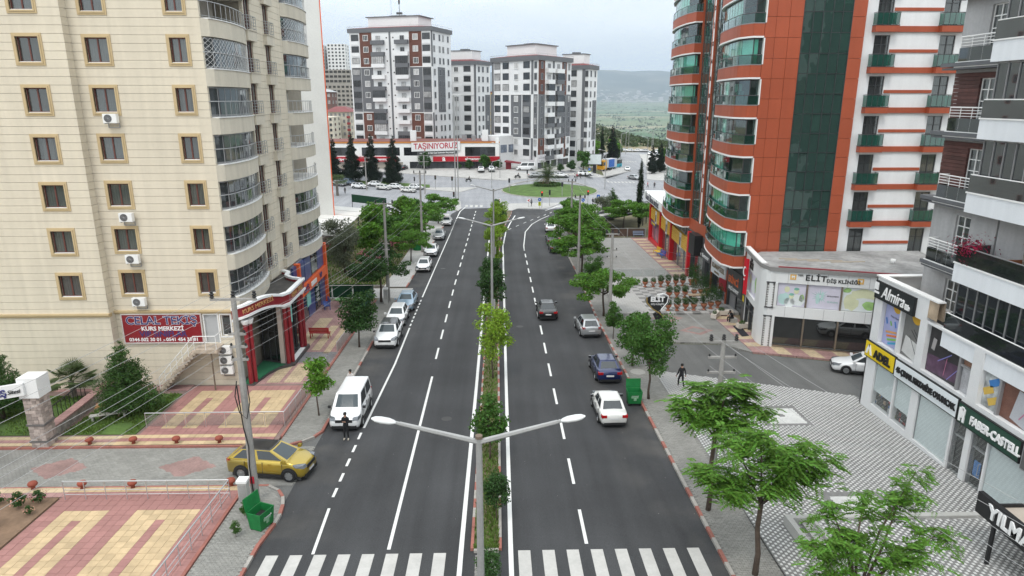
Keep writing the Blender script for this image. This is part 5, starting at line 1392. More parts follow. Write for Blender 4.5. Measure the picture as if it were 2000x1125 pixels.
m = MB(); m.wall([(23.92,39.98),(23.92,34)],6.2,7.18,.02); m.wall([(24.25,39.65),(24.25,34)],6.2,7.18,.05); wobj('parapet_inside',m,mat('stone_grain',(.36,.28,.20),.9,var=.35,fine=25),B5)
m = MB(); m.box(23.86,24.3,34,40.04,7.2,7.28); m.box(24.302,36,39.6,40.04,7.2,7.28); wobj('coping',m,WHITE_T,B5)
m = MB(); m.box(24.3,36,34,39.6,6.2,6.24); wobj('terrace_floor',m,mat('terrace_cream',(.46,.40,.34),.9,var=.08),B5)
# posters in the upper windows
def sp_(u0,u1,v0,v1,m_): return poster(u0,u1,v0,v1,m_,FA,B5,-.3,-.26)
LILAC = mat('lilac_poster',(.34,.36,.58),.35,var=.12,scale=.6,fine=2); GREYP = mat('grey_poster',(.16,.16,.155),.35,var=.2,scale=.6,fine=2); DARKP = mat('dark_poster',(.03,.028,.03),.35,var=.3); PLUM = mat('plum_print',(.085,.045,.08),.35,var=.4,fine=3)
sp_(.97,2.8,3.27,5.88,LILAC); sp_(2.95,4.7,3.27,5.88,GREYP); sp_(5.37,8.05,3.27,5.88,DARKP)
YB_ = mat('yellow_badge',(.62,.36,.03),.4)
dd = -.255
def half_disc(u,v,r,m_):
 mm = MB(); mm.face([FA.p(u + r * math.cos(t),v - r * math.sin(t),dd + .002) for t in [i * math.pi / 12 for i in range(13)]]); wobj('print',mm,m_,B5)
half_disc(2.1,5.87,.45,YB_); half_disc(4.05,5.87,.5,YB_); half_disc(7.3,5.87,.55,YB_)
def stroke(u0,v0,u1,v1,w,m_,d_=0.004):
 a = Vector((u1 - u0,v1 - v0)).normalized(); p = Vector((-a.y,a.x)) * w / 2; mm = MB()
 mm.face([FA.p(u0 + p.x,v0 + p.y,dd + d_),FA.p(u0 - p.x,v0 - p.y,dd + d_),FA.p(u1 - p.x,v1 - p.y,dd + d_),FA.p(u1 + p.x,v1 + p.y,dd + d_)]); wobj('print',mm,m_,B5)
cols = [(.60,.30,.10),(.62,.18,.06),(.22,.45,.08),(.04,.30,.50)]
for i,c in enumerate(cols): stroke(1.25 + .12 * i,4.05 - .22 * i,2.35 + .1 * i,4.28 - .18 * i,.12,mat('pen_%s' % ('peach','orange','lime','cyan')[i],c,.4))
for i,c in enumerate(((.05,.18,.5),(.2,.45,.1),(.08,.2,.55),(.5,.1,.15))): stroke(1.15 + .45 * i,4.9 - .1 * (i % 2),1.3 + .45 * i,4.55,.14,mat('crayon_%s' % ('blue','green','navy','pink')[i],c,.4))
ftext(B5,FA,1.95,5.12,dd + .004,'Prime Glow',.17,DKG,depth=.002);
stroke(3.15,4.0,4.5,3.75,1.05,mat('notebook_page',(.55,.55,.54),.5),.003); stroke(3.6,4.6,4.6,3.4,.05,DKG,.006); stroke(3.7,4.95,4.6,4.3,.06,DARKP,.005); stroke(3.9,5.05,4.7,4.45,.06,DARKP,.005)
stroke(5.4,3.75,8.0,3.95,.95,PLUM,.003); stroke(6.3,4.1,7.3,4.8,.05,mat('pen_violet',(.2,.2,.5),.4),.007); stroke(6.9,3.5,7.0,4.5,.04,mat('pen_rose',(.45,.15,.25),.4),.007); stroke(7.2,3.4,7.9,4.2,.04,mat('pen_violet',(.2,.2,.5)),.007)
stroke(5.75,4.55,5.85,5.2,.3,mat('figure_grey',(.35,.33,.33),.5),.006)
ftext(B5,FA,7.2,5.1,dd + .004,'Black\nEdition',.2,WPR,depth=.002)
sp_(8.25,9.13,4.7,5.88,mat('copper_poster',(.22,.12,.08),.4,var=.4)); sp_(8.25,9.13,3.27,4.6,mat('sketch_poster',(.40,.40,.42),.4,var=.3))
sp_(9.87,11.0,3.27,5.88,mat('paint_poster',(.40,.42,.42),.4,var=.8,fine=3)); sp_(11.1,14,3.27,5.88,mat('desk_poster',(.16,.075,.055),.4,var=.3))
for u,v,c in ((10.3,5.3,(.5,.08,.05)),(10.5,4.6,(.05,.2,.5)),(10.2,4.1,(.6,.4,.08)),(10.6,3.7,(.1,.4,.15))): stroke(u - .3,v - .15,u + .3,v + .2,.35,mat('paint_%s' % ('red','blue','amber','green')[int(u * 10) % 4],c,.4),.005)
stroke(11.9,4.2,13.4,3.9,1.5,mat('sketch_page',(.42,.43,.46),.5),.004); stroke(12.3,3.6,13.1,4.8,.06,mat('pen_rose',(.45,.15,.25)),.008); stroke(12.9,3.5,13.2,3.9,.25,mat('paint_red',(.5,.08,.05)),.008)
m = MB()
for u in (2.87,8.15,11.05): m.fbox(FA,u - .07,u + .07,3.25,5.9,-.34,-.1)
m.fbox(FA,8.2,9.15,4.6,4.7,-.33,-.12); wobj('mullion',m,GREY_AL,B5)
# ground floor: blinds behind glass, doors
BLIND = mat('pale_roller_blind',(.70,.765,.77),.7,var=.06,scale=.5,fine=3)
for a,b,c in ((1.17,3.2,.15),(3.38,4.93,.1),(5.62,8.43,-.84),(11.22,14.58,-.68),(15.22,20.4,-.68)):
 m = MB(); m.fbox(FA,a,b,c,1.97,-.16,-.14); wobj('roller_blind',m,BLIND,B5)
for a,b,c in ((1.15,3.22,-.75),(3.36,4.95,-.75),(5.6,8.45,-.85),(8.65,9.55,-1.1),(10.05,11.05,-1.05),(11.2,14.6,-.7),(15.2,20.5,-.7)):
 m = MB(); m.fpane(FA,a,b,c,1.97,-.1); wobj('shop_window',m,glass('shop_glass',(.95,.97,.97),.95),B5)
r = random.Random(9)
for i in range(26):
 u = r.uniform(1.2,4.9); v = r.choice((-.7,-.4,-.1)); m = MB(); m.fbox(FA,u,u + r.uniform(.08,.25),v,v + r.uniform(.1,.26),-.34,-.31)
 wobj('boxed_toy',m,mat('toy_%s' % ('blue','red','tan','white','olive')[i % 5],[(.05,.15,.4),(.4,.05,.05),(.3,.2,.12),(.5,.5,.5),(.12,.14,.06)][i % 5],.5),B5)
m = MB()
for a,b in ((8.6,9.6),(10.0,11.1)):
 for u in (a,b - .09): m.fbox(FA,u,u + .09,-1.13,1.97,-.27,-.1)
 for v in (-1.13,1.05,1.88): m.fbox(FA,a + .09,b - .09,v,v + .09,-.26,-.11)
for u in (3.29,5.58,8.47,11.15,14.62): m.fbox(FA,u - .04,u + .04,-.85,1.97,-.25,-.08)
wobj('door_frame',m,GREY_AL,B5)
for u in (8.85,10.85):
 m = MB(); m.tube([FA.p(u,-.1,-.1),FA.p(u,-.1,.02),FA.p(u,.5,.02),FA.p(u,.5,-.1)],.02,6); wobj('door_handle',m,STEEL,B5)
m = MB(); m.fbox(FA,10.2,10.65,-.4,.4,-.3,-.26); wobj('poster',m,mat('print_blue',(.06,.2,.5),.4,var=.5,fine=6),B5)
m = MB(); m.fbox(FA,8.3,10.0,-1.3,-1.12,.0,1.1)
wobj('door_step',m,PILL,B5)
for i in range(7):
 m = MB(); m.fbox(FA,8.2,9.7,-1.2,-1.185 + .0 * i,.2 + .13 * i,.26 + .13 * i); m.v = [(x,y,z_ + .09) for x,y,z_ in m.v]; wobj('grating_bar',m,STEEL,B5)
# fascia signs, each a thing
def fascia(name,label,u0,u1,v0,v1,m_,frame=BLACK,d=.0):
 t = thing(name,label,'sign',FA.p((u0 + u1) / 2,(v0 + v1) / 2,d)); t.rotation_euler = (0,0,FA.a)
 w,h = (u1 - u0) / 2,(v1 - v0) / 2
 m = MB(); m.box(-w,w,-.12,.0,-h,h); obj('panel',m,frame,t)
 m = MB(); m.box(-w + .06,w - .06,-.135,-.12,-h + .06,h - .06); obj('face',m,m_,t); return t
t = fascia('shop_sign','black sign lettered Almira in white script at the block corner',.12,4.18,5.9,6.98,mat('sign_charcoal',(.018,.022,.024),.4,var=.1))
text('Almira',1.0,WPR,t,(-.05,-.15,-.02),(RAD(90),0,0),.03,shear=.28,sx=.85,font_bold=.008); text('life',.38,WPR,t,(1.45,-.15,-.2),(RAD(90),0,0),.03,font_bold=.03)
m = MB(); m.box(-2.0,-1.62,-.17,-.13,.0,.45); m.box(-2.0,-1.5,-.17,-.13,-.22,-.1); obj('emblem',m,WPR,t)
t = fascia('shop_sign','yellow sign with black letters ADEL',-.03,3.24,2.04,3.12,mat('sign_yellow',(.72,.52,.012),.4,var=.03))
text('ADEL',.68,BLACK,t,(.35,-.15,-.06),(RAD(90),0,0),.05,font_bold=.035,space=1.1)
m = MB()
for a,b,c,e in ((-1.38,-.3,-1.12,.32),(-1.12,.32,-.86,-.3)):
 m.hexa([(a - .09,-.17,b),(a + .09,-.17,b),(a + .09,-.13,b),(a - .09,-.13,b)],[(c - .09,-.17,e),(c + .09,-.17,e),(c + .09,-.13,e),(c - .09,-.13,e)])
obj('emblem',m,WPR,t)
t = fascia('shop_sign','long white sign with black letters ÇINAR KIRTASİYE OYUNCAK',3.26,8.9,1.97,3.08,mat('sign_pale',(.70,.74,.76),.4,var=.02))
text('46 ÇINAR KIRTASİYE OYUNCAK',.46,BLACK,t,(.05,-.15,-.02),(RAD(90),0,0),.05,font_bold=.02,sx=.78)
t = fascia('shop_sign','dark green sign with raised white letters FABER-CASTELL',8.95,13.2,1.9,3.0,mat('sign_green',(.008,.05,.03),.4,var=.05))
text('FABER-CASTELL',.58,WPR,t,(.5,-.15,-.03),(RAD(90),0,0),.05,font_bold=.02,sx=.8)
m = MB()
for a,b,w,h in ((-1.85,.05,.12,.25),(-1.65,.12,.1,.2),(-1.9,-.2,.07,.2),(-1.62,-.2,.07,.2),(-1.75,.3,.1,.08)): m.box(a - w,a + w,-.17 - w * .1,-.13,b - h,b + h)
obj('emblem',m,WPR,t)
t = fascia('shop_sign','grey framed sign with one big white letter beside the green sign',13.3,17.5,1.75,2.95,mat('sign_grey',(.10,.10,.10),.5),GREY_AL)
text('NOTA',.7,WPR,t,(-.4,-.15,0),(RAD(90),0,0),.04,font_bold=.03)
# apartments above
m = MB(); m.box(26.0,45,40 - END - 6,38.5,6.24,30); wobj('wall',m,DARKROOM,B5)
FU = FR(25.7,38.5,RAD(-90))
PLANK = mat('reddish_plank',(.10,.042,.036),.6,var=.25,scale=1.5,fine=5,objrand=.25)
kf = window_kit(1.15,2.35,2,frame=WHITE_PL,fw=.06,curt=.9,sill=None,hb=(.62,1.2,1.78),depth=.14,back=.24)
lv = [5.35 + 3.57 * k - .35 for k in range(7)]     # floor levels
cu = 2.65
hU = [(cu - .58,cu + .58,f + .62,f + 2.97) for f in lv]
for i,f in enumerate(lv):
 plank = i in (2,3)
 if plank:
  n_ = 15; hgt = 2.95 / n_
  for j in range(n_):
   for q in rects_minus(0,5.2,f + .32 + hgt * j + .006,f + .32 + hgt * (j + 1) - .006,hU): m = MB(); m.fbox(FU,*q,-.3,.012 * (j % 3)); wobj('wood_plank',m,PLANK,B5)
   m = MB(); m.box(25.7,36,38.5,38.512 + .01 * (j % 2),f + .32 + hgt * j + .006,f + .32 + hgt * (j + 1) - .006); wobj('wood_plank',m,PLANK,B5)
  m = MB(); clad(m,FU,0,5.2,f - .3,f + .32,hU,-.3,.0); wobj('facade',m,GREYR,B5)
 else:
  m = MB(); clad(m,FU,0,5.2,f - .3,f + 3.27,hU,-.3,.0); wobj('facade',m,GREYR,B5)
  m = MB(); m.box(25.71,36,38.5,38.52,f - .3,f + 3.27); wobj('facade',m,GREYR,B5)
 o = put_window(B5,FU,cu,f + .62,kf,name='french_window')
 if i != 1 or True:
  m = MB(); m.fbox(FU,.65 if not plank and i < 2 else -.25,5.1,f + .02,f + .22,.0,.75); m.fbox(FU,.7 if not plank and i < 2 else -.2,5.1,f - .13,f - .03,.0,.68); wobj('cornice',m,mat('slate_cornice',(.115,.12,.13),.6,var=.06),B5)
  m = MB(); m.fbox(FU,.8,5.1,f - .03,f + .018,.0,.70); m.fbox(FU,.8,5.1,f + .221,f + .26,.0,.66); wobj('white_fillet',m,WHITE_T,B5)
  m = MB(); m.fbox(FU,.9,4.9,f + .262,f + .95,.55,.60); m.fbox(FU,.9,.95,f + .262,f + .95,.0,.55); wobj('dark_parapet',m,GL_BLACK,B5)
  m = MB()
  for z_ in (1.05,1.2,1.35,1.5): m.tube([FU.p(.93,f + z_,.02),FU.p(.93,f + z_,.58),FU.p(3.6,f + z_,.58)],.018 if z_ < 1.5 else .035,5)
  for u in (.93,1.8,2.7,3.55): m.tube([FU.p(u,f + .26,.58),FU.p(u,f + 1.5,.58)],.022,5)
  wobj('railing',m,WHITE_PL,B5)
# projecting balconies: white band, dark parapet, folding glass
GLB = glass('dark_folding_glass',(.09,.11,.13),.3)
by0,by1 = 33.5,15.0
for i in range(7):
 z = 5.05 + 3.57 * i
 if i == 0: z = 5.05
 m = MB(); m.box(23.98,26.2,by1,by0,z,z + .93); o = wobj('balcony',m,WHITES,B5)
 m = MB(); m.box(23.94,26.2,by1,by0 + .05,z + .932,z + 1.0); wobj('ledge',m,WHITE_T,B5,o)
 m = MB(); m.box(24.0,24.04,by1,by0,z + 1.0,z + 1.82); m.box(24.04,25.7,by0 - .04,by0 - .001,z + 1.0,z + 1.82); wobj('parapet',m,GL_BLACK,B5,o)
 m = MB(); m.tube([(24.02,by1,z + 1.85),(24.02,by0 - .02,z + 1.85),(25.7,by0 - .02,z + 1.85)],.028,5); wobj('rail',m,WHITE_PL if i != 1 else GREY_AL,B5,o)
 if i != 1:
  m = MB(); m.box(24.25,24.28,by1,by0 - .25,z + 1.0,z + 3.57); m.box(24.28,25.7,by0 - .28,by0 - .25,z + 1.0,z + 3.57); wobj('folding_glass',m,GLB,B5,o)
  m = MB()
  y = by0 - .27
  while y > by1: m.box(24.2,24.3,y - .025,y + .025,z + 1.0,z + 3.57); y -= .72
  m.box(24.2,24.31,by1,by0 - .24,z + 3.49,z + 3.57); wobj('mullions',m,GREY_AL,B5,o)
  m = MB(); m.box(25.0,25.04,by1,by0 - 1,z + 1.0,z + 2.2 + .3 * (i % 3)); wobj('interior',m,DARKROOM,B5,o)
 else:
  m = MB(); m.box(25.72,25.78,by1,by0 - .3,z + 1.0,z + 3.57); wobj('back_wall',m,GREYR,B5,o)
SOFA = thing('sofa','patterned sofa with wooden arms on the open balcony','sofa',(25.0,29.6,9.63))
SF = mat('sofa_fabric',(.22,.20,.17),.95,var=.6,scale=6,fine=16); WD = mat('sofa_wood',(.25,.09,.04),.4)
m = MB(); m.box(-.35,.4,-1.1,1.1,.2,.45); obj('seat',m,SF,SOFA)
for y in (-.75,0,.75):
 m = MB(); m.box(.25,.45,y - .36,y + .36,.45,1.35); obj('back_cushion',m,SF,SOFA)
m = MB(); m.box(.45,.5,-1.2,1.2,.1,1.45); m.box(-.4,.5,-1.2,-1.1,.0,.7); m.box(-.4,.5,1.1,1.2,.0,.7); m.box(.23,.52,-1.2,1.2,1.4,1.46); obj('wooden_frame',m,WD,SOFA)
# ================================================================ far buildings
def kk(gy):
 for (a,ka),(b,kb) in zip([(0,1),(190,1),(205,.95),(228,.88),(245,.86),(300,.84)],[(190,1),(205,.95),(228,.88),(245,.86),(300,.84),(9e9,.84)]):
  if gy <= b: return ka + (kb - ka) * (gy - a) / (b - a)
F_GREY = mat('slate_render',(.135,.14,.15),.8,var=.05); F_WHITE = mat('far_white_render',(.72,.725,.73),.85,var=.05,scale=.2,fine=1.5)
F_BROWN = mat('brown_cladding',(.125,.05,.035),.7,var=.2,scale=.8,fine=5); F_ROOF = mat('red_metal_roof',(.19,.045,.045),.6,var=.15,scale=.3,fine=2)
F_GLASS = mat('far_window_glass',(.035,.038,.042),.12,var=.5,scale=.4,fine=3,spec=.6,objrand=.7); F_CURT = mat('far_white_curtain',(.36,.36,.36),.6,var=.4,scale=.6,fine=3,objrand=.4)
def fwin(w,h,nm,fr=WHITE_PL,t=.12,y=-.03):
 m = MB()
 for a,b,c,e in ((-w / 2,-w / 2 + t,0,h),(w / 2 - t,w / 2,0,h),(-w / 2 + t,w / 2 - t,0,t),(-w / 2 + t,w / 2 - t,h - t,h)): m.box(a,b,y - .07,.0,c,e)
 for i in range(1,nm): m.box(-w / 2 + w * i / nm - t * .3,-w / 2 + w * i / nm + t * .3,y - .05,0,t,h - t)
 p = MB(); p.face([(-w / 2,y,0),(w / 2,y,0),(w / 2,y,h),(-w / 2,y,h)])
 return m.mesh('window',fr),p.mesh('pane',F_GLASS),p.mesh('pane',F_CURT)
FW_S = fwin(1.75,1.75,3); FW_G = fwin(2.6,1.9,5,DARK_AL,.07); FW_N = fwin(1.1,1.9,2,GREY_AL,.08); FW_D = fwin(1.5,2.3,2,GREY_AL,.1)
fr_ = random.Random(77)
def fput(B,F,u,v,k,d=0,pc=.15):
 o = fplace('window',k[0],B,F,u,v,d); link('pane',k[2] if fr_.random() < pc else k[1],o); return o
def far_tower(B,corner,angs,lens,ztop,fh,n,faces,zb):
 """two visible faces meeting at a corner; faces[i] = list of (u0,u1,kind)"""
 c = Vector(corner); U0 = Vector((math.cos(angs[0]),math.sin(angs[0]))); U1 = Vector((math.cos(angs[1]),math.sin(angs[1])))
 a = c - U0 * lens[0]; b = c + U1 * lens[1]; e = a + U1 * lens[1]
 poly = ccw([tuple(a),tuple(c),tuple(b),tuple(e)])
 m = MB(); m.prism(poly,zb,ztop - 1.25); wobj('wall',m,F_WHITE,B)
 cen = (a + b) / 2
 big = [tuple(cen + (Vector(p) - cen) * (1 + 1.0 / max(lens))) for p in poly]
 m = MB(); m.prism(big,ztop - 1.25,ztop); wobj('fascia',m,F_GREY,B)
 small = [tuple(cen + (Vector(p) - cen) * .45) for p in poly]
 m = MB()
 for i in range(4):
  j = (i + 1) % 4; m.face([(*big[i],ztop + .01),(*big[j],ztop + .01),(*small[j],ztop + .8),(*small[i],ztop + .8)])
 m.face([(*p,ztop + .8) for p in small]); rf = wobj('roof',m,F_ROOF,B)
 ph = [tuple(cen + (Vector(p) - cen) * .62) for p in poly]; ph2 = [tuple(cen + (Vector(p) - cen) * .67) for p in poly]
 m = MB(); m.prism(ph,ztop + .5,ztop + 3.4); wobj('penthouse',m,F_WHITE,B)
 m = MB(); m.prism(ph2,ztop + 3.4,ztop + 3.62); m.prism([tuple(cen + (Vector(p) - cen) * .2) for p in poly],ztop + 3.62,ztop + 4.2); wobj('penthouse_roof',m,F_GREY,B)
 m = MB(); rp = big + big[:1]; m.tube([(*p,ztop + .55) for p in rp],.035,4)
 for i in range(4):
  for t in (0,.25,.5,.75): q = Vector(rp[i]).lerp(Vector(rp[i + 1]),t); m.tube([(q.x,q.y,ztop),(q.x,q.y,ztop + .55)],.03,3)
 wobj('roof_rail',m,STEEL,B)
 for fi,(ang,o) in enumerate(((angs[0],a),(angs[1],c))):
  F = FR(o.x,o.y,ang); W = lens[fi]
  for r in range(n):
   z = ztop - 1.3 - fh * (r + 1) + .1
   for (u0,u1,kind,band) in faces[fi]:
    uc = (u0 + u1) / 2 * W; w = (u1 - u0) * W
    grp = 0 if r < 3 else 1 if r < 7 else 2
    col = band[grp] if band else None
    cm = {'b': F_BROWN,'g': F_GREY,'w': F_WHITE}.get(col)
    if kind == 'strip':
     m = MB(); m.fbox(F,u0 * W,u1 * W,z - .1,z + fh - .1,0,.14); wobj('strip',m,cm,B); continue
    if cm is not None and cm is not F_WHITE and kind in ('win','glaz','nar'):
     m = MB(); m.fbox(F,u0 * W,u1 * W,z - .1,z + fh - .1,0,.06); wobj('wall_panel',m,cm,B)
    if kind == 'win': fput(B,F,uc,z + .9,FW_S,.06,.25)
    elif kind == 'nar': fput(B,F,uc,z + .8,FW_N,.06,.2)
    elif kind == 'glaz':
     fput(B,F,uc,z + .95,FW_G,.07,.12)
     if cm is None or cm is F_WHITE: m = MB(); m.fbox(F,uc - 1.35,uc + 1.35,z - .2,z + .93,0,.12); wobj('parapet',m,F_WHITE,B)
    elif kind == 'balc':
     pc_ = F_GREY if fr_.random() < .5 else F_WHITE
     m = MB(); m.fbox(F,u0 * W,u1 * W,z - .25,z - .05,0,1.1); m.fbox(F,u0 * W,u1 * W,z - .05,z + .95,1.0,1.1); m.fbox(F,u0 * W,u0 * W + .1,z - .05,z + .95,0,1.0); m.fbox(F,u1 * W - .1,u1 * W,z - .05,z + .95,0,1.0)
     o_ = wobj('balcony',m,pc_,B)
     if fr_.random() < .35: fput(B,F,uc,z + .95,fwin(w * .96,fh - 1.25,6,DARK_AL,.07),1.02,.2)
     else: fput(B,F,uc,z + .02,FW_D,.02,.4)
    elif kind == 'vent':
     m = MB(); m.fbox(F,uc - .2,uc + .2,z + 1.5,z + 1.9,0,.05); wobj('vent',m,DARKROOM,B)
    if kind in ('win','glaz') and r in (3,7):
     m = MB(); m.fbox(F,u0 * W,u1 * W,z + fh - .22,z + fh - .02,0,.16); wobj('white_course',m,WHITE_T,B)
BL = thing('apartment_tower','tall apartment tower with brown and slate panels and a mast on the roof','building',(-30,226,-2))
fL = [(.015,.125,'glaz','wgw'),(.13,.28,'win','bgb'),(.28,.44,'balc',None),(.455,.475,'vent',None),(.495,.515,'strip','ggg'),(.535,.555,'vent',None),(.575,.735,'balc',None),(.74,.89,'win','bgb'),(.895,.995,'glaz','wgw')]
fL2 = [(.0,.06,'strip','gwg'),(.06,.22,'nar','www'),(.30,.52,'nar','wgw'),(.52,.66,'nar','wgw'),(.72,.95,'nar','www')]
far_tower(BL,(-19.0,221.9),(math.atan2(221.9 - 231,-19.0 + 45.6),math.atan2(14,5.2)),(28.1,15.0),39.2,3.45,11,(fL,fL2),-4)
m = MB(); m.tube([(-29,228,43),(-29,228,47.2)],.09,5); m.box(-29.9,-28.1,227.6,228.4,43.2,43.8); m.box(-29.25,-28.75,227.7,228.3,46.2,47.4); wobj('antenna_mast',m,DARK_AL,BL)
m = MB(); m.tube([(-31.5,228,43),(-31.5,228,48)],.04,4); wobj('antenna_rod',m,DARK_AL,BL)
BR = thing('apartment_tower','white and slate corner apartment tower right of the supermarket, a red roof on top','building',(12,208,-2.5))
fR = [(.0,.035,'strip','ggg'),(.05,.2,'glaz','www'),(.25,.38,'glaz','www'),(.43,.66,'win','wgw'),(.68,.86,'glaz','wgw'),(.87,.91,'strip','gwg'),(.92,1.0,'nar','wgw')]
fR2 = [(.02,.2,'nar','bgb'),(.22,.42,'balc',None),(.43,.475,'strip','ggg'),(.49,.7,'balc',None),(.71,.85,'nar','bgb'),(.86,.99,'nar','wgw')]
far_tower(BR,(12.8,204),(math.atan2(-15,13.1),math.atan2(15,11.2)),(19.9,18.7),29.8,3.12,9,(fR,fR2),-4)
F = FR(12.8,204,math.atan2(15,11.2))
for i,u in enumerate((1.2,4.8,8.6,12.4,15.6)):
 for v in (-2.3,.6):
  m = MB(); m.fpane(F,u - .9,u + 2.2,v,v + 2.2,.04); wobj('shop_window',m,F_GLASS,BR)
m = MB(); m.fbox(F,.2,4.6,-.4,1.9,.05,.15); sb = wobj('shop_board',m,mat('pale_board',(.6,.58,.6),.5),BR); ftext(BR,F,2.3,.9,.16,'SATILIK DAİRE',.5,mat('letters_grey',(.1,.1,.12)),depth=.01)
F = FR(12.8 - 13.1,219,math.atan2(-15,13.1))
m = MB(); m.fbox(F,16.6,18.9,-.3,1.6,.0,.1); wobj('shop_board',m,MATS['pale_board'],BR)
BM = thing('apartment_tower','white apartment tower with red roof between the two corner towers','building',(-10,262,-2))
fM = [(.06,.3,'balc',None),(.33,.55,'win','www'),(.58,.92,'glaz','www'),(.94,1.0,'strip','ggg')]
fM2 = [(.05,.3,'nar','www'),(.32,.6,'nar','wwg'),(.62,.98,'nar','wgg')]
far_tower(BM,(-5.9,246),(RAD(-22),RAD(60)),(13.5,9.5),30.5,3.3,10,(fM,fM2),-4)
BN = thing('apartment_tower','white apartment tower with slate corner strip behind the right hand tower','building',(30,240,-2))
far_tower(BN,(30.3,226),(RAD(-30),RAD(62)),(12,8),28.2,3.15,9,([(.1,.34,'win','www'),(.4,.7,'glaz','www'),(.82,.9,'strip','ggg'),(.9,1.0,'nar','www')],[(.05,.45,'nar','www'),(.5,.95,'nar','wgw')]),-5)
BY = thing('apartment_tower','narrow yellow and grey block seen far off between the white towers','building',(-1,320,0))
m = MB(); m.box(-11,3,320,330,-4,20.6); wobj('wall',m,mat('yellow_far',(.55,.38,.10),.8,var=.1),BY); m = MB(); m.box(-1.4,3.1,319.9,330.1,-4,20); wobj('grey_wall',m,F_GREY,BY); m = MB(); m.box(-11.3,3.4,319.7,330.3,20.6,21.2); wobj('roof',m,F_ROOF,BY)
F = FR(-11,319.88,0)
for r in range(7):
 for u in (6.8,8.6): fput(BY,F,u,1 + 2.8 * r,FW_S,.0)
 fput(BY,F,11.3,1 + 2.8 * r,FW_N,.05)
# ---- supermarket with the banner
MK = thing('supermarket','long two storey supermarket with red bands and orange roof edge','building',(-20,208,gz(0,206)))
FM = FR(-56,206.2,RAD(.8)); ORT = mat('orange_roof_edge',(.50,.20,.05),.5)
m = MB(); m.fbox(FM,0,57.5,-4,5.2,-16,-.3); wobj('wall',m,DARKROOM,MK)
m = MB(); clad(m,FM,0,57.5,-4,5.2,[(3,15,1.6,4.0),(17,28.2,1.6,4.0),(29.4,37,1.6,4.0),(47.5,56.5,1.4,4.1),(31,57,-3.2,-.2),(2,29,-3.2,-.3)],-.3,0); wobj('facade',m,WHITE_T,MK)
m = MB(); m.fbox(FM,-.3,57.8,5.2,5.65,-16.2,.15); wobj('roof_edge',m,ORT,MK)
m = MB(); m.fbox(FM,.2,57.3,5.652,5.75,-15.8,-.2); wobj('roof',m,mat('faded_red_roof',(.20,.085,.075),.9,var=.25,scale=.15,fine=1.5),MK)
for a,b in ((7.5,27.5),(38,58)):
 m = MB(); m.fbox(FM,a,b,-.1,1.35,.02,.5); wobj('red_band',m,mat('supermarket_red',(.40,.008,.02),.4,var=.05),MK)
ftext(MK,FM,12.5,.62,.52,'süpermarket',1.0,WPR,font_bold=.03); ftext(MK,FM,22.5,.62,.52,'akmansoy',1.0,WPR,font_bold=.03); ftext(MK,FM,41.2,.75,.52,'a',2.2,WPR,font_bold=.05); ftext(MK,FM,49.8,.65,.52,'akmansoy',1.15,WPR,font_bold=.03)
for a,b,c,e in ((3,15,1.6,4.0),(17,28.2,1.6,4.0),(29.4,37,1.6,4.0),(47.5,56.5,1.4,4.1)):
 n_ = int((b - a) / 2)
 for i in range(n_): m = MB(); m.fpane(FM,a + (b - a) * i / n_ + .05,a + (b - a) * (i + 1) / n_ - .05,c,e,-.15); wobj('window',m,F_GLASS,MK)
for i in range(13): m = MB(); m.fpane(FM,31 + 2 * i,32.85 + 2 * i,-3.2,-.25,-.2); wobj('window',m,F_GLASS,MK)
for i in range(9): m = MB(); m.fbox(FM,3 + 3 * i,5.9 + 3 * i,-3.2,-.35,-.2,-.1); wobj('shutter',m,mat('beige_shutter',(.33,.30,.26),.7,var=.1),MK)
m = MB(); m.fbox(FM,36,46.5,-3.3,-2.3,0,2.2)
for i in range(5): m.fbox(FM,38.5,44.5,-3.3,-2.5 - .17 * i,2.2 + .35 * i,2.55 + .35 * i)
wobj('entrance_steps',m,CONC,MK)
m = MB(); m.fbox(FM,56.6,57.6,-4,6.6,-.3,.2); wobj('end_pier',m,WHITE_T,MK)
FM2 = FR(1.55,206.9,RAD(48)); m = MB(); m.fbox(FM2,0,9,-4,7.2,-7,0); wobj('oblique_wing',m,F_WHITE,MK)
for u in (2.2,5.8): m = MB(); m.fbox(FM2,u - 1.4,u + 1.4,2.3,4.6,.0,.06); wobj('print_window',m,mat('blue_grey_print',(.16,.19,.24),.4,var=.5,fine=2),MK)
for (x,y,w,h) in ((-2.5,208.5,1.8,3.2),(-6,211,1.2,1.5),(-24,209,1.7,3.0),(-9,214,1.5,1.5)): m = MB(); m.box(x - w / 2,x + w / 2,y,y + w,5.75,5.75 + h); wobj('roof_plant',m,F_WHITE if w > 1.6 else GREY_AL,MK)
m = MB(); m.hexa([(3.2,203.2,-.1),(7.6,203.8,-.6),(8.2,206.5,-.6),(3.8,206.5,-.1)],[(3.2,203.2,.3),(7.6,203.8,-.4),(8.2,206.5,-.4),(3.8,206.5,.3)]); m.box(3.6,5.2,204.5,206.4,-3,-.1); wobj('red_canopy',m,mat('canopy_red',(.20,.02,.03),.6),MK)
BAN = thing('banner','white banner with red letters TAŞINIYORUZ hung on the supermarket front','banner',FM.p(38.9,3.7,.45)); BAN.rotation_euler = (0,0,FM.a)
m = MB(); m.hexa([(-7.2,0,-.9),(7.2,0,-.5),(7.2,.04,-.5),(-7.2,.04,-.9)],[(-7.2,0,1.7),(7.2,0,2.1),(7.2,.04,2.1),(-7.2,.04,1.7)]); obj('cloth',m,mat('banner_cloth',(.70,.70,.70),.8,var=.04),BAN)
text('TAŞINIYORUZ',2.35,mat('banner_red',(.42,.02,.04),.6),BAN,(0,-.03,.68),(RAD(90),RAD(-1.6),0),.01,font_bold=.04,sx=.84)
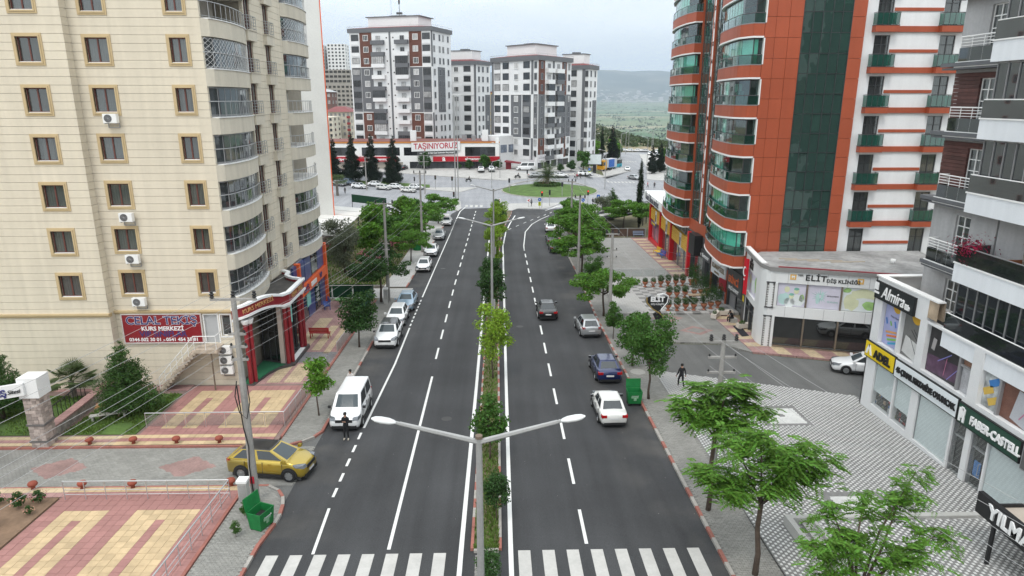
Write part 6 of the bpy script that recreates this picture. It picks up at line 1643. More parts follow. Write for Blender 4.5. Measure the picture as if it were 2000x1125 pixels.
m = MB(); m.hexa([(-5.6,0,-1.95),(6.2,0,-1.5),(6.2,.04,-1.5),(-5.6,.04,-1.95)],[(-5.6,0,-.95),(6.2,0,-.55),(6.2,.04,-.55),(-5.6,.04,-.95)]); obj('lower_cloth',m,DKG,BAN)
text('Hiç Olmadığı Gibi Özel İndirimleri Kaçırmayın',.62,WPR,BAN,(.3,-.03,-1.25),(RAD(90),RAD(-2),0),.01,font_bold=.015,sx=.86)
# ---- houses climbing the hill at the far left; windows too small to pick apart stay one piece per building
def block(label,x0,x1,y0,y1,z0,z1,m_,nf,nc,wm=F_GLASS,roofm=None,frame=False,ww=.5,cat='building',name='apartment_block',bands=None):
 B = thing(name,label,cat,((x0 + x1) / 2,(y0 + y1) / 2,z0))
 m = MB(); m.box(x0,x1,y0,y1,z0 - 6,z1); wobj('wall',m,m_,B)
 fh = (z1 - z0) / nf; w = MB()
 for r in range(nf):
  for c in range(nc):
   u = x0 + (x1 - x0) * (c + .5) / nc; hw = (x1 - x0) / nc * ww / 2
   w.box(u - hw,u + hw,y0 - .12,y0 + .1,z0 + fh * r + fh * .28,z0 + fh * r + fh * .78)
  for c in range(max(2,nc // 2)):
   v = y0 + (y1 - y0) * (c + .5) / max(2,nc // 2); hw = .8
   w.box(x1 - .1,x1 + .12,v - hw,v + hw,z0 + fh * r + fh * .28,z0 + fh * r + fh * .78)
 tag(wobj('windows',w,wm,B),kind='stuff')
 if bands:
  for r in range(nf):
   for a,b in bands[1]:
    m = MB(); m.box(x0 + (x1 - x0) * a,x0 + (x1 - x0) * b,y0 - 1.1,y0,z0 + fh * r,z0 + fh * r + fh * .36); wobj('balcony',m,bands[0],B)
 if roofm:
  cx,cy = (x0 + x1) / 2,(y0 + y1) / 2; m = MB(); e = .7
  q = [(x0 - e,y0 - e),(x1 + e,y0 - e),(x1 + e,y1 + e),(x0 - e,y1 + e)]; t = (z1 - z0) * .10 + .8
  m.hexa([(x,y,z1) for x,y in q],[(cx + (x - cx) * .3,cy + (y - cy) * .3,z1 + t) for x,y in q]); wobj('roof',m,roofm,B)
 return B
CONF = mat('bare_concrete',(.33,.31,.285),.9,var=.15); HOLE = mat('open_bay',(.05,.048,.045),.95)
def at(px,Y): return .5 + (px - 967.9) * Y / 1333 * 1.0 * 1.0
def zat(py,Y): return 17.6 + (195 - py) * Y / 1333
block('distant unfinished white tower with empty window holes on the hill',at(622,520),at(651,520),520,535,zat(152,520),zat(97,520),F_WHITE,9,5,HOLE)
block('distant white stepped tower on the hill behind the concrete frames',at(657,520),at(690,520),525,540,zat(150,520),zat(95,520),F_WHITE,9,5,F_GLASS)
block('distant bare concrete frame of a new building, the higher one',at(653,430),at(700,430),430,445,zat(166,430),zat(141,430),CONF,3,6,HOLE,ww=.75)
block('distant unfinished concrete block with rows of window holes, the lower one',at(641,380),at(705,380),380,398,zat(215,380),zat(168,380),CONF,6,8,HOLE,ww=.6)
block('distant brown and white house with a grey roof above the red roofed house',at(625,330),at(662,330),330,342,zat(206,330),zat(181,330),mat('brown_white',(.16,.09,.08),.8),2,4,F_CURT,mat('grey_roof',(.36,.37,.38),.6))
block('cream apartment house with a dark red roof at the edge of the gable block',at(648,270),at(695,270),270,285,zat(275,270),zat(217,270),mat('far_cream',(.60,.56,.47),.85,var=.08),5,6,F_CURT,F_ROOF,bands=(mat('far_red_balcony',(.28,.05,.05),.7),((.28,.42),(.88,1.0))))
block('cream apartment house with red balcony fronts half hidden by the gable block',at(628,255),at(662,255),255,268,zat(275,255),zat(226,255),MATS['far_cream'],5,4,F_GLASS,None,bands=(mat('far_orange_balcony',(.33,.06,.035),.7),((.3,.75),)))
# ================================================================ vehicles
def carpaint(name,col,metal=0.0,rough=0.28):
 return mat('car_' + name,col,rough,metal,var=0.0,spec=0.5,coat=0.8)
C_WHITE = carpaint('white',(.74,.745,.75)); C_SILVER = carpaint('silver',(.42,.43,.44),.5); C_BLUE = carpaint('blue',(.008,.018,.085),.2)
C_BLACK = carpaint('black',(.012,.012,.013)); C_GOLD = carpaint('gold',(.42,.30,.035),.55,.3); C_LBLUE = carpaint('light_blue',(.26,.36,.46),.4); C_GREY = carpaint('grey_blue',(.12,.16,.21),.4); C_GREEN = carpaint('dark_green',(.02,.03,.028),.3); C_IVORY = carpaint('ivory',(.66,.655,.63))
CARGLASS = mat('car_glass',(.018,.024,.028),.04,var=0.0,spec=.9)
CARGLASS_L = mat('windscreen_glass',(.035,.05,.058),.08,var=0.0,spec=.55)
TYRE = mat('tyre_rubber',(.015,.015,.016),.85,var=.1); RIM = mat('alloy_rim',(.40,.41,.42),.3,.7,var=0); PLAST = mat('black_trim',(.018,.018,.019),.55,var=0)
LAMP = mat('headlight_lens',(.16,.17,.185),.06,.3,var=0,spec=.8); TAIL = mat('tail_light',(.35,.006,.008),.2,var=0,spec=.6); PLATE = mat('number_plate',(.62,.62,.62),.5,var=0); SEAM = mat('door_gap',(.05,.05,.05),.8,var=0)
def wheel_mesh(r,w):
 t = MB(); prof = [(r * .62,-w / 2),(r * .93,-w / 2),(r,-w * .3),(r,w * .3),(r * .93,w / 2),(r * .62,w / 2)]
 t.lathe(prof,20,cap=False); t.v = [(x,z,y) for x,y,z in t.v]
 ty = t.mesh('tyre',TYRE)
 m = MB(); m.lathe([(r * .60,-w * .30),(r * .64,w * .44),(r * .58,w * .46),(r * .55,w * .30)],20,cap=False); m.lathe([(.0,w * .1),(r * .6,w * .1),(r * .6,w * .08)],20,cap=False); m.v = [(x,z,y) for x,y,z in m.v]
 for k in range(7):
  a = k * 2 * math.pi / 7; c,s_ = math.cos(a),math.sin(a); b = .06 * r / .3
  q = [(r * .1 * c - b * s_,r * .1 * s_ + b * c),(r * .1 * c + b * s_,r * .1 * s_ - b * c),(r * .58 * c + b * .7 * s_,r * .58 * s_ - b * .7 * c),(r * .58 * c - b * .7 * s_,r * .58 * s_ + b * .7 * c)]
  m.hexa([(x,w * .30,z) for x,z in q],[(x,w * .42,z) for x,z in q])
 m.lathe([(r * .16,0),(r * .12,.02)],8,(0,0,0)); k0 = len(m.v) - 16
 m.v[k0:] = [(x,w * .42 + z,y) for x,y,z in m.v[k0:]]
 return ty,m.mesh('rim',RIM)
def rr_ring(x0,x1,w,fr_,taperF=0.0,ch=0.12):
 """plan ring of the cabin: front edge, side points, rear edge"""
 fs = [0.0,0.06,0.48,0.535,0.93,1.0]
 right = [(x1 - (x1 - x0) * f,-w) for f in fs]
 c = ch
 pts = [(x1 + .045 * c * 8,-w * .45),(x1 + .02 * c * 8,-w * .8)] + right + [(x0 - .02,-w * .8),(x0 - .035,-w * .45)]
 left = [(x,-y) for x,y in reversed(pts)]
 return pts + left
def make_car(kind):
 P = dict(L=4.4,W=1.78,H=1.46,hood=.86,nose=.66,belt=.95,tail=.95,xa=.95,xb=-1.75,xc=.25,xd=-1.15,wr=.66,wb=.885,r=.32,wx=(1.36,-1.28),deck=True,roof=None,clad=False,zl=.22,round_=.5)
 P.update(kind); L_,W,Hh = P['L'],P['W'],P['H']; hw = W / 2
 # lower body
 h = L_ / 2; xa,xb = P['xa'],P['xb']
 st_ = [(h - .0,.36,P['nose'] - .12,.70),(h - .06,.26,P['nose'] - .02,.84),(h - .22,.20,P['nose'] + .05,.95),(h - .5,P['zl'],P['nose'] + .5 * (P['hood'] - P['nose']),.985),(xa + .25,P['zl'],P['hood'] - .02,1.0),(xa - .05,P['zl'],P['belt'] - .01,1.0),(0,P['zl'],P['belt'],1.0),(xb + .1,P['zl'],P['belt'] + .01,1.0)]
 if P['deck']: st_ += [(xb - .12,P['zl'],P['tail'] + .02,.995),(-h + .3,P['zl'] + .02,P['tail'],.97),(-h + .08,.26,P['tail'] - .03,.90),(-h,.36,P['tail'] - .12,.80)]
 else: st_ += [(-h + .22,P['zl'] + .02,P['tail'],.985),(-h + .06,.28,P['tail'] - .01,.94),(-h,.38,P['tail'] - .10,.86)]
 m = MB(); n = 0
 for x,zl,zs,wf in st_:
  w = hw * wf; d = zs - zl
  half = [(0,zl),(.82 * w,zl),(.965 * w,zl + .10 * d),(w,zl + .38 * d),(.985 * w,zl + .74 * d),(.945 * w,zs - .03 * d),(.86 * w,zs + .005),(.45 * w,zs + .035),(0,zs + .045)]
  ring = half + [(-y,z) for y,z in half[-2:0:-1]]; n = len(ring)
  m.v += [(x,y,z) for y,z in ring]
 for i in range(len(st_) - 1):
  for j in range(n):
   a = i * n + j; b = i * n + (j + 1) % n; m.f.append((a,a + n,b + n,b)); m.m.append(0)
 m.f.append(tuple(range(n))); m.f.append(tuple(range((len(st_) - 1) * n,len(st_) * n))[::-1]); m.m += [0,0]
 me = {}
 def mk(name,mb,mt,smooth=False): me.setdefault(name,[]).append((mb.mesh(name,mt,smooth=smooth)))
 mk('body',m,None or P['paint'],True)
 # cabin
 zb,zt = P['belt'] - .015,Hh - .055
 r0 = rr_ring(P['xb'],P['xa'],hw * P['wb'],0); r1 = rr_ring(P['xd'],P['xc'],hw * P['wr'],0)
 N_ = len(r0)
 rings = [[(x,y,zb) for x,y in r0],[(x,y,zt) for x,y in r1]]
 cab = MB(); rf = MB(); ws = MB(); rw = MB(); sides = [MB(),MB()]
 def lerp(a,b,t): return tuple(a[i] + (b[i] - a[i]) * t for i in range(3))
 for j in range(N_):
  j2 = (j + 1) % N_
  a,b,c,d = rings[0][j],rings[0][j2],rings[1][j2],rings[1][j]
  jj = j if j < 10 else 18 - j if j < 19 else -1
  glassy = None
  if jj in (0,-1) or j == N_ - 1: glassy = ws
  elif jj in (3,5): glassy = sides[0 if j < 10 else 1]
  elif jj in (8,9): glassy = rw
  if glassy is None: cab.face([a,b,c,d])
  else:
   lo,hi = .10,.93
   cab.face([a,b,lerp(b,c,lo),lerp(a,d,lo)]); cab.face([lerp(a,d,hi),lerp(b,c,hi),c,d])
   glassy.face([lerp(a,d,lo),lerp(b,c,lo),lerp(b,c,hi),lerp(a,d,hi)])
 cx = (P['xc'] + P['xd']) / 2
 tops = [[(cx + (x - cx) * s_,y * s2,z) for x,y in r1] for s_,s2,z in ((1.0,1.0,zt),(.985,.95,Hh - .02),(.93,.85,Hh - .004),(.7,.5,Hh + .006))]
 for i in range(3):
  for j in range(N_): j2 = (j + 1) % N_; rf.face([tops[i][j],tops[i][j2],tops[i + 1][j2],tops[i + 1][j]])
 rf.face(tops[3])
 mk('cabin',cab,P['paint']); mk('roof',rf,P['roof'] or P['paint'])
 mk('windscreen',ws,CARGLASS_L); mk('rear_window',rw,CARGLASS); mk('side_window',sides[0],CARGLASS); mk('side_window',sides[1],CARGLASS)
 # lamps, grille, plates, mirrors, handles
 for s_ in (1,-1):
  m = MB(); z0 = P['nose'] - .03
  m.hexa([(h - .62,s_ * hw * .90,z0),(h + .015,s_ * hw * .56,z0 - .06),(h - .05,s_ * hw * .885,z0 - .06),(h - .42,s_ * hw * 1.003,z0)][::s_],[(h - .70,s_ * hw * .80,z0 + .15),(h - .05,s_ * hw * .54,z0 + .085),(h - .12,s_ * hw * .875,z0 + .09),(h - .58,s_ * hw * .985,z0 + .15)][::s_]); mk('headlight',m,LAMP)
  m = MB(); zt_ = P.get('tl',P['tail'] - .06)
  if P['deck']: m.box(-h - .012,-h + .26,*sorted((s_ * hw * .55,s_ * hw * .945)),zt_ - .17,zt_)
  else: m.hexa(*[[(-h + .0,s_ * hw * .62,z_),(-h + .0,s_ * hw * .87,z_),(-h + .22,s_ * hw * .965,z_),(-h + .2,s_ * hw * .7,z_)][::-s_] for z_ in (zt_ - .14,zt_ + .06)])
  mk('tail_light',m,TAIL)
  m = MB(); x = xa - .12; m.box(x - .08,x + .1,*sorted((s_ * (hw + .0),s_ * (hw + .19))),P['belt'] + .0,P['belt'] + .14); mk('mirror',m,P.get('mir',P['paint']))
  for x in (.28 * L_ * .4 - .2,-.75):
   m = MB(); m.box(x - .09,x + .09,*sorted((s_ * hw * .975,s_ * (hw + .015))),P['belt'] - .16,P['belt'] - .13); mk('door_handle',m,P['paint'])
  m = MB()
  for x in (xa - .25,-.12,-1.08): m.box(x - .008,x + .008,*sorted((s_ * (hw * .965),s_ * (hw + .002))),.34,P['belt'] - .06)
  m.box(-1.08,xa - .25,*sorted((s_ * (hw * .965),s_ * (hw + .002))),.335,.35); mk('door_gap',m,SEAM)
  m = MB(); m.box(-1.0,1.0,*sorted((s_ * hw * .9,s_ * (hw + .012))),P['zl'] - .02,P['zl'] + .11); mk('side_skirt',m,PLAST)
 m = MB(); m.box(-h + .25,h - .25,-hw * .86,hw * .86,.10,.34); mk('under_shade_box',m,SEAM)  # dark box added low under the floor to deepen shade beneath the car
 m = MB(); m.box(h - .12,h + .014,-hw * .54,hw * .54,P['nose'] - .20,P['nose'] - .03); mk('grille',m,PLAST)
 m = MB(); m.box(h - .14,h + .01,-hw * .78,hw * .78,.20,.385); m.box(h - .1,h - .02,-hw * .1,hw * .1,.36,.40); mk('front_bumper',m,PLAST)
 m = MB(); m.box(-h - .012,-h + .14,-hw * .75,hw * .75,.24,.38); mk('rear_bumper',m,PLAST)
 m = MB(); m.box(h + .01,h + .03,-.26,.26,.40,.51); mk('number_plate',m,PLATE)
 pz = .62 if P['deck'] else .66
 m = MB(); m.box(-h - .03,-h - .01,-.26,.26,pz - .05,pz + .06); mk('number_plate',m,PLATE)
 ty,rim = wheel_mesh(P['r'],.21)
 wl = []
 for x in P['wx']:
  for s_ in (1,-1):
   m = MB(); ra = P['r'] + (.085 if P['clad'] else .055)
   pts = [(ra * math.cos(t),ra * math.sin(t)) for t in [i * math.pi / 14 - .12 for i in range(17)]]
   pts = [(x + a,max(P['zl'] - .06,P['r'] + b)) for a,b in pts]
   y0,y1 = s_ * hw * .7,s_ * (hw + (.012 if P['clad'] else .003))
   m.v = [(a,y0,b) for a,b in pts] + [(a,y1,b) for a,b in pts]; k = len(pts)
   m.f = [tuple(range(k)),tuple(range(k,2 * k))[::-1]] + [(i,(i + 1) % k,k + (i + 1) % k,k + i) for i in range(k)]; m.m = [0] * len(m.f)
   mk('wheel_arch',m,PLAST if P['clad'] else SEAM)
   wl.append((x,s_ * (hw - .05),s_))
 return me,(ty,rim,wl,P['r'])
PROTO = {}
def car(key,label,group,x,y,rz,z=None,lift=0.0,pitch=True):
 if key not in PROTO: PROTO[key] = make_car(KINDS[key])
 me,(ty,rim,wl,r) = PROTO[key]
 zz = gz(x,y) + .02 + lift if z is None else z
 t = thing('parked_car',label,'car',(x,y,zz),RAD(rz),group)
 if y < 150: # follow the slope
  sl = math.atan(SL); d = RAD(rz)
  t.rotation_mode = 'XYZ'
  q = Matrix.Rotation(-sl,4,'X') @ Matrix.Rotation(d,4,'Z'); t.rotation_euler = q.to_euler()
 for n_,l in me.items():
  for mm in l: link(n_,mm,t)
 for wx,wy,s_ in wl:
  w = link('wheel',ty,t,(wx,wy,r),0 if s_ > 0 else math.pi); link('rim',rim,w)
 return t
KINDS = {
 'gold': dict(paint=C_GOLD,roof=C_BLACK,L=4.18,W=1.78,H=1.58,nose=.82,hood=1.02,belt=1.05,tail=1.08,deck=False,xa=1.18,xc=.22,xb=-2.0,xd=-1.3,r=.345,wx=(1.28,-1.28),clad=True,zl=.26,wr=.68,tl=.98),
 'van': dict(paint=C_WHITE,L=4.5,W=1.86,H=1.86,nose=.78,hood=1.06,belt=1.10,tail=1.12,deck=False,xa=1.32,xc=.62,xb=-2.18,xd=-2.10,r=.32,wx=(1.42,-1.36),wr=.78,wb=.93,zl=.24,tl=1.1,mir=C_BLACK),
 'suv': dict(paint=C_WHITE,roof=C_BLACK,L=4.5,W=1.86,H=1.64,nose=.82,hood=1.0,belt=1.06,tail=1.1,deck=False,xa=.98,xc=.28,xb=-2.08,xd=-1.6,r=.35,wx=(1.36,-1.36),clad=True,zl=.26,wr=.68,mir=C_BLACK,tl=1.0),
 'hatch_white': dict(paint=C_WHITE,L=4.05,W=1.74,H=1.46,deck=False,xa=.98,xc=.28,xb=-1.92,xd=-1.45,wx=(1.25,-1.22),tail=.98,tl=.9),
 'hatch_silver': dict(paint=C_SILVER,L=4.0,W=1.72,H=1.52,deck=False,xa=1.05,xc=.35,xb=-1.9,xd=-1.35,wx=(1.22,-1.2),tail=1.0,tl=.92),
 'sedan_white': dict(paint=C_WHITE,L=4.6,W=1.8,H=1.45,xa=1.0,xc=.25,xb=-1.72,xd=-1.05),
 'sedan_silver': dict(paint=C_SILVER,L=4.6,W=1.8,H=1.45,xa=1.0,xc=.25,xb=-1.72,xd=-1.05),
 'sedan_lblue': dict(paint=C_LBLUE,L=4.5,W=1.78,H=1.45),
 'sedan_blue': dict(paint=C_BLUE,L=4.45,W=1.76,H=1.44,mir=C_BLACK),
 'sedan_black': dict(paint=C_BLACK,L=4.45,W=1.75,H=1.46),
 'sedan_green': dict(paint=C_GREEN,L=4.4,W=1.72,H=1.42),
 'old_white': dict(paint=C_IVORY,L=4.2,W=1.66,H=1.43,nose=.74,hood=.88,belt=.92,tail=.90,xa=.82,xc=.30,xb=-1.42,xd=-.98,wr=.74,wb=.92,r=.29,wx=(1.26,-1.16),mir=C_BLACK,round_=.2),
 'estate_white': dict(paint=C_IVORY,L=4.3,W=1.68,H=1.45,nose=.74,hood=.88,belt=.92,deck=False,xa=.82,xc=.30,xb=-2.05,xd=-1.75,wr=.74,wb=.92,r=.29,tail=.95,tl=.85),
 'mpv_blue': dict(paint=C_GREY,L=4.4,W=1.84,H=1.80,nose=.8,hood=1.02,belt=1.08,tail=1.1,deck=False,xa=1.15,xc=.55,xb=-2.1,xd=-2.0,wr=.76,wb=.92,tl=1.0),
 'cargo_white': dict(paint=C_WHITE,L=5.6,W=2.0,H=2.4,nose=1.0,hood=1.3,belt=1.4,tail=1.5,deck=False,xa=1.95,xc=1.2,xb=-2.7,xd=-2.66,wr=.86,wb=.95,r=.36,wx=(1.8,-1.7),tl=1.3),
 'suv_dark': dict(paint=C_BLACK,L=4.6,W=1.86,H=1.66,nose=.82,hood=1.0,belt=1.06,tail=1.1,deck=False,xa=.98,xc=.28,xb=-2.1,xd=-1.6,r=.35,wx=(1.36,-1.36),zl=.26,tl=1.0),
}
GL_ = 'cars parked along the left kerb'; GR_ = 'cars parked along the right kerb'
car('gold','gold crossover with black roof nosing out of the paved driveway',None,-11.15,32.05,-9)
car('van','white passenger van parked nearest the driveway, a man in black leaning at its nose',GL_,-8.5,39.0,-90)
car('suv','white crossover with black roof parked by the left kerb',GL_,-8.5,54.2,-90)
car('hatch_white','white hatchback parked right behind the black roofed crossover',GL_,-8.6,60.1,-90)
car('sedan_lblue','pale blue sedan, first car behind the two white ones at the lane mouth',GL_,-8.4,65.4,-90)
car('hatch_white','white hatchback just beyond the pale lane mouth on the left',GL_,-8.5,83.4,-90)
car('sedan_white','white sedan second beyond the lane mouth on the left',GL_,-8.5,93.7,-90)
car('sedan_silver','silver sedan third beyond the lane mouth on the left',GL_,-8.5,107.6,-90)
car('sedan_white','white sedan farthest along the left kerb, before the island',GL_,-8.4,123.3,-90)
car('old_white','old boxy white sedan parked beside the green bin',GR_,7.45,38.9,91)
car('sedan_blue','dark blue sedan parked at the side street corner',GR_,8.35,46.1,91)
car('hatch_silver','silver hatchback parked beyond the side street',GR_,8.45,56.4,93)
car('sedan_black','black sedan driving away in the middle of the right carriageway',None,5.3,62.0,90)
car('sedan_green','very dark green sedan with pale rear window parked under the right hand trees',GR_,9.0,95.8,90)
car('sedan_black','black car parked in front of the dark green sedan',GR_,9.1,102.0,90)
car('sedan_white','white sedan at the far end of the right kerb near the bend',GR_,9.9,115.2,86)
car('sedan_white','white sedan standing in the side street by the clinic',None,27.35,45.75,159)
GQ = 'cars queueing on the left approach to the roundabout'
for k,l,x,y,a in (('sedan_silver','silver car at the tail of the queue by the gable wall',-42.2,188.0,-28),('mpv_blue','grey blue van with side windows in the queue',-39.8,188.9,-30),('suv','white crossover with dark roof in the queue',-35.8,184.0,-28),
 ('sedan_white','white sedan in the far lane of the queue beside the utility pole',-32.0,187.0,-28),('estate_white','long white estate car in the near lane of the queue',-28.9,181.2,-27),('sedan_white','white sedan in the far lane of the queue, second from its head',-26.1,183.2,-27),
 ('old_white','old white sedan at the head of the near lane of the queue',-21.8,175.8,-26),('hatch_white','white hatchback at the head of the far lane of the queue',-20.4,181.6,-26)): car(k,l,GQ,x,y,a)
car('suv_dark','dark car on the forecourt behind the first spruce',None,-43.6,198.6,5); car('cargo_white','silver white pickup like van behind the second spruce',None,-38.6,198.4,5); car('sedan_black','black car parked by the supermarket wall',None,-26.7,205.0,80)
car('suv','white car with open look parked left of two on the supermarket forecourt','cars on the supermarket forecourt',-3.7,201.2,92); car('hatch_white','small white car parked right of two on the supermarket forecourt','cars on the supermarket forecourt',-.7,201.6,-85)
car('cargo_white','white panel van parked below the right corner tower',None,9.4,202.4,180)
GB = 'cars waiting beyond the roundabout'
for k,l,x,y,a in (('sedan_silver','silver car left of the palm beyond the roundabout',12.1,196.2,5),('hatch_white','white car half hidden behind the palm',16.6,196.4,5),('sedan_white','white car right of the palm beyond the roundabout',19.2,196.2,0),('suv','white car beside the walkers beyond the roundabout',26.2,197.2,-5)): car(k,l,GB,x,y,a)
car('sedan_white','white car coming down the curved road past the truck',None,44.6,229.5,-100); car('sedan_silver','silver car turning in behind the cypress',None,41.8,203.4,-60)
for x,y,a,l in ((-21.2,146.5,10,'white car in the lot behind the garden trees, the farthest'),(-17.0,143.6,12,'white sedan in the lot behind the garden trees, the middle one'),(-18.6,135.8,12,'white car in the lot behind the garden trees, the nearest')): car('sedan_white',l,'cars in the lot behind the garden',x,y,a,lift=.1)
for i,(x,y,k) in enumerate(((58.8,318,'sedan_white'),(61.6,316,'hatch_white'),(65,315,'sedan_white'),(68,313,'sedan_silver'),(66.8,296,'hatch_white'),(67.2,285,'suv'),(71.4,297,'sedan_white'),(72.5,309,'hatch_white'))): tag(car(k,'tiny distant %s car at the brow of the far road, %s' % (('silver' if 'silver' in k else 'white'),('leftmost of the line','second in the line','third in the line','last in the line','nearest the bend','lowest by the lamp post','outer lane, lower','outer lane, upper')[i]),'distant cars at the brow',x,y,170 if i < 4 else -110))
# lorry and bus by the roadside
LOR = thing('lorry','lorry with yellow cab and blue side doors parked by the far road','lorry',(37.3,229.5,gz(40,229)),RAD(50))
m = MB(); m.box(-3.6,-1.5,-1.2,1.2,.7,3.7); m.box(-1.5,-1.2,-1.1,1.1,.7,3.2); obj('cab',m,mat('cab_yellow',(.60,.30,.02),.4),LOR)
m = MB(); m.box(-3.62,-3.58,-1.0,1.0,1.9,3.2); m.box(-3.3,-2.0,-1.22,-1.2,2.0,3.1); m.box(-3.58,-3.3,-1.22,-1.0,1.95,3.15); obj('cab_windows',m,CARGLASS,LOR)
m = MB(); m.box(-1.1,5.2,-1.22,1.22,1.1,3.9); obj('box_body',m,mat('lorry_grey',(.45,.47,.5),.6),LOR)
for i in range(4): m = MB(); m.box(-.2 + .95 * i,.65 + .95 * i,-1.27,-1.22,1.25,3.75); obj('side_door',m,mat('lorry_blue',(.03,.12,.42),.5),LOR)
ty,rim = wheel_mesh(.5,.35)
for x in (-2.6,2.6,4.0):
 for s in (1,-1): w = link('wheel',ty,LOR,(x,s * 1.05,.5),0 if s > 0 else math.pi); link('rim',rim,w)
BUS = thing('bus','turquoise and grey minibus parked behind the lorry','bus',(41.6,238.5,gz(42,238)),RAD(50))
m = MB(); m.box(-3.5,3.5,-1.15,1.15,.4,1.5); obj('lower_body',m,mat('bus_turquoise',(.03,.28,.36),.4),BUS); m = MB(); m.box(-3.45,3.5,-1.12,1.12,1.5,2.75); obj('window_band',m,CARGLASS,BUS); m = MB(); m.box(-3.5,3.5,-1.15,1.15,2.75,3.0); obj('roof',m,C_SILVER,BUS)
for x in (-2.2,2.2):
 for s in (1,-1): w = link('wheel',ty,BUS,(x,s * 1.0,.5),0 if s > 0 else math.pi); link('rim',rim,w)
def motorbike(x,y,rz,label):
 t = thing('motorbike',label,'motorbike',(x,y,gz(x,y) + .13),RAD(rz)); ty2,rim2 = wheel_mesh(.3,.11)
 for dx in (.62,-.62): w = link('wheel',ty2,t,(dx,0,.3)); link('rim',rim2,w)
 m = MB(); m.hexa([(-.75,-.1,.5),(.35,-.12,.45),(.35,.12,.45),(-.75,.1,.5)],[(-.8,-.12,.82),(.25,-.14,.85),(.25,.14,.85),(-.8,.12,.82)]); m.tube([(.62,0,.3),(.42,0,1.05)],.05,6); m.tube([(.42,-.32,1.05),(.42,.32,1.05)],.025,5); obj('frame',m,PLAST,t)
motorbike(-7.0,191.5,20,'motorbike with a rider in dark clothes crossing to the forecourt'); motorbike(6.8,195.2,10,'motorbike with a rider under the right hand tower')
# ================================================================ vegetation
def leafmat(name,col,isl=.35,trans=.3): return mat('leaf_' + name,col,.6,var=.25,scale=.7,fine=4,island=isl,trans=trans,spec=.25)
LF_LIGHT = leafmat('fresh',(.105,.235,.025)); LF_YELL = leafmat('yellow_green',(.21,.34,.032)); LF_DARK = leafmat('dark',(.042,.10,.025)); LF_MID = leafmat('mid',(.062,.15,.026)); LF_ACAC = leafmat('acacia',(.10,.225,.03)); LF_PINE = leafmat('pine',(.055,.12,.028)); LF_SPRUCE = leafmat('spruce',(.013,.024,.013),.4,.1); LF_OLIVE = leafmat('olive',(.135,.155,.10)); LF_CYP = leafmat('cypress',(.016,.034,.013),.35,.1); LF_PALM = leafmat('palm',(.07,.105,.035)); LF_DRY = leafmat('dry_frond',(.22,.16,.06)); LF_PINK = leafmat('oleander',(.40,.12,.15)); LF_RED = leafmat('crimson',(.26,.012,.045)); LF_ROSE = leafmat('rose_petal',(.62,.34,.25))
BARK = mat('bark',(.085,.062,.047),.95,var=.3,scale=3,fine=14); BARK_G = mat('grey_bark',(.16,.14,.12),.95,var=.3,scale=3,fine=14)
def rot_basis(r,n,up_bias=.5,out=None):
 """random unit normals, biased"""
 v = r.normal(size=(n,3)); v[:,2] += up_bias
 if out is not None: v += out
 v /= np.linalg.norm(v,axis=1)[:,None]
 t = r.normal(size=(n,3)); t -= (t * v).sum(1)[:,None] * v; t /= np.linalg.norm(t,axis=1)[:,None]
 return v,t,np.cross(v,t)
def leaves_mesh(name,pos,size,m,seed,up=.5,asp=.55,out=None,droop=None):
 r = np.random.RandomState(seed); n = len(pos); v,t,b = rot_basis(r,n,up,out)
 if droop is not None: t = droop(r,n); b = np.cross(v,t); b /= np.linalg.norm(b,axis=1)[:,None]
 s = (size * r.uniform(.6,1.3,n))[:,None]
 p0 = pos - t * s * .5; p2 = pos + t * s * .5; p1 = pos + b * s * asp * .5 + v * s * .10; p3 = pos - b * s * asp * .5 + v * s * .10
 V = np.stack([p0,p1,p2,p3],1).reshape(-1,3); F = np.arange(n * 4).reshape(n,4)
 me = bpy.data.meshes.new(name); me.from_pydata(V.tolist(),[],F.tolist()); me.materials.append(m); me.update(); return me
def blob_points(r,blobs,n,shell=.55):
 w = np.array([b[3] ** 2 * (b[4] if len(b) > 4 else 1) for b in blobs]); idx = r.choice(len(blobs),n,p=w / w.sum()); B = np.array([b[:4] for b in blobs])[idx]; zf = np.array([b[4] if len(b) > 4 else 1.0 for b in blobs])[idx]
 d = r.normal(size=(n,3)); d /= np.linalg.norm(d,axis=1)[:,None]; rad = B[:,3] * (shell + (1 - shell) * r.rand(n)) ** .8 * r.uniform(.75,1.06,n)
 off = d * rad[:,None]; off[:,2] *= zf
 return B[:,:3] + off,d
def limbs(mb,base,top,r0,targets,r,bend=.15):
 """trunk from base to top then limbs to the targets"""
 b,t = Vector(base),Vector(top); pts = [b + (t - b) * (i / 4) + Vector((r.uniform(-bend,bend),r.uniform(-bend,bend),0)) * (1 if 0 < i < 4 else 0) for i in range(5)]
 mb.tube(pts,[r0 * 1.35,r0,r0 * .9,r0 * .8,r0 * .7],8)
 for q in targets:
  q = Vector(q); s = pts[3].lerp(pts[4],r.uniform(0,1)); mid = s.lerp(q,.5) + Vector((r.uniform(-.2,.2),r.uniform(-.2,.2),r.uniform(.05,.3)))
  mb.tube([s,mid,q],[r0 * .5,r0 * .32,r0 * .12],5)
TREES = {}
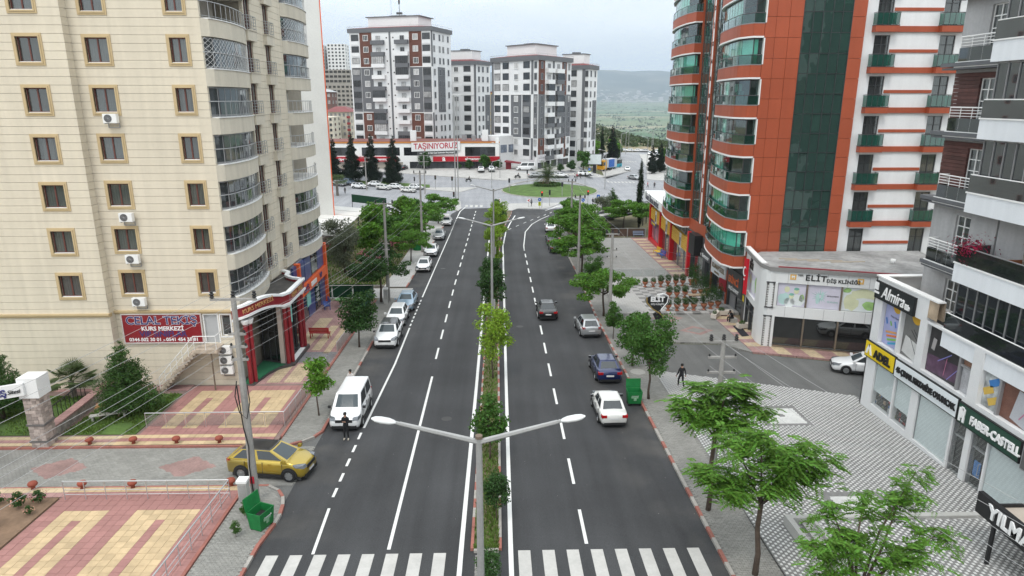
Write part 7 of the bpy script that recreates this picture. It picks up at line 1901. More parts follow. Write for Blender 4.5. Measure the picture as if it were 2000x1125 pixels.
def tree_proto(key,height,cw,ch,th,blobs_n,leaves,size,m,bark=BARK,r0=.07,flat=.75,seed=1,up=.5,asp=.6,shell=.5,kind='round',clump=.36):
 r = random.Random(seed); rs = np.random.RandomState(seed); blobs = []
 for i in range(blobs_n):
  t = (i + .5) / blobs_n
  if kind == 'round': z = th + ch * (.12 + .8 * r.random()); q = (z - th) / ch; R_ = cw * (.25 + .9 * math.sqrt(max(.02,q * (1.05 - q)))) ; a = r.uniform(0,6.28); rad = R_ * math.sqrt(r.random()) * .72; br = clump * cw * r.uniform(.6,1.1); blobs.append((rad * math.cos(a),rad * math.sin(a),z,br,flat))
  elif kind == 'umbrella': a = r.uniform(0,6.28); rad = cw * math.sqrt(r.random()); lay = r.choice((0,.35,.7,1)); z = th + ch * (.25 + .65 * lay) * (1 - .35 * (rad / cw) ** 2); br = clump * cw * r.uniform(.5,1.0); blobs.append((rad * math.cos(a),rad * math.sin(a),z,br,.38))
  elif kind == 'cone': z = th + ch * t; R_ = cw * (1 - t) ** .8 + .08; a = r.uniform(0,6.28); rad = R_ * r.uniform(.3,.85); blobs.append((rad * math.cos(a),rad * math.sin(a),z,max(.12,R_ * .5),.6))
  elif kind == 'column': z = th + ch * t; R_ = cw * (math.sin(math.pi * min(1,t * .9 + .1)) ** .6); a = r.uniform(0,6.28); rad = R_ * .5 * r.random(); blobs.append((rad * math.cos(a),rad * math.sin(a),z,max(.1,R_ * .62),1.5))
 pos,d = blob_points(rs,blobs,leaves,shell)
 pos[:,2] = np.maximum(pos[:,2],.15)
 out = d * .7
 cr = leaves_mesh('crown',pos,size,m,seed,up,asp,out)
 tb = MB(); tg = sorted(blobs,key=lambda b: -b[3])[:9]
 limbs(tb,(0,0,-.15),(r.uniform(-.1,.1),r.uniform(-.1,.1),th + ch * (.35 if kind in ('round','umbrella') else .85)),r0,[b[:3] for b in tg] if kind in ('round','umbrella') else [],r,.05)
 TREES[key] = (tb.mesh('trunk',bark,smooth=True),cr)
def tree(key,label,x,y,rz=None,s=1.0,group=None,h=.1,cat='tree',name='tree',sz=1.0):
 t = thing(name,label,cat,(x,y,gz(x,y) + h),rnd.uniform(0,6.28) if rz is None else rz,group); t.scale = (s,s,s * sz)
 tk,cr = TREES[key]
 if tk: link('trunk',tk,t)
 link('crown',cr,t); return t
# median trees: dark green maples and lime green ones
tree_proto('maple_dark',3.6,1.6,2.5,1.2,26,3000,.17,LF_DARK,r0=.045,seed=2)
tree_proto('maple_mid',3.6,1.55,2.6,1.15,26,3000,.17,LF_MID,r0=.045,seed=12)
tree_proto('maple_lime',4.0,1.75,3.6,1.35,30,4200,.16,LF_YELL,r0=.05,seed=3)
tree_proto('lime_tall',5.5,1.75,4.8,.9,34,4600,.18,LF_YELL,r0=.05,seed=4)
tree_proto('fresh_street',4.0,1.55,2.8,1.5,22,2200,.2,LF_LIGHT,r0=.05,seed=5)
GM = 'young trees in the median'
tree('maple_dark','small dark green sapling in the median nearest the crossing',.42,27.2,s=.62,group=GM)
tree('maple_mid','dark glossy median tree behind the near lamp post arms',.12,33.0,s=.98,group=GM)
tree('maple_lime','bright lime green median tree in front of the second lamp post',.2,45.0,s=1.12,group=GM)
tree('maple_dark','dark green median tree behind the lime green one',.1,60.5,s=1.25,group=GM)
tree('maple_dark','dark green median tree, upper of the dark pair beyond the lime green one',-.1,68.5,s=1.15,group=GM)
tree('lime_tall','yellow green median tree below the far lamp post',.3,84,s=.95,group=GM); tree('lime_tall','tall yellow green median tree at the far end, left one',.1,97,s=1.15,group=GM); tree('lime_tall','tall yellow green median tree at the far end, right one',1.1,104,s=1.15,group=GM); tree('maple_mid','green median tree behind the yellow green ones',.9,112,s=1.5,group=GM)
tree('maple_dark','low bushy sapling on the paved end of the median',.1,22.6,s=.5,group=GM,h=-.25)
# spreading street trees
tree_proto('umbrella',5.2,2.5,2.3,1.7,40,6000,.24,LF_ACAC,r0=.085,seed=6,kind='umbrella',asp=.5,up=.8,clump=.36)
tree_proto('umbrella_b',5.6,2.8,2.6,1.8,44,6500,.25,LF_ACAC,r0=.09,seed=16,kind='umbrella',asp=.5,up=.8,clump=.36)
tree_proto('umbrella_dark',5.2,2.4,2.4,2.0,40,6000,.22,LF_DARK,r0=.10,seed=7,kind='umbrella',asp=.5,up=.7,clump=.36)
tree_proto('round_dark',4.6,2.3,3.1,1.5,30,4200,.22,LF_DARK,r0=.07,seed=8)
tree_proto('round_mid',4.6,2.3,3.2,1.4,30,4200,.23,LF_MID,r0=.07,seed=9)
tree_proto('feathery',5.0,2.2,3.8,1.3,36,7000,.15,LF_MID,r0=.07,seed=10,clump=.33)
GL2 = 'street trees on the left sidewalk'; GR2 = 'street trees on the right sidewalk'
tree('fresh_street','slim young tree on the left sidewalk beside the white van',-10.5,38.9,s=.92,group=GL2,h=.12)
tree('round_dark','rounded dark tree on the left sidewalk beside the glass railing',-10.6,52.3,s=1.0,group=GL2,h=.12)
tree('umbrella_dark','dark spreading tree at the utility pole by the lane',-11.2,67.0,s=1.2,group=GL2,h=.12)
tree('umbrella','flat topped green tree on the left sidewalk beside the white hatchback',-10.7,88.0,s=1.05,group=GL2,h=.12)
tree('umbrella_b','layered bright green tree, lower of the clump left of the far sedans',-11.6,98.0,s=1.2,group=GL2,h=.12)
tree('umbrella','layered bright green tree, middle of the clump left of the far sedans',-10.9,110.0,s=1.3,group=GL2,h=.12)
tree('umbrella_b','layered green tree, uppermost of the clump by the far utility pole',-10.0,124.0,s=1.25,group=GL2,h=.12)
tree('feathery','feathery dark tree standing beside the green bin',10.45,41.0,s=1.12,group=GR2,h=.12)
tree('round_mid','leafy bright tree beside the clinic sign at the side street',10.6,47.3,s=.95,group=GR2,h=.12)
tree('maple_mid','thin sapling by the silver hatchback',10.3,54.0,s=.85,group=GR2,h=.12)
tree('umbrella','spreading tree beyond the clinic sign, arms over the forecourt',10.6,61.0,s=1.1,group=GR2,h=.12)
tree('feathery','dark feathery tree under the spreading crowns by the second pole',11.0,71.0,s=.75,group=GR2,h=.12)
tree('umbrella_b','broad flat crowned tree left of the forecourt',10.8,79.5,s=1.25,group=GR2,h=.12)
tree('umbrella','broad green tree over the dark parked car',11.9,90,s=1.55,group=GR2,h=.12)
tree('umbrella_b','green tree at the far pole on the right',12.2,101,s=1.35,group=GR2,h=.12); tree('round_mid','bushy tree by the bend at the far pole',14.0,121,s=1.1,group=GR2,h=.12); tree('umbrella_b','green tree spreading over the white sedan at the bend',13.6,111,s=1.3,group=GR2,h=.12)
tree('umbrella','green tree below the black canopy roofs, the left one',22.5,116,s=1.3,group='trees below the black canopy'); tree('umbrella_b','green tree below the black canopy roofs, by the cypress',26.5,112,s=1.3,group='trees below the black canopy')
# foreground trees with long feathered sprays
def frond_tree(label,x,y,ends,top,sprays,seed,spread_=.55,size=.42,name='tree',h=.12,base=None):
 r = random.Random(seed); rs = np.random.RandomState(seed); o = Vector((x,y,gz(x,y) + h))
 t = thing(name,label,'tree',o)
 tb = MB(); T = Vector(top) - o; tb.tube([Vector((0,0,-.2)),T * .3 + Vector((.06,.02,0)),T * .65 + Vector((-.05,.04,0)),T],[.13,.105,.095,.085],8)
 tips = []
 for e in ends:
  e = Vector(e) - o; m1 = T.lerp(e,.45) + Vector((r.uniform(-.15,.15),r.uniform(-.15,.15),r.uniform(.1,.4)))
  tb.tube([T * .97,m1,e],[.055,.035,.012],6)
  for k in range(5):
   s = m1.lerp(e,r.uniform(0,.9)); q = s + Vector((r.uniform(-1,1),r.uniform(-1,1),r.uniform(-.15,.5))) * spread_; tb.tube([s,q],[.014,.005],4); tips += [q,q,e]
 # a spray: rachis with paired leaflets, drooping
 V = []; Fc = []
 for i in range(sprays):
  p = r.choice(tips) + Vector((r.gauss(0,.22),r.gauss(0,.22),r.gauss(0,.13))) * (spread_ / .55)
  a = r.uniform(0,6.28); dv = Vector((math.cos(a),math.sin(a),r.uniform(-.2,.35))).normalized(); L0 = size * r.uniform(.7,1.25); sd = dv.cross(Vector((0,0,1))).normalized(); npair = 7
  for k in range(npair):
   f = (k + 1) / npair; c = p + dv * L0 * f + Vector((0,0,-.35 * L0 * f * f)); ll = L0 * .36 * (1 - .35 * abs(f - .45))
   for sgn in (1,-1):
    d2 = (sd * sgn + dv * .45 + Vector((0,0,-.25 + r.uniform(-.15,.15)))).normalized(); w = dv * L0 * .10
    n0 = len(V); V += [tuple(c - w * .4),tuple(c + d2 * ll * .55 - w),tuple(c + d2 * ll),tuple(c + d2 * ll * .55 + w)]; Fc.append((n0,n0 + 1,n0 + 2,n0 + 3))
 me = bpy.data.meshes.new('crown'); me.from_pydata(V,[],Fc); me.materials.append(LF_ACAC); me.update()
 obj('trunk',tb,BARK,t,smooth=True); link('crown',me,t); return t
frond_tree('foreground acacia behind, its crown spreading over the dotted plaza',10.3,27.7,[(8.6,27.4,4.7),(9.5,28.2,5.2),(10.6,27.5,5.4),(11.6,28.2,5.1),(12.0,27.3,4.4),(9.3,26.9,4.2),(10.9,27.0,3.9)],(10.35,27.7,3.0),900,41,size=.5)
frond_tree('foreground acacia in front, with a long limb reaching over the plaza',10.75,23.0,[(8.4,23.2,3.9),(9.2,22.6,3.3),(9.6,23.8,4.9),(10.6,23.4,5.2),(11.6,23.2,4.5),(12.6,23.5,4.6),(13.2,23.3,4.1),(11.2,22.5,3.5)],(10.7,23.0,2.6),950,42,size=.48)
frond_tree('thin foreground acacia at the bottom right corner with sparse sprays',11.3,17.2,[(10.2,17.9,4.4),(11.0,18.6,5.2),(12.0,18.6,5.6),(13.4,19.0,5.3),(13.9,19.2,6.1),(12.6,17.6,4.0),(11.4,18.3,4.5),(13.2,17.6,4.2),(10.6,17.3,3.7),(14.4,18.2,4.6)],(11.6,17.6,2.7),800,43,spread_=.5,size=.36)
# conifers, palms and shrubs by the cream block
tree_proto('umbrella_pine',4.3,1.9,4.0,.8,90,13000,.24,LF_PINE,r0=.11,seed=21,kind='cone',asp=.2,up=.9,shell=.35)
tree('umbrella_pine','dense rounded pine on the lawn in front of the cream block',-22.3,39.4,s=1.0,h=.15); tree('umbrella_pine','dense pine at the left edge behind the site name beam',-29.6,38.8,s=1.0,h=.15)
def palm(label,x,y,trunk_h,fronds,fl,m,seed,fan=False,tr=.16,h=.15,dry=0,up0=.9):
 r = random.Random(seed); t = thing('palm_tree',label,'palm',(x,y,gz(x,y) + h))
 tb = MB(); n = 7; tb.tube([(0,0,-.2 + (trunk_h + .2) * i / n) for i in range(n + 1)],[tr * (1.2 if i == 0 else 1 + .12 * (i % 2)) for i in range(n + 1)],9); obj('trunk',tb,BARK_G,t)
 for grp,nn,mm in (('crown',fronds,m),('dry_fronds',dry,LF_DRY)):
  if not nn: continue
  V = []; Fc = []
  for i in range(nn):
   a = r.uniform(0,6.28); el = r.uniform(-.25,1.2) if grp == 'crown' else r.uniform(-.9,-.3); d = Vector((math.cos(a) * math.cos(el),math.sin(a) * math.cos(el),math.sin(el))); sd = Vector((-math.sin(a),math.cos(a),0)); upv = sd.cross(d) * -1; L0 = fl * r.uniform(.8,1.15); base = Vector((0,0,trunk_h))
   if fan:
    hub = base + d * L0 * .5;
    n0 = len(V); w = sd * .02; V += [tuple(base - w),tuple(base + w),tuple(hub + w),tuple(hub - w)]; Fc.append((n0,n0 + 1,n0 + 2,n0 + 3))
    for k in range(19):
     b = -1.45 + 2.9 * k / 18; q = hub + (d * math.cos(b) + sd * math.sin(b)) * L0 * .55 + Vector((0,0,-.12 * L0)); mid = hub.lerp(q,.6) + upv * -.03; w = (sd * math.cos(b) - d * math.sin(b)) * .03; n0 = len(V); V += [tuple(hub),tuple(mid - w),tuple(q),tuple(mid + w)]; Fc.append((n0,n0 + 1,n0 + 2,n0 + 3))
   else:
    prev = base
    for k in range(16):
     f = (k + 1) / 16; c = base + d * L0 * f + Vector((0,0,-.62 * L0 * f * f * math.cos(el)))
     n0 = len(V); w = sd * .025; V += [tuple(prev - w),tuple(prev + w),tuple(c + w),tuple(c - w)]; Fc.append((n0,n0 + 1,n0 + 2,n0 + 3)); prev = c
     for s_ in (1,-1):
      e = c + (sd * s_ * .8 + d * .5 + Vector((0,0,-.25))).normalized() * L0 * .26 * (1.1 - .6 * f); w = d * .035; n0 = len(V); V += [tuple(c - w),tuple(c + w),tuple(e)]; Fc.append((n0,n0 + 1,n0 + 2))
  me = bpy.data.meshes.new(grp); me.from_pydata(V,[],Fc); me.materials.append(mm); me.update(); link(grp,me,t)
 return t
palm('fan palm standing against the cream wall',-27.4,42.2,1.2,26,1.6,LF_PALM,5,True)
palm('date palm in the hedge ring at the middle of the roundabout',14.3,182.5,2.8,70,5.2,LF_PALM,6,tr=.45,dry=16,h=.8)
palm('fan palm by the gable wall on the left approach',-38.6,170.0,3.4,30,2.6,LF_PALM,8,True,tr=.3)
m = MB(); rs = np.random.RandomState(4); th = rs.uniform(0,6.28,5200); rd = rs.uniform(2.6,3.7,5200); zz = rs.uniform(.0,.75,5200); ps = np.stack([rd * np.cos(th),rd * np.sin(th) * 1.0,zz],1)
t = thing('hedge_ring','clipped round hedge ring around the date palm','hedge',(14.3,182.5,ZF + .85)); link('foliage',leaves_mesh('foliage',ps,.22,leafmat('hedge',(.08,.17,.03)),4),t); m.lathe([(3.6,-.2),(3.6,.6),(2.7,.65),(2.7,-.2)],24); obj('hedge_body',m,mat('hedge_inside',(.02,.035,.01),.9),t)
# spruces, cypresses
tree_proto('spruce',13,2.6,12.2,.9,100,9000,.55,LF_SPRUCE,r0=.2,seed=31,kind='cone',asp=.22,up=.0,shell=.3)
for i,(x,y,s,l) in enumerate(((-44.2,191.5,.98,'dark spruce closest to the gable wall'),(-39.0,191.5,1.06,'dark spruce second from the gable wall'),(-33.6,190.5,1.06,'dark spruce third from the gable wall, beside the utility pole'),(-27.2,188.0,1.06,'dark spruce farthest from the gable wall, beside the banner'))): tree('spruce',l,x,y,s=s,group='dark spruces before the supermarket')
tree_proto('cypress',12,1.0,11.4,.4,46,6500,.3,LF_CYP,r0=.15,seed=33,kind='column',asp=.25,up=1.2,shell=.5)
tree('cypress','tall slim dark cypress left of the red tower',25.6,118,s=.93,cat='tree',name='cypress_tree',sz=1.1)
G8 = 'dark conifers along the far road'
for i,(x,y,s,k,l) in enumerate(((40.9,262,1.15,'cypress','pointed cypress on the slope left of the far road'),(44.2,258,1.1,'spruce','dark conifer beside the pointed cypress'),(50.5,219,.72,'spruce','dark conifer right of the far road, left one'),(54.2,224,.78,'spruce','dark conifer right of the far road, right one'),(46,180,.33,'cypress','tiny cypress by the walkers on the right'),(34.9,255,.9,'cypress','thin cypress against the edge of the right hand towers'))): tree(k,l,x,y,s=s,group=G8,sz=1.0)
tree_proto('bushy',4.2,2.4,3.6,.4,26,2800,.34,LF_MID,r0=.12,seed=35); tree_proto('bushy_dark',4.2,2.4,3.6,.4,26,2800,.34,LF_DARK,r0=.12,seed=36); tree_proto('bushy_olive',4.2,2.2,3.6,.4,28,4200,.22,LF_OLIVE,r0=.1,seed=37,asp=.3); tree_proto('bushy_light',4.2,2.3,3.5,.5,24,2600,.36,LF_LIGHT,r0=.1,seed=38); tree_proto('oleander',2.6,1.5,2.2,.2,18,1600,.2,LF_MID,r0=.05,seed=39)
for x,y,s,k,l in ((-20.5,205.5,1.25,'bushy_dark','round dark tree below the banner'),(-7.2,204.8,.75,'bushy_dark','small dark tree at the supermarket entrance'),(-2.6,204.4,1.05,'bushy','green tree at the right end of the supermarket'),(1.2,204.2,.75,'bushy_dark','dark bush below the oblique wing'),(26.8,206,1.35,'bushy','green tree at the foot of the right hand towers'),(22.5,200.5,.8,'bushy_dark','dark bush by the railing below the towers'),(19.5,200,.6,'bushy_dark','small dark bush by the shop fronts below the towers'),(-10.2,205,.45,'bushy_dark','small shrub by the entrance steps'),(-30,190,.4,'bushy_dark','low bush on the verge by the spruces')): tree(k,l,x,y,s=s,group='trees on the supermarket forecourt')
# garden on the left, behind the lane
for x,y,s,k,l in ((-17.8,81,1.45,'bushy_olive','silvery olive tree by the cream block, the nearest'),(-20.0,89.5,1.5,'bushy_olive','silvery olive tree by the cream block, the farther'),(-16.6,92,1.15,'bushy_light','bright green tree in the garden below the awning'),(-14.8,99,1.2,'bushy','green tree in the garden behind the utility pole'),(-18.0,104,1.5,'bushy_light','bright green tree at the corner of the white awning'),(-13.8,86.5,.75,'bushy_dark','bluish dark shrub in the middle of the garden'),(-15.6,117,1.4,'bushy_light','light green tree behind the garden, by the parked cars'),(-14.2,128,1.0,'bushy','slender green tree near the dustbin lorry lane'),(-19.8,113,1.2,'bushy_dark','dark shrub behind the awning')): tree(k,l,x,y,s=s,group='garden trees')
def flowered(label,x,y,s,m,nfl,fs,seed,key='oleander',grp=None,hgt=2.3,wid=1.5,h=.1):
 t = tree(key,label,x,y,s=s,group=grp,cat='shrub',name='flowering_shrub',h=h); rs = np.random.RandomState(seed); d = rs.normal(size=(nfl,3)); d /= np.linalg.norm(d,axis=1)[:,None]; d[:,2] = abs(d[:,2]); ps = d * np.array([wid,wid,hgt * .6]) * rs.uniform(.8,1.02,(nfl,1)); ps[:,2] += hgt * .42
 link('blossom',leaves_mesh('blossom',ps,fs,m,seed,.6,.9),t); return t
flowered('pink flowering oleander beside the olive tree',-15.3,83.0,1.15,LF_PINK,300,.2,3,grp='oleanders in the garden'); flowered('pink flowering oleander behind the utility pole',-13.4,96,.95,LF_PINK,300,.2,4,grp='oleanders in the garden'); flowered('pink flowering oleander at the garden corner',-14.9,76.6,.6,LF_PINK,200,.16,5,grp='oleanders in the garden')
tree('bushy_olive','silver grey olive tree by the bend on the right',20.2,120.5,s=1.4); tree('umbrella_pine','dark conical pine behind the silver olive',22.5,128,s=1.15,sz=1.1)
blades('garden_grass',lambda r: (r.uniform(-26,-12.2),74 + 62 * r.rand() ** 1.5),6000,lambda x,y: gz(x,y) + .1,.35,BLADE,'long grass growing in the garden behind the lane kerb',seed=8)
# rose bed and planter shrubs near the front
tree_proto('rosebush',1.0,.5,.75,.08,14,420,.13,LF_DARK,r0=.02,seed=51)
for i,(x,y,s) in enumerate(((-21.9,28.6,.95),(-21.2,29.0,.8),(-21.0,28.0,.55),(-22.0,26.9,1.0),(-22.6,26.2,.7),(-23.0,28.9,.7))):
 flowered('rose bush with %s flowers in the bare bed, %s' % (('white','red','small orange','peach','pale','white')[i],('behind the railing corner','next to the railing corner','standing alone','largest at the left edge','at the left frame edge','by the driveway')[i]),x,y,s,LF_RED if i == 1 else LF_ROSE,26,.11,60 + i,'rosebush','rose bushes in the bed',.85,.5,h=.22)
t = tree('maple_mid','tuft of weeds growing at the foot of the left green bin',-10.9,26.1,s=.22,cat='weeds',name='weed_tuft',h=.1);
for x,y,i in ((-10.95,27.55,0),): tree('maple_mid','leafy weed sprouting beside the left green bin',x,y,s=.28,cat='weeds',name='weed_tuft',h=.1)
# crimson plant on the balcony
t = thing('potted_plant','crimson leaved plant hanging over the dark balcony parapet','plant',(24.25,32.9,10.45)); rs = np.random.RandomState(2); d = rs.normal(size=(420,3)) * np.array([.35,.5,.28]); link('foliage',leaves_mesh('foliage',d,.16,LF_RED,2,.4,.4),t); m = MB(); m.lathe([(.14,-.4),(.2,-.1),(.17,-.1)],10); obj('pot',m,mat('terracotta',(.32,.12,.065),.8,var=.15),t)
# scrub on the slope behind, one mass, with single trees nearer
rs = np.random.RandomState(9); pts = []
for _ in range(1500):
 y = rs.uniform(300,720); x = rs.uniform(28,60 + .30 * y);
 if 50 < x < 80 and y < 350: continue
 s = rs.uniform(1.0,2.6) * (1 if y < 450 else 1.2); k = 26
 d = rs.normal(size=(k,3)); d /= np.linalg.norm(d,axis=1)[:,None]; q = d * np.array([s,s,s * .75]); q[:,2] += s * .5
 pts.append(q + np.array([x,y,terrain(x,y)]))
me = leaves_mesh('scrub',np.concatenate(pts),1.25,leafmat('scrub',(.05,.075,.028),.45,.1),9,.4,.8)
tag(link('scrub',me),'dark green scrub and young trees covering the slope behind the far road',None,None,'stuff')
rs = np.random.RandomState(19); pts = []
for _ in range(420):
 y = rs.uniform(290,560); x = rs.uniform(-170,-50); s = rs.uniform(1.2,3); d = rs.normal(size=(24,3)); d /= np.linalg.norm(d,axis=1)[:,None]; q = d * s; q[:,2] += s * .4; pts.append(q + np.array([x,y,terrain(x,y)]))
tag(link('scrub',leaves_mesh('scrub',np.concatenate(pts),1.5,MATS['leaf_scrub'],19,.4,.8)),'scrub on the hill at the far left',None,None,'stuff')
rs = np.random.RandomState(29); pts = []
for _ in range(520):
 y = 1600 + 8000 * rs.rand() ** 1.3; x = rs.uniform(-.02,.32) * y; s = rs.uniform(4,13); d = rs.normal(size=(10,3)) * s; d[:,0] *= 2.2; d[:,2] = abs(d[:,2]) * .6; pts.append(d + np.array([x,y,terrain(x,y)]))
tag(link('field_trees',leaves_mesh('field_trees',np.concatenate(pts),11,MATS['leaf_scrub'],29,.4,.8)),'scattered trees and hedges far off on the green plain',None,None,'stuff')
for i,(x,y,s,k) in enumerate(((29.5,247,1.7,'bushy_olive'),(33.0,262,1.9,'bushy'),(38.5,268,1.9,'bushy_light'),(42,279,1.8,'bushy_olive'),(47.5,270,1.6,'bushy_light'),(50,284,1.7,'bushy_dark'),(36,288,2.0,'bushy_dark'),(30,283,2.2,'bushy'),(55,322,1.5,'bushy_light'),(58.5,228,1.3,'bushy_dark'),(61,245,1.6,'bushy'),(31.2,226,1.1,'bushy_light'))):
 tree(k,('%s tree on the wooded bank behind the billboard, %s' % (('silver','green','light green','silver','yellow green','dark','dark','green','light green','dark','green','light green')[i],('by the tower corner','behind the lorry','in front of the cypress','right of the cypress','at the road edge','near the brow','high up','top left','at the brow','across the road','farther across the road','just behind the board')[i])),x,y,s=s,group='trees on the bank behind the billboard')
# far villages and a pale works on the plain
rs = np.random.RandomState(33); m = MB()
for _ in range(380):
 y = rs.uniform(10400,11900); x = rs.uniform(-.02,.30) * y; z = terrain(x,y); w = rs.uniform(14,34); m.box(x - w,x + w,y,y + 20,z - 5,z + rs.uniform(8,22))
tag(obj('village_houses',m,mat('far_houses',(.46,.44,.41),.9,var=0)),'tiny pale houses of the villages at the foot of the mountain',None,None,'stuff')
m = MB()
for _ in range(40):
 x = 330 + rs.uniform(-70,140); y = 1750 + rs.uniform(-60,240); z = terrain(x,y); w = rs.uniform(8,26); m.box(x - w,x + w,y,y + 14,z - 2,z + rs.uniform(5,10))
tag(obj('distant_works',m,MATS['far_houses']),'pale sheds and heaps of a works on the near edge of the plain',None,None,'stuff')
# ================================================================ street furniture
GALV = mat('galvanised',(.34,.34,.335),.55,.25,var=.12,scale=1.5); POLEC = mat('pole_concrete',(.30,.29,.275),.9,var=.16,scale=1.2,fine=9); LENS = mat('lamp_lens',(.62,.63,.63),.25,var=.05)
RUSTY = MATS['rusty_steel']; GBIN = mat('bin_green',(.01,.16,.04),.5,var=.2,scale=3); CHROME = mat('polished_rail',(.50,.51,.52),.3,.6,var=.05)
def T(name,label,cat,x,y,h=0.0,rz=0,group=None): return thing(name,label,cat,(x,y,gz(x,y) + h),rz,group)
def lamp(label,x,y,h,grp='double armed street lamps in the median',arm=2.55,hl=.52):
 t = T('street_lamp',label,'street lamp',x,y,0,0,grp); m = MB(); m.tube([(0,0,-.2),(0,0,h)],[.13,.085],10); obj('pole',m,GALV,t); m = MB(); m.cyl(0,0,h - .02,h + .06,.10,8); obj('cap',m,RUSTY,t)
 m = MB(); m.box(.09,.27,-.03,.03,2.4,3.3); obj('cabinet_plate',m,GALV,t)
 for s in (1,-1):
  m = MB(); m.tube([(s * .04,0,h - .12),(s * (arm - hl),0,h + .42)],[.075,.055],6); m.tube([(s * (arm - hl - .02),0,h + .41),(s * (arm - hl + .1),0,h + .45)],.045,6); obj('arm',m,GALV,t)
  m = MB(); L0 = hl * 1.25; prof = [(0,.02),(.12,.075),(.3,.115),(.62,.125),(.85,.10),(1,.03)]; k0 = 0
  for f,r in prof:
   for j in range(10): a = 2 * math.pi * j / 10; m.v.append((s * (arm - hl + .06 + L0 * f),r * 1.15 * math.cos(a),h + .45 + .12 * f + r * .62 * math.sin(a)))
  for i in range(5):
   for j in range(10): j2 = (j + 1) % 10; m.f.append((i * 10 + j,i * 10 + j2,i * 10 + 10 + j2,i * 10 + 10 + j)); m.m.append(0)
  obj('lamp_head',m,LENS,t,smooth=True)
 return t
lamp('nearest double armed street lamp, its arms spread over the carriageways',.03,16,9.75); lamp('second double armed street lamp behind the lime green tree',.15,55.4,9.7); lamp('third double armed street lamp above the yellow green trees',.25,81,10.2)
def ulamp(x,y,h,rz,l,g,arm=1.8):
 t = T('street_lamp',l,'street lamp',x,y,0,RAD(rz),g); m = MB(); m.tube([(0,0,0),(0,0,h),(.2,0,h + .5),(arm,0,h + .9)],[.12,.08,.07,.05],6); obj('pole',m,GALV,t); m = MB(); m.box(arm - .1,arm + .5,-.14,.14,h + .84,h + .98); obj('lamp_head',m,LENS,t)
for i,(x,y,h,rz,l) in enumerate(((23.5,196,10,40,'lamp post in front of the right corner tower'),(1.8,195.5,9,180,'lamp post on the forecourt by the oblique wing'),(-.5,184,6.5,0,'lamp post behind the roundabout, left of the lawn'),(29.5,181,9.5,200,'tall post right of the roundabout lawn'),(33.5,232,11,30,'lamp post behind the billboard'),(52.5,236,10,160,'lamp post right of the far road'),(48,262,10,20,'lamp post along the far road by the zebra'),(62,272,10,170,'lamp post at the outer bend of the far road'),(57,300,10,0,'lamp post near the brow, left'),(70,305,10,180,'lamp post near the brow, right'),(64,330,10,180,'lamp post beyond the brow'))): ulamp(x,y,h,rz,l,'single lamp posts around the roundabout')
for x,y,l in ((-8.6,156,'left one of two tall slim masts on the tip island'),(-8.2,160,'right one of two tall slim masts on the tip island')):
 t = T('lamp_mast',l,'mast',x,y,0); m = MB(); m.tube([(0,0,0),(0,0,24)],[.16,.08],8); obj('pole',m,GALV,t); m = MB(); m.box(-.2,.9,-.2,.2,23.8,24.1); obj('lamp_head',m,LENS,t)
def upole(label,x,y,h,arms,grp,r=.2,top=True,cable=False):
 t = T('utility_pole',label,'utility pole',x,y,.1,0,grp); m = MB(); m.tube([(0,0,-.2),(0,0,h)],[r,r * .55],8); obj('pole',m,POLEC,t)
 for z,w in arms:
  m = MB(); m.box(-w,w,-.06,.06,z - .05,z + .05); obj('cross_arm',m,POLEC,t)
  for dx in ((-w + .08,0,w - .08) if z > h - .3 else (-w + .06,w - .06)):
   m = MB(); m.lathe([(.04,0),(.11,.06),(.06,.12),(.11,.18),(.06,.24),(.09,.30),(.03,.34)] if z > h - .3 else [(.03,0),(.06,.04),(.04,.1),(.02,.13)],8,(dx,0,z + .05)); obj('insulator',m,BLACK,t)
 if cable:
  m = MB(); m.tube([(-.2,-.18,h * .62),(-.33,-.22,h * .55),(-.2,-.24,h * .47),(.1,-.24,h * .44),(.3,-.2,h * .52),(.26,-.2,h * .6)],.025,5); m.tube([(-.2,-.22,h * .6),(-.1,-.25,h * .4),(.04,-.25,h * .3),(-.04,-.24,h * .2),(.02,-.22,.3)],.03,5); obj('cable',m,BLACK,t)
  m = MB(); m.box(-.1,.1,-.22,-.19,1.15,1.5); obj('red_notice',m,mat('notice_red',(.5,.03,.05),.5),t)
 return t
PL = [(-11.0,28.95,10.2,[(10.1,1.0),(8.5,.38),(7.9,.38),(7.3,.38)]),(-10.5,67.3,10.1,[(10.0,.9),(6.0,.35),(5.4,.35),(4.6,.35)]),(-9.9,95,11.2,[(11.1,.9),(6.5,.3),(5.9,.3)]),(-17.3,173,9.5,[(9.4,1.4),(7.9,1.2)]),(-33.2,180,8.4,[(8.3,1.3),(7.3,.8)])]
for p,l in zip(PL,('concrete utility pole in front of the gold crossover','concrete utility pole at the lane with the dark spreading tree','concrete utility pole beside the bright layered trees','double utility pole by the head of the queue','concrete utility pole beside the queueing cars')): upole(l,*p,'concrete utility poles on the left',cable=p[1] < 30)
PR = [(11.6,31.2,7.3,[(7.2,.7),(6.4,.7),(5.6,.7)]),(10.55,57.6,8.5,[(8.4,.6),(7.0,.45),(6.3,.45)]),(9.7,74,9.9,[(9.8,.6)]),(11.7,100,9.6,[(9.5,.6)])]
for p,l in zip(PR,('concrete utility pole behind the foreground acacias with three cross arms','concrete utility pole beyond the clinic sign','plain concrete pole by the flat crowned trees','concrete pole near the bend')): upole(l,*p,'concrete utility poles on the right',r=.19)
WIRE = mat('wire',(.36,.36,.36),.5,.3,var=0)
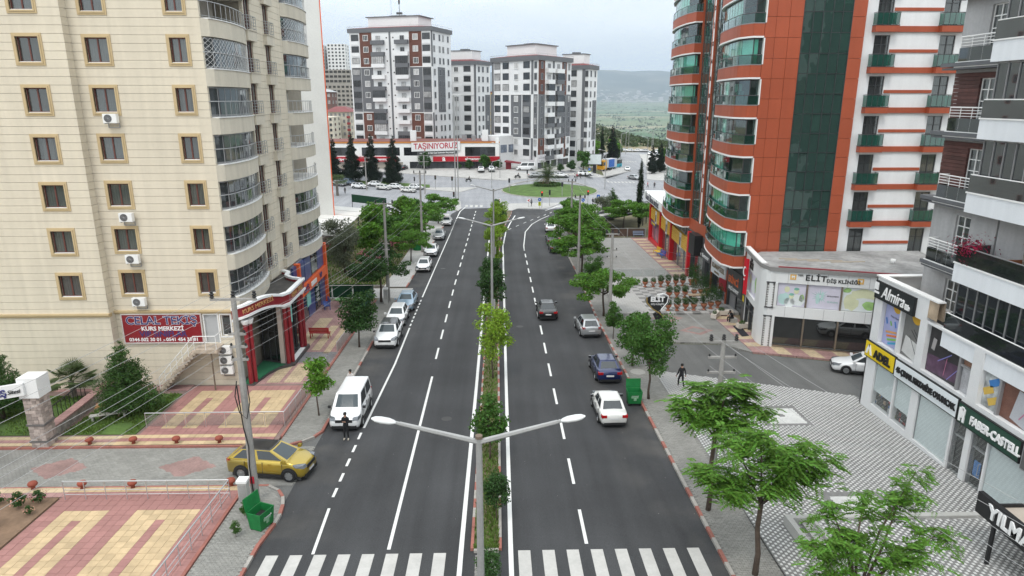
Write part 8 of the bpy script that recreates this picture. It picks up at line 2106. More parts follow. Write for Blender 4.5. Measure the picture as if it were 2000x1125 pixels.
def span(a,b,offs,sag,label,grp,r=.0075):
 t = thing('overhead_wires',label,'wires',(a[0],a[1],a[2]),0,grp)
 for dx,dz,ex,ez in offs:
  m = MB(); p,q = Vector((dx,0,dz)),Vector((b[0] - a[0] + ex,b[1] - a[1],b[2] - a[2] + ez)); m.tube([p.lerp(q,i / 9) + Vector((0,0,-sag * 4 * (i / 9) * (1 - i / 9))) for i in range(10)],r,4,cap=False); obj('wire',m,WIRE,t)
o3 = [(-.92,0,-.82,0),(0,0,0,0),(.92,0,.82,0)]; o6 = [(.3,-1.6,.3,-4),(-.3,-1.6,-.3,-4),(.3,-2.2,.3,-4.6),(-.3,-2.2,-.3,-4.6),(.3,-2.8,.3,-5.4)]
z1,z2,z3 = gz(0,28.95) + 10.5,gz(0,67.3) + 10.4,gz(0,95) + 11.5
GWL = 'overhead wires along the left sidewalk'
span((-11.0,28.95,z1),(-10.5,67.3,z2),o3 + o6,.5,'bundle of wires from the front pole to the lane pole',GWL); span((-10.5,67.3,z2),(-9.9,95,z3),o3 + [(.3,-4,.3,-4.6),(-.3,-4,-.3,-4.6)],.5,'wires from the lane pole to the pole by the layered trees',GWL)
span((-11.0,28.95,z1),(-19.5,2,z1 - .6),o3 + [(d,z,d,z) for d,z,_,_ in o6],.5,'wires falling from the front pole over the tiled plazas',GWL); span((-9.9,95,z3),(-17.3,173,gz(0,173) + 9.9),o3,.8,'wires from the layered trees to the double pole',GWL)
zr = [gz(0,p[1]) + p[2] + .35 for p in PR]; q4 = [(-.6,0,-.5,0),(.6,0,.5,0),(-.6,-.8,-.4,-1.4),(.6,-.8,.4,-1.4)]
GWR = 'overhead wires along the right sidewalk'
span((11.6,31.2,zr[0]),(10.55,57.6,zr[1]),q4,.4,'wires from the pole behind the acacias to the pole beyond the clinic sign',GWR); span((11.6,31.2,zr[0]),(17,8,zr[0] + .5),q4 + [(-.6,-1.6,-.6,-1.6)],.4,'wires running over the dotted plaza to the lower right',GWR); span((10.55,57.6,zr[1]),(9.7,74,zr[2]),q4[:2],.3,'wires between the two poles by the forecourt',GWR); span((9.7,74,zr[2]),(11.7,100,zr[3]),q4[:2],.3,'wires towards the pole near the bend',GWR); span((10.55,57.6,zr[1]),(23.3,70,1.4),q4[:1],.4,'service wire from the pole to the shops under the tower',GWR)
# railings
def fence(label,pts,hgt,step,bars,m_,rr=.035,panel=None,name='railing',cat='railing',h=.13,pr=.022):
 t = thing(name,label,cat,(pts[0][0],pts[0][1],gz(*pts[0]) + h)); o = t.location; P3 = [Vector((x,y,gz(x,y) + h)) - o for x,y in pts]
 m = MB(); m.tube([p + Vector((0,0,hgt)) for p in P3],rr,6); obj('handrail',m,m_,t)
 for b in bars: m = MB(); m.tube([p + Vector((0,0,b)) for p in P3],rr * .55,5); obj('bar',m,m_,t)
 for a,b in zip(P3,P3[1:]):
  n = max(1,round((b - a).length / step))
  for i in range(n + (1 if b == P3[-1] else 0)):
   q = a.lerp(b,i / n); m = MB(); m.tube([q,q + Vector((0,0,hgt))],pr,5); obj('post',m,m_,t)
   if panel and i < n:
    q2 = a.lerp(b,(i + 1) / n); d = (q2 - q).normalized() * .06; m = MB(); m.face([q + d + Vector((0,0,.12)),q2 - d + Vector((0,0,.12)),q2 - d + Vector((0,0,hgt - .12)),q + d + Vector((0,0,hgt - .12))]); obj('panel',m,panel,t)
 return t
fence('steel railing with thin bars around the near tiled plaza',[(-20.2,29.35),(-12.35,29.3),(-12.5,20)],1.0,1.02,(.3,.55),CHROME)
FROST = glass('frosted_panel',(.80,.82,.82),.7,.3)
fence('railing with frosted panels around the far tiled plaza',[(-20.3,37.4),(-12.15,37.4),(-12.0,47.6)],.95,1.15,(),CHROME,panel=FROST)
fence('railing with pale panels along the shop walk',[(-12.0,50.6),(-11.95,56.5)],.95,1.1,(),CHROME,panel=FROST); MESHG = mat('green_mesh',(.012,.07,.03),.8,var=.2)
fence('green mesh fence along the lane and the shop walk',[(-18.6,68.4),(-12.2,68.4),(-12.0,57.4)],1.5,2.0,(),MESHG,panel=MESHG,name='fence',cat='fence'); fence('clear glass railing across the front of the upper forecourt',[(13.6,77.3),(23.2,77.5)],1.0,1.3,(),CHROME,panel=glass('rail_glass',(.85,.9,.9),.85),h=.2)
fence('dark railing with brown panels at the end of the upper forecourt',[(13.0,107.1),(24.5,107.6)],1.4,2.6,(),GALV,panel=mat('brown_panel',(.10,.065,.05),.8,var=.2),name='fence',cat='fence',pr=.09)
fence('black iron fence on the lawn behind the gate pillar',[(-25.9,36.6),(-26.5,42.0)],1.1,.5,(.2,),BLACK,name='fence',cat='fence',h=.2); fence('low railing on the ramp below the right hand towers',[(22.5,199),(31,203)],1.1,1.5,(.5,),DARK_AL)
BOLL = mat('bollard_red',(.26,.065,.04),.8,var=.15)
for i,(x,y) in enumerate(((-22.43,35.3),(-20.0,35.3),(-17.6,35.3),(-15.2,35.3),(-22.4,30.42),(-20.0,30.42),(-17.55,30.42),(-12.75,30.5))):
 t = T('bollard',('red bollard on the %s side of the driveway, %s' % (('far','near')[i // 4],('next to the gate pillar','second from the gate pillar','third from the gate pillar','behind the gold crossover')[i] if i < 4 else ('by the rose bed','behind the railing, left','behind the railing, right','at the railing corner')[i - 4])),'bollard',x,y,.15,0,'red bollards along the driveway'); m = MB(); m.lathe([(.11,0),(.09,.1),(.10,.14),(.20,.2),(.23,.28),(.19,.37),(.09,.42)],12); obj('ball',m,BOLL,t,smooth=True)
# gate pillar and beam of the housing estate
t = T('gate_pillar','stone clad gate pillar with a white beam lettered KARDEŞ Sitesi','gate',-25.0,35.45,.1); m = MB(); m.box(-.42,.42,-.42,.42,-.2,3.0); obj('core',m,GROOVE,t); r = random.Random(8)
STN = mat('split_stone',(.36,.30,.27),.9,var=.2,scale=2,fine=10,objrand=.3)
for j in range(16):
 z0 = .0 + .19 * j
 for fx,fy in ((0,-1),(1,0)):
  u = -.44
  while u < .42:
   w = min(r.uniform(.2,.4),.44 - u); d = r.uniform(.44,.47); m = MB()
   a = (u + .008,u + w - .008); m.box(*(a if fx == 0 else (.40,d)),*((-d,-.40) if fx == 0 else a),z0,z0 + .175); obj('stone',m,STN,t); u += w
for z0 in (.35,1.35): m = MB(); m.box(-.50,.50,-.50,.50,z0,z0 + .1); obj('band',m,mat('band_stone',(.13,.12,.115),.8,var=.2),t)
m = MB(); m.box(-.52,.56,-.55,.5,3.05,4.2); obj('white_block',m,CL_W,t); m = MB(); m.hexa([(-8,-.72,1.9),(-.1,-.72,3.3),(-.1,-.5,3.3),(-8,-.5,1.9)],[(-8,-.72,2.7),(-.1,-.72,4.0),(-.1,-.5,4.0),(-8,-.5,2.7)]); obj('beam',m,CL_W,t)
text('KARDEŞ',.5,NAVY,t,(-1.95,-.74,3.28),(RAD(90),RAD(-9.8),0),.04,font_bold=.01); text('Sitesi',.34,DKG,t,(-.62,-.74,3.52),(RAD(90),RAD(-9.8),0),.03,shear=.3)
t = T('garden_wall','low stone wall with pink coping running from the gate pillar to the cream block','wall',-24.9,36.0,.1); m = MB(); m.wall([(0,0),(-.55,7.6)],lambda x,y: -SL * y - .1,lambda x,y: -SL * y + .62,.45); obj('wall',m,STONE,t); m = MB(); m.wall([(.06,0),(-.5,7.6)],lambda x,y: -SL * y + .622,lambda x,y: -SL * y + .72,.57); obj('coping',m,PAV_PINK2,t)
WOOD = mat('weathered_wood',(.30,.22,.15),.85,var=.2,scale=3); WOODO = mat('orange_wood',(.42,.20,.09),.6,var=.15)
t = T('picnic_table','wooden picnic table with a light bench on the lawn','table',-23.4,39.3,.18,RAD(20)); m = MB()
for i in range(4): m = MB(); m.box(-.75,.75,-.36 + .19 * i,-.20 + .19 * i,.68,.73); obj('board',m,WOODO,t)
for x in (-.5,.5): m = MB(); m.hexa([(x - .04,-.7,0),(x + .04,-.7,0),(x + .04,.7,0),(x - .04,.7,0)],[(x - .04,-.25,.68),(x + .04,-.25,.68),(x + .04,.25,.68),(x - .04,.25,.68)]); obj('leg',m,WOOD,t)
m = MB(); m.box(-1.0,1.0,-.95,-.6,.38,.43); m.box(-.9,-.8,-.9,-.65,0,.38); m.box(.8,.9,-.9,-.65,0,.38); obj('bench',m,mat('pale_wood',(.44,.42,.38),.8),t)
def bench(label,x,y,rz,m_,h=.14,grp=None):
 t = T('bench',label,'bench',x,y,h,RAD(rz),grp)
 for i in range(3): m = MB(); m.box(-.85,.85,-.25 + .17 * i,-.11 + .17 * i,.42,.46); obj('seat_slat',m,m_,t)
 for i in range(3): m = MB(); m.box(-.85,.85,.27 + .03 * i,.30 + .03 * i,.55 + .15 * i,.67 + .15 * i); obj('back_slat',m,m_,t)
 for s in (-.75,.75): m = MB(); m.box(s - .03,s + .03,-.25,-.2,0,.42); m.box(s - .03,s + .03,-.25,.3,.38,.42); m.box(s - .03,s + .03,.25,.31,0,.95); obj('leg',m,m_,t)
RB_ = mat('bench_red',(.36,.02,.02),.5); BB_ = mat('bench_blue',(.03,.10,.36),.5); BY_ = mat('bench_yellow',(.62,.42,.02),.5)
bench('red bench on the shop walk beside the portal',-14.4,55.0,178,RB_); bench('blue bench by the orange framed shop',-16.2,64.6,-70,BB_); bench('grey blue bench at the brown panel fence',23.3,107.0,0,mat('bench_grey_blue',(.22,.27,.36),.5),.15); bench('yellow bench in front of the red posts',22.9,92.2,-80,BY_,.15); bench('blue bench next to the yellow one by the red posts',22.9,90.0,-80,BB_,.15)
t = T('table','small round green topped table on the shop walk','table',-14.9,65.2,.14); m = MB(); m.lathe([(.55,0),(.55,.05)],14,(0,0,.72)); obj('table_top',m,mat('table_green',(.13,.32,.09),.5),t); m = MB(); m.lathe([(.3,0),(.1,.1),(.08,.6),(.2,.72)],10); obj('pedestal',m,CONC_L,t)
# bins, cabinets, manhole
def bin_(label,x,y,rz,lid):
 t = T('waste_container',label,'waste container',x,y,.02,RAD(rz),'green waste containers'); t.scale = (.82,.82,.8); m = MB(); b = [(-.5,-.36),(.5,-.36),(.5,.36),(-.5,.36)]; q = [(x * 1.15,y * 1.25) for x,y in b]; w = .035
 for i in range(4):
  j = (i + 1) % 4; c = .93; m.face([(*b[i],.22),(*b[j],.22),(*q[j],1.25),(*q[i],1.25)]); m.face([(q[i][0] * c,q[i][1] * c,1.25),(q[j][0] * c,q[j][1] * c,1.25),(b[j][0] * c,b[j][1] * c,.24),(b[i][0] * c,b[i][1] * c,.24)]); m.face([(*q[i],1.25),(*q[j],1.25),(q[j][0] * c,q[j][1] * c,1.25),(q[i][0] * c,q[i][1] * c,1.25)])
 m.face([(x,y,.24) for x,y in b]); m.face([(x,y,.22) for x,y in b[::-1]]); obj('body',m,GBIN,t); m = MB(); m.box(-.48,.48,-.36,.36,.45,.82); obj('rubbish',m,mat('rubbish',(.03,.03,.028),.9,var=.6,fine=12),t)
 m = MB(); m.hexa(*[[(-.58,.46 + dy,1.25),(.58,.46 + dy,1.25),(.58,.46 + dy + lid * .35,2.02),(-.58,.46 + dy + lid * .35,2.02)][::1] for dy in (0,.04)]); obj('lid',m,GBIN,t)
 m = MB(); m.tube([(-.25,-.45,.95),(-.25,-.52,.95),(.25,-.52,.95),(.25,-.45,.95)],.02,5); obj('handle',m,STEEL,t); m = MB(); m.box(-.3,.25,-.448,-.44,.72,.9); m.box(-.1,.12,-.44,-.43,.5,.72); obj('faded_print',m,mat('faded_print',(.22,.40,.25),.7,var=.4,fine=9),t)
 for x in (-.42,.42):
  for y in (-.3,.3): m = MB(); m.lathe([(.10,-.03),(.10,.03)],10); m.v = [(x + a,y + c,.10 + b_) for a,b_,c in m.v]; obj('wheel',m,BLACK,t)
bin_('open green waste container at the left kerb corner, its lid raised',-10.05,26.9,68,.3); bin_('open green waste container behind the old white sedan',9.35,40.4,0,.15)
t = T('waste_container','grey topped green bin in the garden trees by the left sidewalk','waste container',-10.7,96.8,.1,0,'green waste containers'); m = MB(); m.lathe([(.75,0),(.8,1.0),(.7,1.1)],12); obj('body',m,GBIN,t); m = MB(); m.lathe([(.78,1.1),(.7,1.5),(.3,1.7)],12); obj('lid',m,GALV,t)
for x,y,l in ((-11.25,28.3,'grey electric cabinet beside the front utility pole'),(-10.6,66.3,'grey electric cabinet at the foot of the lane pole')):
 t = T('electric_cabinet',l,'cabinet',x,y,.12); m = MB(); m.box(-.2,.2,-.2,.2,0,1.5); obj('body',m,CONC_L,t); m = MB(); m.box(-.24,.24,-.24,.24,1.5,1.62); obj('lid',m,WHITE_T,t); m = MB(); m.box(-.17,.17,-.215,-.2,.5,1.4); obj('door',m,GALV,t)
m = MB(); m.lathe([(.55,0),(.55,.015)],20,(10.75,46.0,gz(0,46) + .15)); tag(obj('manhole_cover',m,CONC),'round pale manhole cover in the sidewalk at the side street','manhole cover')
# potted topiary on the chequered court
TERR = MATS['terracotta']; urn = MB(); urn.lathe([(.2,0),(.22,.06),(.1,.12),(.1,.2),(.26,.42),(.33,.62),(.30,.64),(.26,.58)],14); urn_me = urn.mesh('urn',TERR,smooth=True)
rs = np.random.RandomState(3); d = rs.normal(size=(700,3)); d /= np.linalg.norm(d,axis=1)[:,None]; ball = leaves_mesh('foliage',d * rs.uniform(.26,.42,(700,1)) + np.array([0,0,.98]),.10,leafmat('box',(.035,.085,.014)),3); d[:,2] *= 2.1; tall = leaves_mesh('foliage',d * rs.uniform(.2,.5,(700,1)) + np.array([0,0,1.5]),.12,LF_DARK,4)
spots = [(16.9,72.2,'s'),(17.8,72.2,'s'),(18.65,72.3,'b'),(19.5,72.5,'b'),(20.4,72.6,'b'),(21.2,72.7,'b'),(22.2,73.0,'t'),(22.9,73.4,'t'),(18.3,67.2,'b'),(19.1,67.2,'b'),(20.0,67.4,'b'),(21.1,67.9,'t'),(21.9,68.2,'t'),(22.6,68.4,'t'),(17.0,62.3,'b'),(17.85,62.3,'b'),(18.7,62.4,'b'),(19.5,62.4,'b'),(20.5,62.5,'t'),(21.3,62.9,'t'),(22.1,63.2,'t')]
for i,(x,y,k) in enumerate(spots):
 row = 0 if y > 71 else 1 if y > 66 else 2; n_ = i - (0,8,14)[row]; kind = {'s': 'thin shoots','b': 'a clipped ball bush','t': 'a tall dark shrub'}[k]
 t = T('potted_shrub','terracotta urn with %s, %s row of the court, %s from the road' % (kind,('back','middle','front')[row],('first','second','third','fourth','fifth','sixth','seventh','eighth')[n_]),'potted shrub',x,y,.26,0,'terracotta urns on the chequered court'); link('urn',urn_me,t); link('foliage',tall if k == 't' else ball,t,rz=i).scale = (.8,) * 3 if k == 's' else (1,1,1)
court = [(x0 * .8 + 15.6,y0 * .8 + 61.7,.39,.39,0) for x0 in range(10) for y0 in range(17) if (x0 + y0) % 2]
stones('dark_tiles',court,.256,[mat('court_dark',(.20,.195,.19),.8,var=.15)],None,.003,0)
for x,y,rz,l in ((20.9,60.2,60,'white box planter with green plants, left one by the front urn row'),(22.0,60.9,0,'white box planter below the tall shrubs'),(22.4,56.6,10,'white box planter by the seated man')):
 t = T('box_planter',l,'planter',x,y,.14,RAD(rz),'white box planters'); m = MB(); m.box(-.75,.75,-.25,.25,.12,.5); m.box(-.6,-.4,-.2,.2,0,.12); m.box(.4,.6,-.2,.2,0,.12); obj('trough',m,mat('planter_cream',(.55,.50,.44),.8,var=.06),t); link('foliage',ball,t,(-.3,0,-.2)).scale = (.8,.5,.75)
t = T('table','brown wooden table among the urns','table',20.7,65.6,.26); m = MB(); m.box(-.9,.9,-.35,.35,.7,.76); obj('table_top',m,WOOD,t); m = MB(); m.box(-.7,-.6,-.3,.3,0,.7); m.box(.6,.7,-.3,.3,0,.7); m.box(-.6,.6,-.04,.04,.3,.36); obj('legs',m,BLACK,t)
# clinic totem, flags, corner sign
t = T('totem_sign','black heart shaped sign lettered ELİT with a gold swirl','sign',14.9,58.2,.2); m = MB(); pts = []
for i in range(26):
 a = i * 2 * math.pi / 26; x = 1.12 * math.sin(a) ** 3 * 1.0; z = .98 * (.8125 * math.cos(a) - .3125 * math.cos(2 * a) - .125 * math.cos(3 * a) - .0625 * math.cos(4 * a)); pts.append((x,z + 1.95))
def plate(pts,y0,y1):
 m = MB(); n = len(pts); m.v = [(x,y0,z) for x,z in pts] + [(x,y1,z) for x,z in pts]; m.f = [tuple(range(n)),tuple(range(n,2 * n))[::-1]] + [(i,n + i,n + (i + 1) % n,(i + 1) % n) for i in range(n)]; m.m = [0] * len(m.f); return m
obj('heart',plate(pts,-.12,.12),GREY_AL,t); obj('face',plate([(x * .93,1.95 + (z - 1.95) * .93) for x,z in pts],-.14,-.12),BLACK,t); obj('stem',plate([(-.35,.9),(.1,.0),(.7,.0),(.65,.5),(.25,1.3)],-.1,.1),BLACK,t)
m = MB(); m.tube([(-1.0,-.16,2.5),(-.95,-.16,2.0),(-.4,-.16,1.4),(.25,-.16,1.0),(.6,-.16,.6),(.35,-.16,.1)],.06,5); obj('gold_swirl',m,mat('gold_swirl',(.35,.25,.08),.4,.3),t); m = MB(); m.tube([(-.1,-.16,2.72),(.5,-.16,2.85),(.95,-.16,2.6),(.85,-.16,2.0),(.35,-.16,1.35)],.05,5); obj('white_swirl',m,WPR,t)
text('ELİT',.62,WPR,t,(-.02,-.16,2.3),(RAD(90),0,0),.02,font_bold=.03); text('DİŞ KLİNİĞİ',.2,WPR,t,(0,-.16,1.85),(RAD(90),0,0),.01)
FLAGR = mat('flag_red',(.50,.008,.02),.8,var=.08)
t = thing('flag','red flag with white crescent and star hanging from the clinic corner','flag',(22.35,57.4,4.3),RAD(-82)); m = MB()
for i in range(7): x = -.45 + .15 * i; m.v += [(x,.05 * math.sin(i * 1.6),0),(x * .9,.09 * math.sin(i * 1.9 + 1),-3.2)]
for i in range(6): m.f.append((2 * i,2 * i + 1,2 * i + 3,2 * i + 2)); m.m.append(0)
obj('cloth',m,FLAGR,t); m = MB(); m.face([(.38 * math.cos(a) * .8,-.13,-1.15 + .45 * math.sin(a)) for a in [RAD(40 + 280 * i / 14) for i in range(15)]] + [(.09 + .28 * math.cos(a) * .8,-.13,-1.15 + .34 * math.sin(a)) for a in [RAD(320 - 280 * i / 14) for i in range(15)]]); obj('crescent',m,WPR,t); m = MB(); m.face([((.14 if i % 2 == 0 else .06) * math.sin(i * math.pi / 5),-.13,-1.85 + (.14 if i % 2 == 0 else .06) * math.cos(i * math.pi / 5)) for i in range(10)]); obj('star',m,WPR,t)
t = thing('flag','small dark red flag under the white shop sign','flag',(23.1,65.3,.4),RAD(-80)); m = MB(); m.box(-.7,.7,-.02,.02,-1.2,0); obj('cloth',m,mat('flag_dark',(.25,.01,.02),.8),t)
t = T('street_sign','black roadside sign on a post lettered YILMA at the frame corner','sign',20.0,22.6,.1,RAD(-90)); m = MB(); m.hexa([(-1.3,-.1,2.2),(4.5,-.1,2.2),(4.5,.1,2.2),(-1.3,.1,2.2)],[(-1.3,-.1,3.1),(4.5,-.1,3.1),(4.5,.1,3.1),(-1.3,.1,3.1)]); obj('panel',m,BLACK,t); m = MB(); m.tube([(-.3,0,-.2),(-.3,0,2.2)],.09,8); obj('post',m,BLACK,t); text('YILMA',.75,WPR,t,(.55,-.11,2.66),(RAD(90),0,0),.05,font_bold=.03,space=1.08)
t = T('canopy','cream shop canopy with black edge right behind the roadside sign','canopy',21.8,23.5,.1); m = MB(); m.box(-1.3,2.0,-4,.6,2.1,2.2); obj('roof',m,MATS['terrace_cream'],t); m = MB(); m.box(-1.4,2.0,.6,.72,2.0,2.32); m.box(-1.42,-1.3,-4,.6,2.0,2.32); obj('edge',m,BLACK,t)
# traffic lights, road signs, billboard, black canopies
def tlight(x,y,rz,label,lit=None):
 t = T('traffic_light',label,'traffic light',x,y,.1,RAD(rz),'traffic lights around the roundabout'); m = MB(); m.cyl(0,0,0,3.4,.07,6); obj('pole',m,GALV,t); m = MB(); m.box(-.19,.19,-.16,.16,2.5,3.55); obj('head',m,BLACK,t)
 for i,n_ in enumerate(('green','amber','red')): m = MB(); m.lathe([(.13,0),(.11,.03)],10); m.v = [(a,-.165 - c,2.72 + .32 * i + b) for a,b,c in m.v]; obj('lens',m,emit('lamp_red',(.9,.03,.03),2.0) if n_ == lit else mat('lens_' + n_,{'green': (.01,.06,.03),'amber': (.08,.05,.01),'red': (.08,.01,.01)}[n_],.3),t)
for x,y,rz,l,c in ((10.6,148.3,0,'traffic light showing red at the right island','red'),(12.5,151.1,180,'dark traffic light behind the red one on the right island',None),(16.7,166,200,'traffic light at the near rim of the roundabout lawn',None),(20.9,150.2,0,'traffic light showing red by the silver olive','red'),(9.3,190.2,180,'traffic light behind the roundabout lawn',None),(4.0,174.4,200,'traffic light at the left rim of the roundabout lawn',None),(24.9,186.4,180,'traffic light at the right rim of the roundabout lawn',None),(-15.4,182,30,'traffic light on the left island, left one',None),(-10.8,179.2,30,'traffic light on the left island, right one',None),(-20.5,178.6,90,'traffic light at the head of the queue',None),(-8.5,147.5,0,'traffic light on the tip island',None)): tlight(x,y,rz,l,c)
SB_ = mat('sign_blue',(.01,.10,.42),.4); SY_ = mat('sign_fluorescent',(.55,.62,.02),.4)
for x,y,k,l in ((10.0,146.8,'b','round blue sign above a yellow chevron board on the right island'),(19.2,145.3,'b','round blue sign above a yellow chevron board by the bend'),(23.3,151,'s','square blue crossing sign on a yellow post'),(7.7,148.6,'c','red and white chevron sign on the right island, right one'),(1.2,148.8,'c','red and white chevron sign on the right island, left one'),(27.5,197.6,'b','round blue sign above a yellow board beyond the roundabout')):
 t = T('road_sign',l,'road sign',x,y,.1,0,'road signs at the roundabout'); m = MB(); m.cyl(0,0,0,2.2,.05,6); obj('post',m,SY_ if k == 's' else GALV,t)
 if k == 'b': m = MB(); m.lathe([(.36,0),(.36,.03)],14); m.v = [(a,-.06 - c,1.95 + b) for a,b,c in m.v]; obj('disc',m,SB_,t); m = MB(); m.box(-.28,.28,-.09,-.05,.6,1.45); obj('chevron_board',m,SY_,t); m = MB(); [m.box(-.2,.2,-.1,-.09,.72 + .3 * i,.84 + .3 * i) for i in range(3)]; tag(obj('black_bands',m,BLACK,t),kind='stuff'); m = MB(); m.tube([(-.15,-.1,2.05),(.1,-.1,1.85)],.05,4); obj('arrow',m,WPR,t)
 elif k == 's': m = MB(); m.box(-.34,.34,-.08,-.05,1.8,2.5); obj('panel',m,SB_,t); m = MB(); m.face([(-.2,-.085,1.9),(.2,-.085,1.9),(0,-.085,2.3)]); obj('triangle',m,WPR,t)
 else: m = MB(); m.box(-.36,.36,-.08,-.05,1.2,1.95); obj('panel',m,WPR,t); m = MB(); m.face([(.25,-.085,1.9),(-.3,-.085,1.58),(.25,-.085,1.25),(.25,-.085,1.45),(0,-.085,1.58),(.25,-.085,1.72)]); obj('chevron',m,REDP,t)
t = T('billboard','pale blank billboard on a black post beyond the roundabout','billboard',30.6,209,0,RAD(-8)); m = MB(); m.box(-2.1,2.1,-.25,.25,2.6,5.8); obj('frame',m,DKG,t); m = MB(); m.box(-1.95,1.95,-.28,-.25,2.75,5.65); obj('face',m,mat('billboard_face',(.62,.68,.68),.4),t); m = MB(); m.box(-.5,.5,-.2,.2,0,2.6); obj('post',m,BLACK,t)
t = T('cafe_canopy','long black canopy roofs with pale slats right of the bend','canopy',22,128,0)
for i in range(5):
 a = Vector((13.8 + .45 * i,107.8 + 2.9 * i,0)) - Vector((22,128,0));
 o_ = Vector((0,0,2.7)); b = a + Vector((13.0 + .8 * i,12.5,0)); m = MB(); w = Vector((-.9,1.2,0)); m.hexa([a + o_,b + o_,b + w + o_,a + w + o_],[a + o_ + Vector((0,0,.35)),b + o_ + Vector((0,0,.35)),b + w + o_ + Vector((0,0,.35)),a + w + o_ + Vector((0,0,.35))]); obj('roof',m,BLACK if i % 2 == 0 else CONC_L,t)
 for p in (a,b): m = MB(); m.cyl(p.x,p.y,0,2.7,.08,6); obj('post',m,BLACK,t)
t = T('green_board','long dark green banner above the garden lot','banner',-24,131,0); m = MB(); m.hexa([(-3.5,2.6,3.0),(3.9,-2.4,3.0),(3.9,-2.3,3.0),(-3.5,2.7,3.0)],[(-3.5,2.6,4.5),(3.9,-2.4,4.4),(3.9,-2.3,4.4),(-3.5,2.7,4.5)]); obj('panel',m,mat('banner_green',(.01,.07,.03),.7,var=.1),t); m = MB(); m.cyl(-3.5,2.7,0,4.5,.06,5); obj('post',m,DARK_AL,t); m = MB(); m.cyl(3.9,-2.2,0,4.4,.06,5); obj('post',m,DARK_AL,t)
# ================================================================ people
SKIN = mat('skin',(.42,.24,.17),.6,var=.04); HAIR = mat('hair',(.012,.010,.009),.7,var=0); SHOE = mat('pale_shoe',(.40,.36,.30),.7)
def person(label,x,y,rz,top,legs,pose='stand',h=0.0,s=1.0,grp=None,shoe=SHOE):
 J = {'pel': (0,0,.95),'che': (0,0,1.27),'nec': (.0,0,1.45),'hea': (.03,0,1.585),'crn': (.0,0,1.70),'nos': (.135,0,1.585)}
 for s_,n in ((1,'l'),(-1,'r')):
  J.update({'sho' + n: (0,.165 * s_,1.38),'hip' + n: (0,.09 * s_,.90),'kne' + n: (.02,.10 * s_,.49),'ank' + n: (-.01,.11 * s_,.09),'toe' + n: (.15,.13 * s_,.03)})
  if pose == 'phone': J.update({'elb' + n: (.06,.215 * s_,1.10),'wri' + n: (.25,.08 * s_,1.22),'han' + n: (.31,.05 * s_,1.26)})
  else: J.update({'elb' + n: (-.03,.26 * s_,1.10),'wri' + n: (.04 + .1 * s_ * (pose == 'walk'),.29 * s_,.86),'han' + n: (.07 + .1 * s_ * (pose == 'walk'),.29 * s_,.78)})
  if pose == 'walk': J.update({'kne' + n: (.14 * s_ + .08,.09 * s_,.50),'ank' + n: (.26 * s_ - .04,.09 * s_,.10 + .05 * (s_ < 0)),'toe' + n: (.26 * s_ + .11,.10 * s_,.03)})
  if pose == 'sit':
   J.update({'kne' + n: (.42,.13 * s_,.50),'ank' + n: (.40,.13 * s_,.09),'toe' + n: (.55,.14 * s_,.03),'elb' + n: (.30,.22 * s_,.82),'wri' + n: (.46,.06 * s_,.72),'han' + n: (.50,.03 * s_,.68)})
 if pose == 'sit':
  for k,d in (('pel',(0,0,.48)),('che',(.14,0,.80)),('nec',(.24,0,.96)),('hea',(.32,0,1.06)),('crn',(.31,0,1.18)),('nos',(.44,0,1.04)),('shol',(.17,.18,.90)),('shor',(.17,-.18,.90)),('hipl',(.02,.1,.46)),('hipr',(.02,-.1,.46))): J[k] = d
 E = [('pel','che'),('che','nec'),('nec','hea'),('hea','crn'),('hea','nos')]
 R_ = {'pel': .135,'che': .15,'nec': .055,'hea': .095,'crn': .075,'nos': .016}
 for n,s_ in (('l',1),('r',-1)):
  E += [('che','sho' + n),('sho' + n,'elb' + n),('elb' + n,'wri' + n),('wri' + n,'han' + n),('pel','hip' + n),('hip' + n,'kne' + n),('kne' + n,'ank' + n),('ank' + n,'toe' + n)]
  for k,r in (('sho',.066),('elb',.05),('wri',.034),('han',.036),('hip',.105),('kne',.07),('ank',.05),('toe',.045)): R_[k + n] = r
  hv = Vector(J['han' + n]); dv = (hv - Vector(J['wri' + n])).normalized(); sd = dv.cross(Vector((0,0,1))); sd = sd.normalized() if sd.length > .1 else Vector((1,0,0))
  for i,(o_,l) in enumerate(((-.03,.07),(-.01,.085),(.01,.08),(.03,.065))): k = 'f%d%s' % (i,n); J[k] = tuple(hv + sd * o_ * 1.2 + dv * l); E.append(('han' + n,k)); R_[k] = .009
  k = 'th' + n; J[k] = tuple(Vector(J['wri' + n]) + sd * .06 * s_ + dv * .05); E.append(('wri' + n,k)); R_[k] = .011
 ks = list(J); me = bpy.data.meshes.new('pose'); me.from_pydata([J[k] for k in ks],[(ks.index(a),ks.index(b)) for a,b in E],[]); o = bpy.data.objects.new('pose',me); COL.objects.link(o)
 o.modifiers.new('skin','SKIN'); sv = me.skin_vertices[0].data
 for i,k in enumerate(ks): sv[i].radius = (R_[k] * (.72 if k in ('che','pel') else 1),R_[k]); sv[i].use_root = k == 'pel'
 o.modifiers.new('sub','SUBSURF').levels = 1
 dg = bpy.context.evaluated_depsgraph_get(); b = bpy.data.meshes.new_from_object(o.evaluated_get(dg)); b.name = 'body'; bpy.data.objects.remove(o)
 b.materials.clear(); [b.materials.append(m_) for m_ in (top,legs,SKIN,shoe)]
 seg = [(Vector(J[p]),Vector(J[q]),2 if p in ('nec','hea') or p[:3] in ('wri','han') else 3 if p[:3] == 'ank' else 1 if p[:3] in ('hip','kne') or (p == 'pel' and q[:3] == 'hip') else 0) for p,q in E]
 for f in b.polygons:
  c = f.center; best = min(seg,key=lambda g: (c - g[0] - (g[1] - g[0]) * max(0,min(1,(c - g[0]).dot(g[1] - g[0]) / (g[1] - g[0]).length_squared))).length); f.material_index = best[2]
 b.polygons.foreach_set('use_smooth',[True] * len(b.polygons))
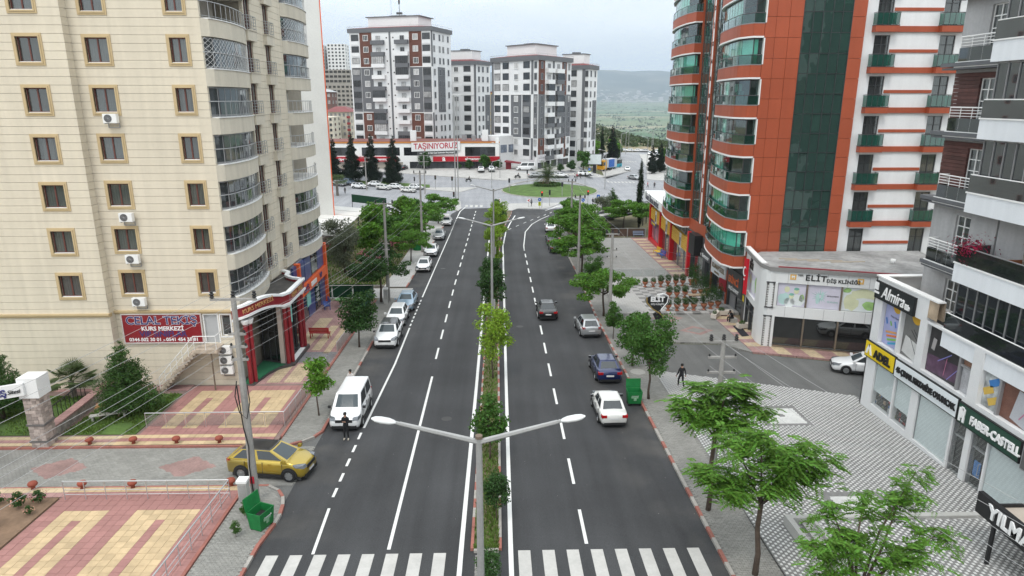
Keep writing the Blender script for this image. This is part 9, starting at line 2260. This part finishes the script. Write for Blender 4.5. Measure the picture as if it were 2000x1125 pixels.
 t = T('person',label,'person',x,y,h,RAD(rz),grp); t.scale = (s,s,s); link('body',b,t); hd = Vector(J['hea']); m = MB(); m.lathe([(.105,-.01),(.118,.05),(.10,.11),(.05,.14)],12,(hd.x - .022,0,hd.z),sy=.85); obj('hair',m,HAIR,t,smooth=True)
 for s_ in (1,-1): m = MB(); m.box(hd.x + .085,hd.x + .105,s_ * .035 - .014,s_ * .035 + .014,hd.z + .008,hd.z + .026); obj('eye',m,HAIR,t)
 return t
CB = mat('black_cloth',(.014,.014,.016),.9,var=.1); CW = mat('white_shirt',(.62,.58,.56),.9,var=.05); CG = mat('grey_cloth',(.12,.12,.13),.9,var=.1)
person('man in black looking at his phone in front of the white van',-8.15,35.75,-95,CB,CB,'phone',.02); person('man in an open white shirt looking at his phone behind the white van',-9.3,42.8,-100,CW,CB,'phone',.02)
person('person in black walking across the dotted plaza',13.1,43.0,100,CB,CB,'walk',.14); person('man in dark clothes sitting in front of the roller shutter',21.95,58.6,200,CB,CB,'sit',.14); m = MB(); m.box(21.75,22.35,58.3,58.9,gz(0,58.6) + .14,gz(0,58.6) + .52); tag(obj('stool',m,CONC),'low block stool under the seated man','stool')
for i,(x,y,rz,tp,l) in enumerate(((8.4,150.2,60,CG,'person walking on the right island beside the chevron sign'),(-20.9,158.6,-90,CB,'person in black standing on the left lot road'),(-37.2,172.3,-90,CB,'person in black on the verge by the fan palm'),(22.2,151.6,40,CB,'person in black by the silver olive tree'),(22.9,194.0,-40,CW,'walker in pale top beyond the roundabout'),(23.6,194.2,-60,mat('red_top',(.4,.03,.05),.9),'walker in red top beyond the roundabout'),(24.6,194.0,200,CB,'walker in black beyond the roundabout'),(41.2,182.4,0,MATS['red_top'],'walker in red on the far right pavement'),(42.8,181.4,90,CB,'walker in black on the far right pavement'))): person(l,x,y,rz,tp,CB,'walk',.13,1.0,'pedestrians around the roundabout')
person('rider in dark clothes on the motorbike at the forecourt',-7.0,191.5,20,CB,CB,'sit',.45); person('rider in dark clothes on the motorbike under the tower',6.8,195.2,10,CB,CB,'sit',.45)
# ================================================================ air
m = MB(); m.box(-30000,30000,-600,24000,-170,1300)
HZ = bpy.data.materials.new('haze'); HZ.use_nodes = True; nt = HZ.node_tree; nt.nodes.clear(); v = nt.nodes.new('ShaderNodeVolumePrincipled'); v.inputs['Color'].default_value = (.72,.85,1.0,1); v.inputs['Density'].default_value = 0.000085; v.inputs['Anisotropy'].default_value = 0.0
nt.links.new(v.outputs[0],nt.nodes.new('ShaderNodeOutputMaterial').inputs['Volume'])
tag(obj('haze',m,HZ),'pale summer haze that softens the plain and the mountain',None,None,'stuff')
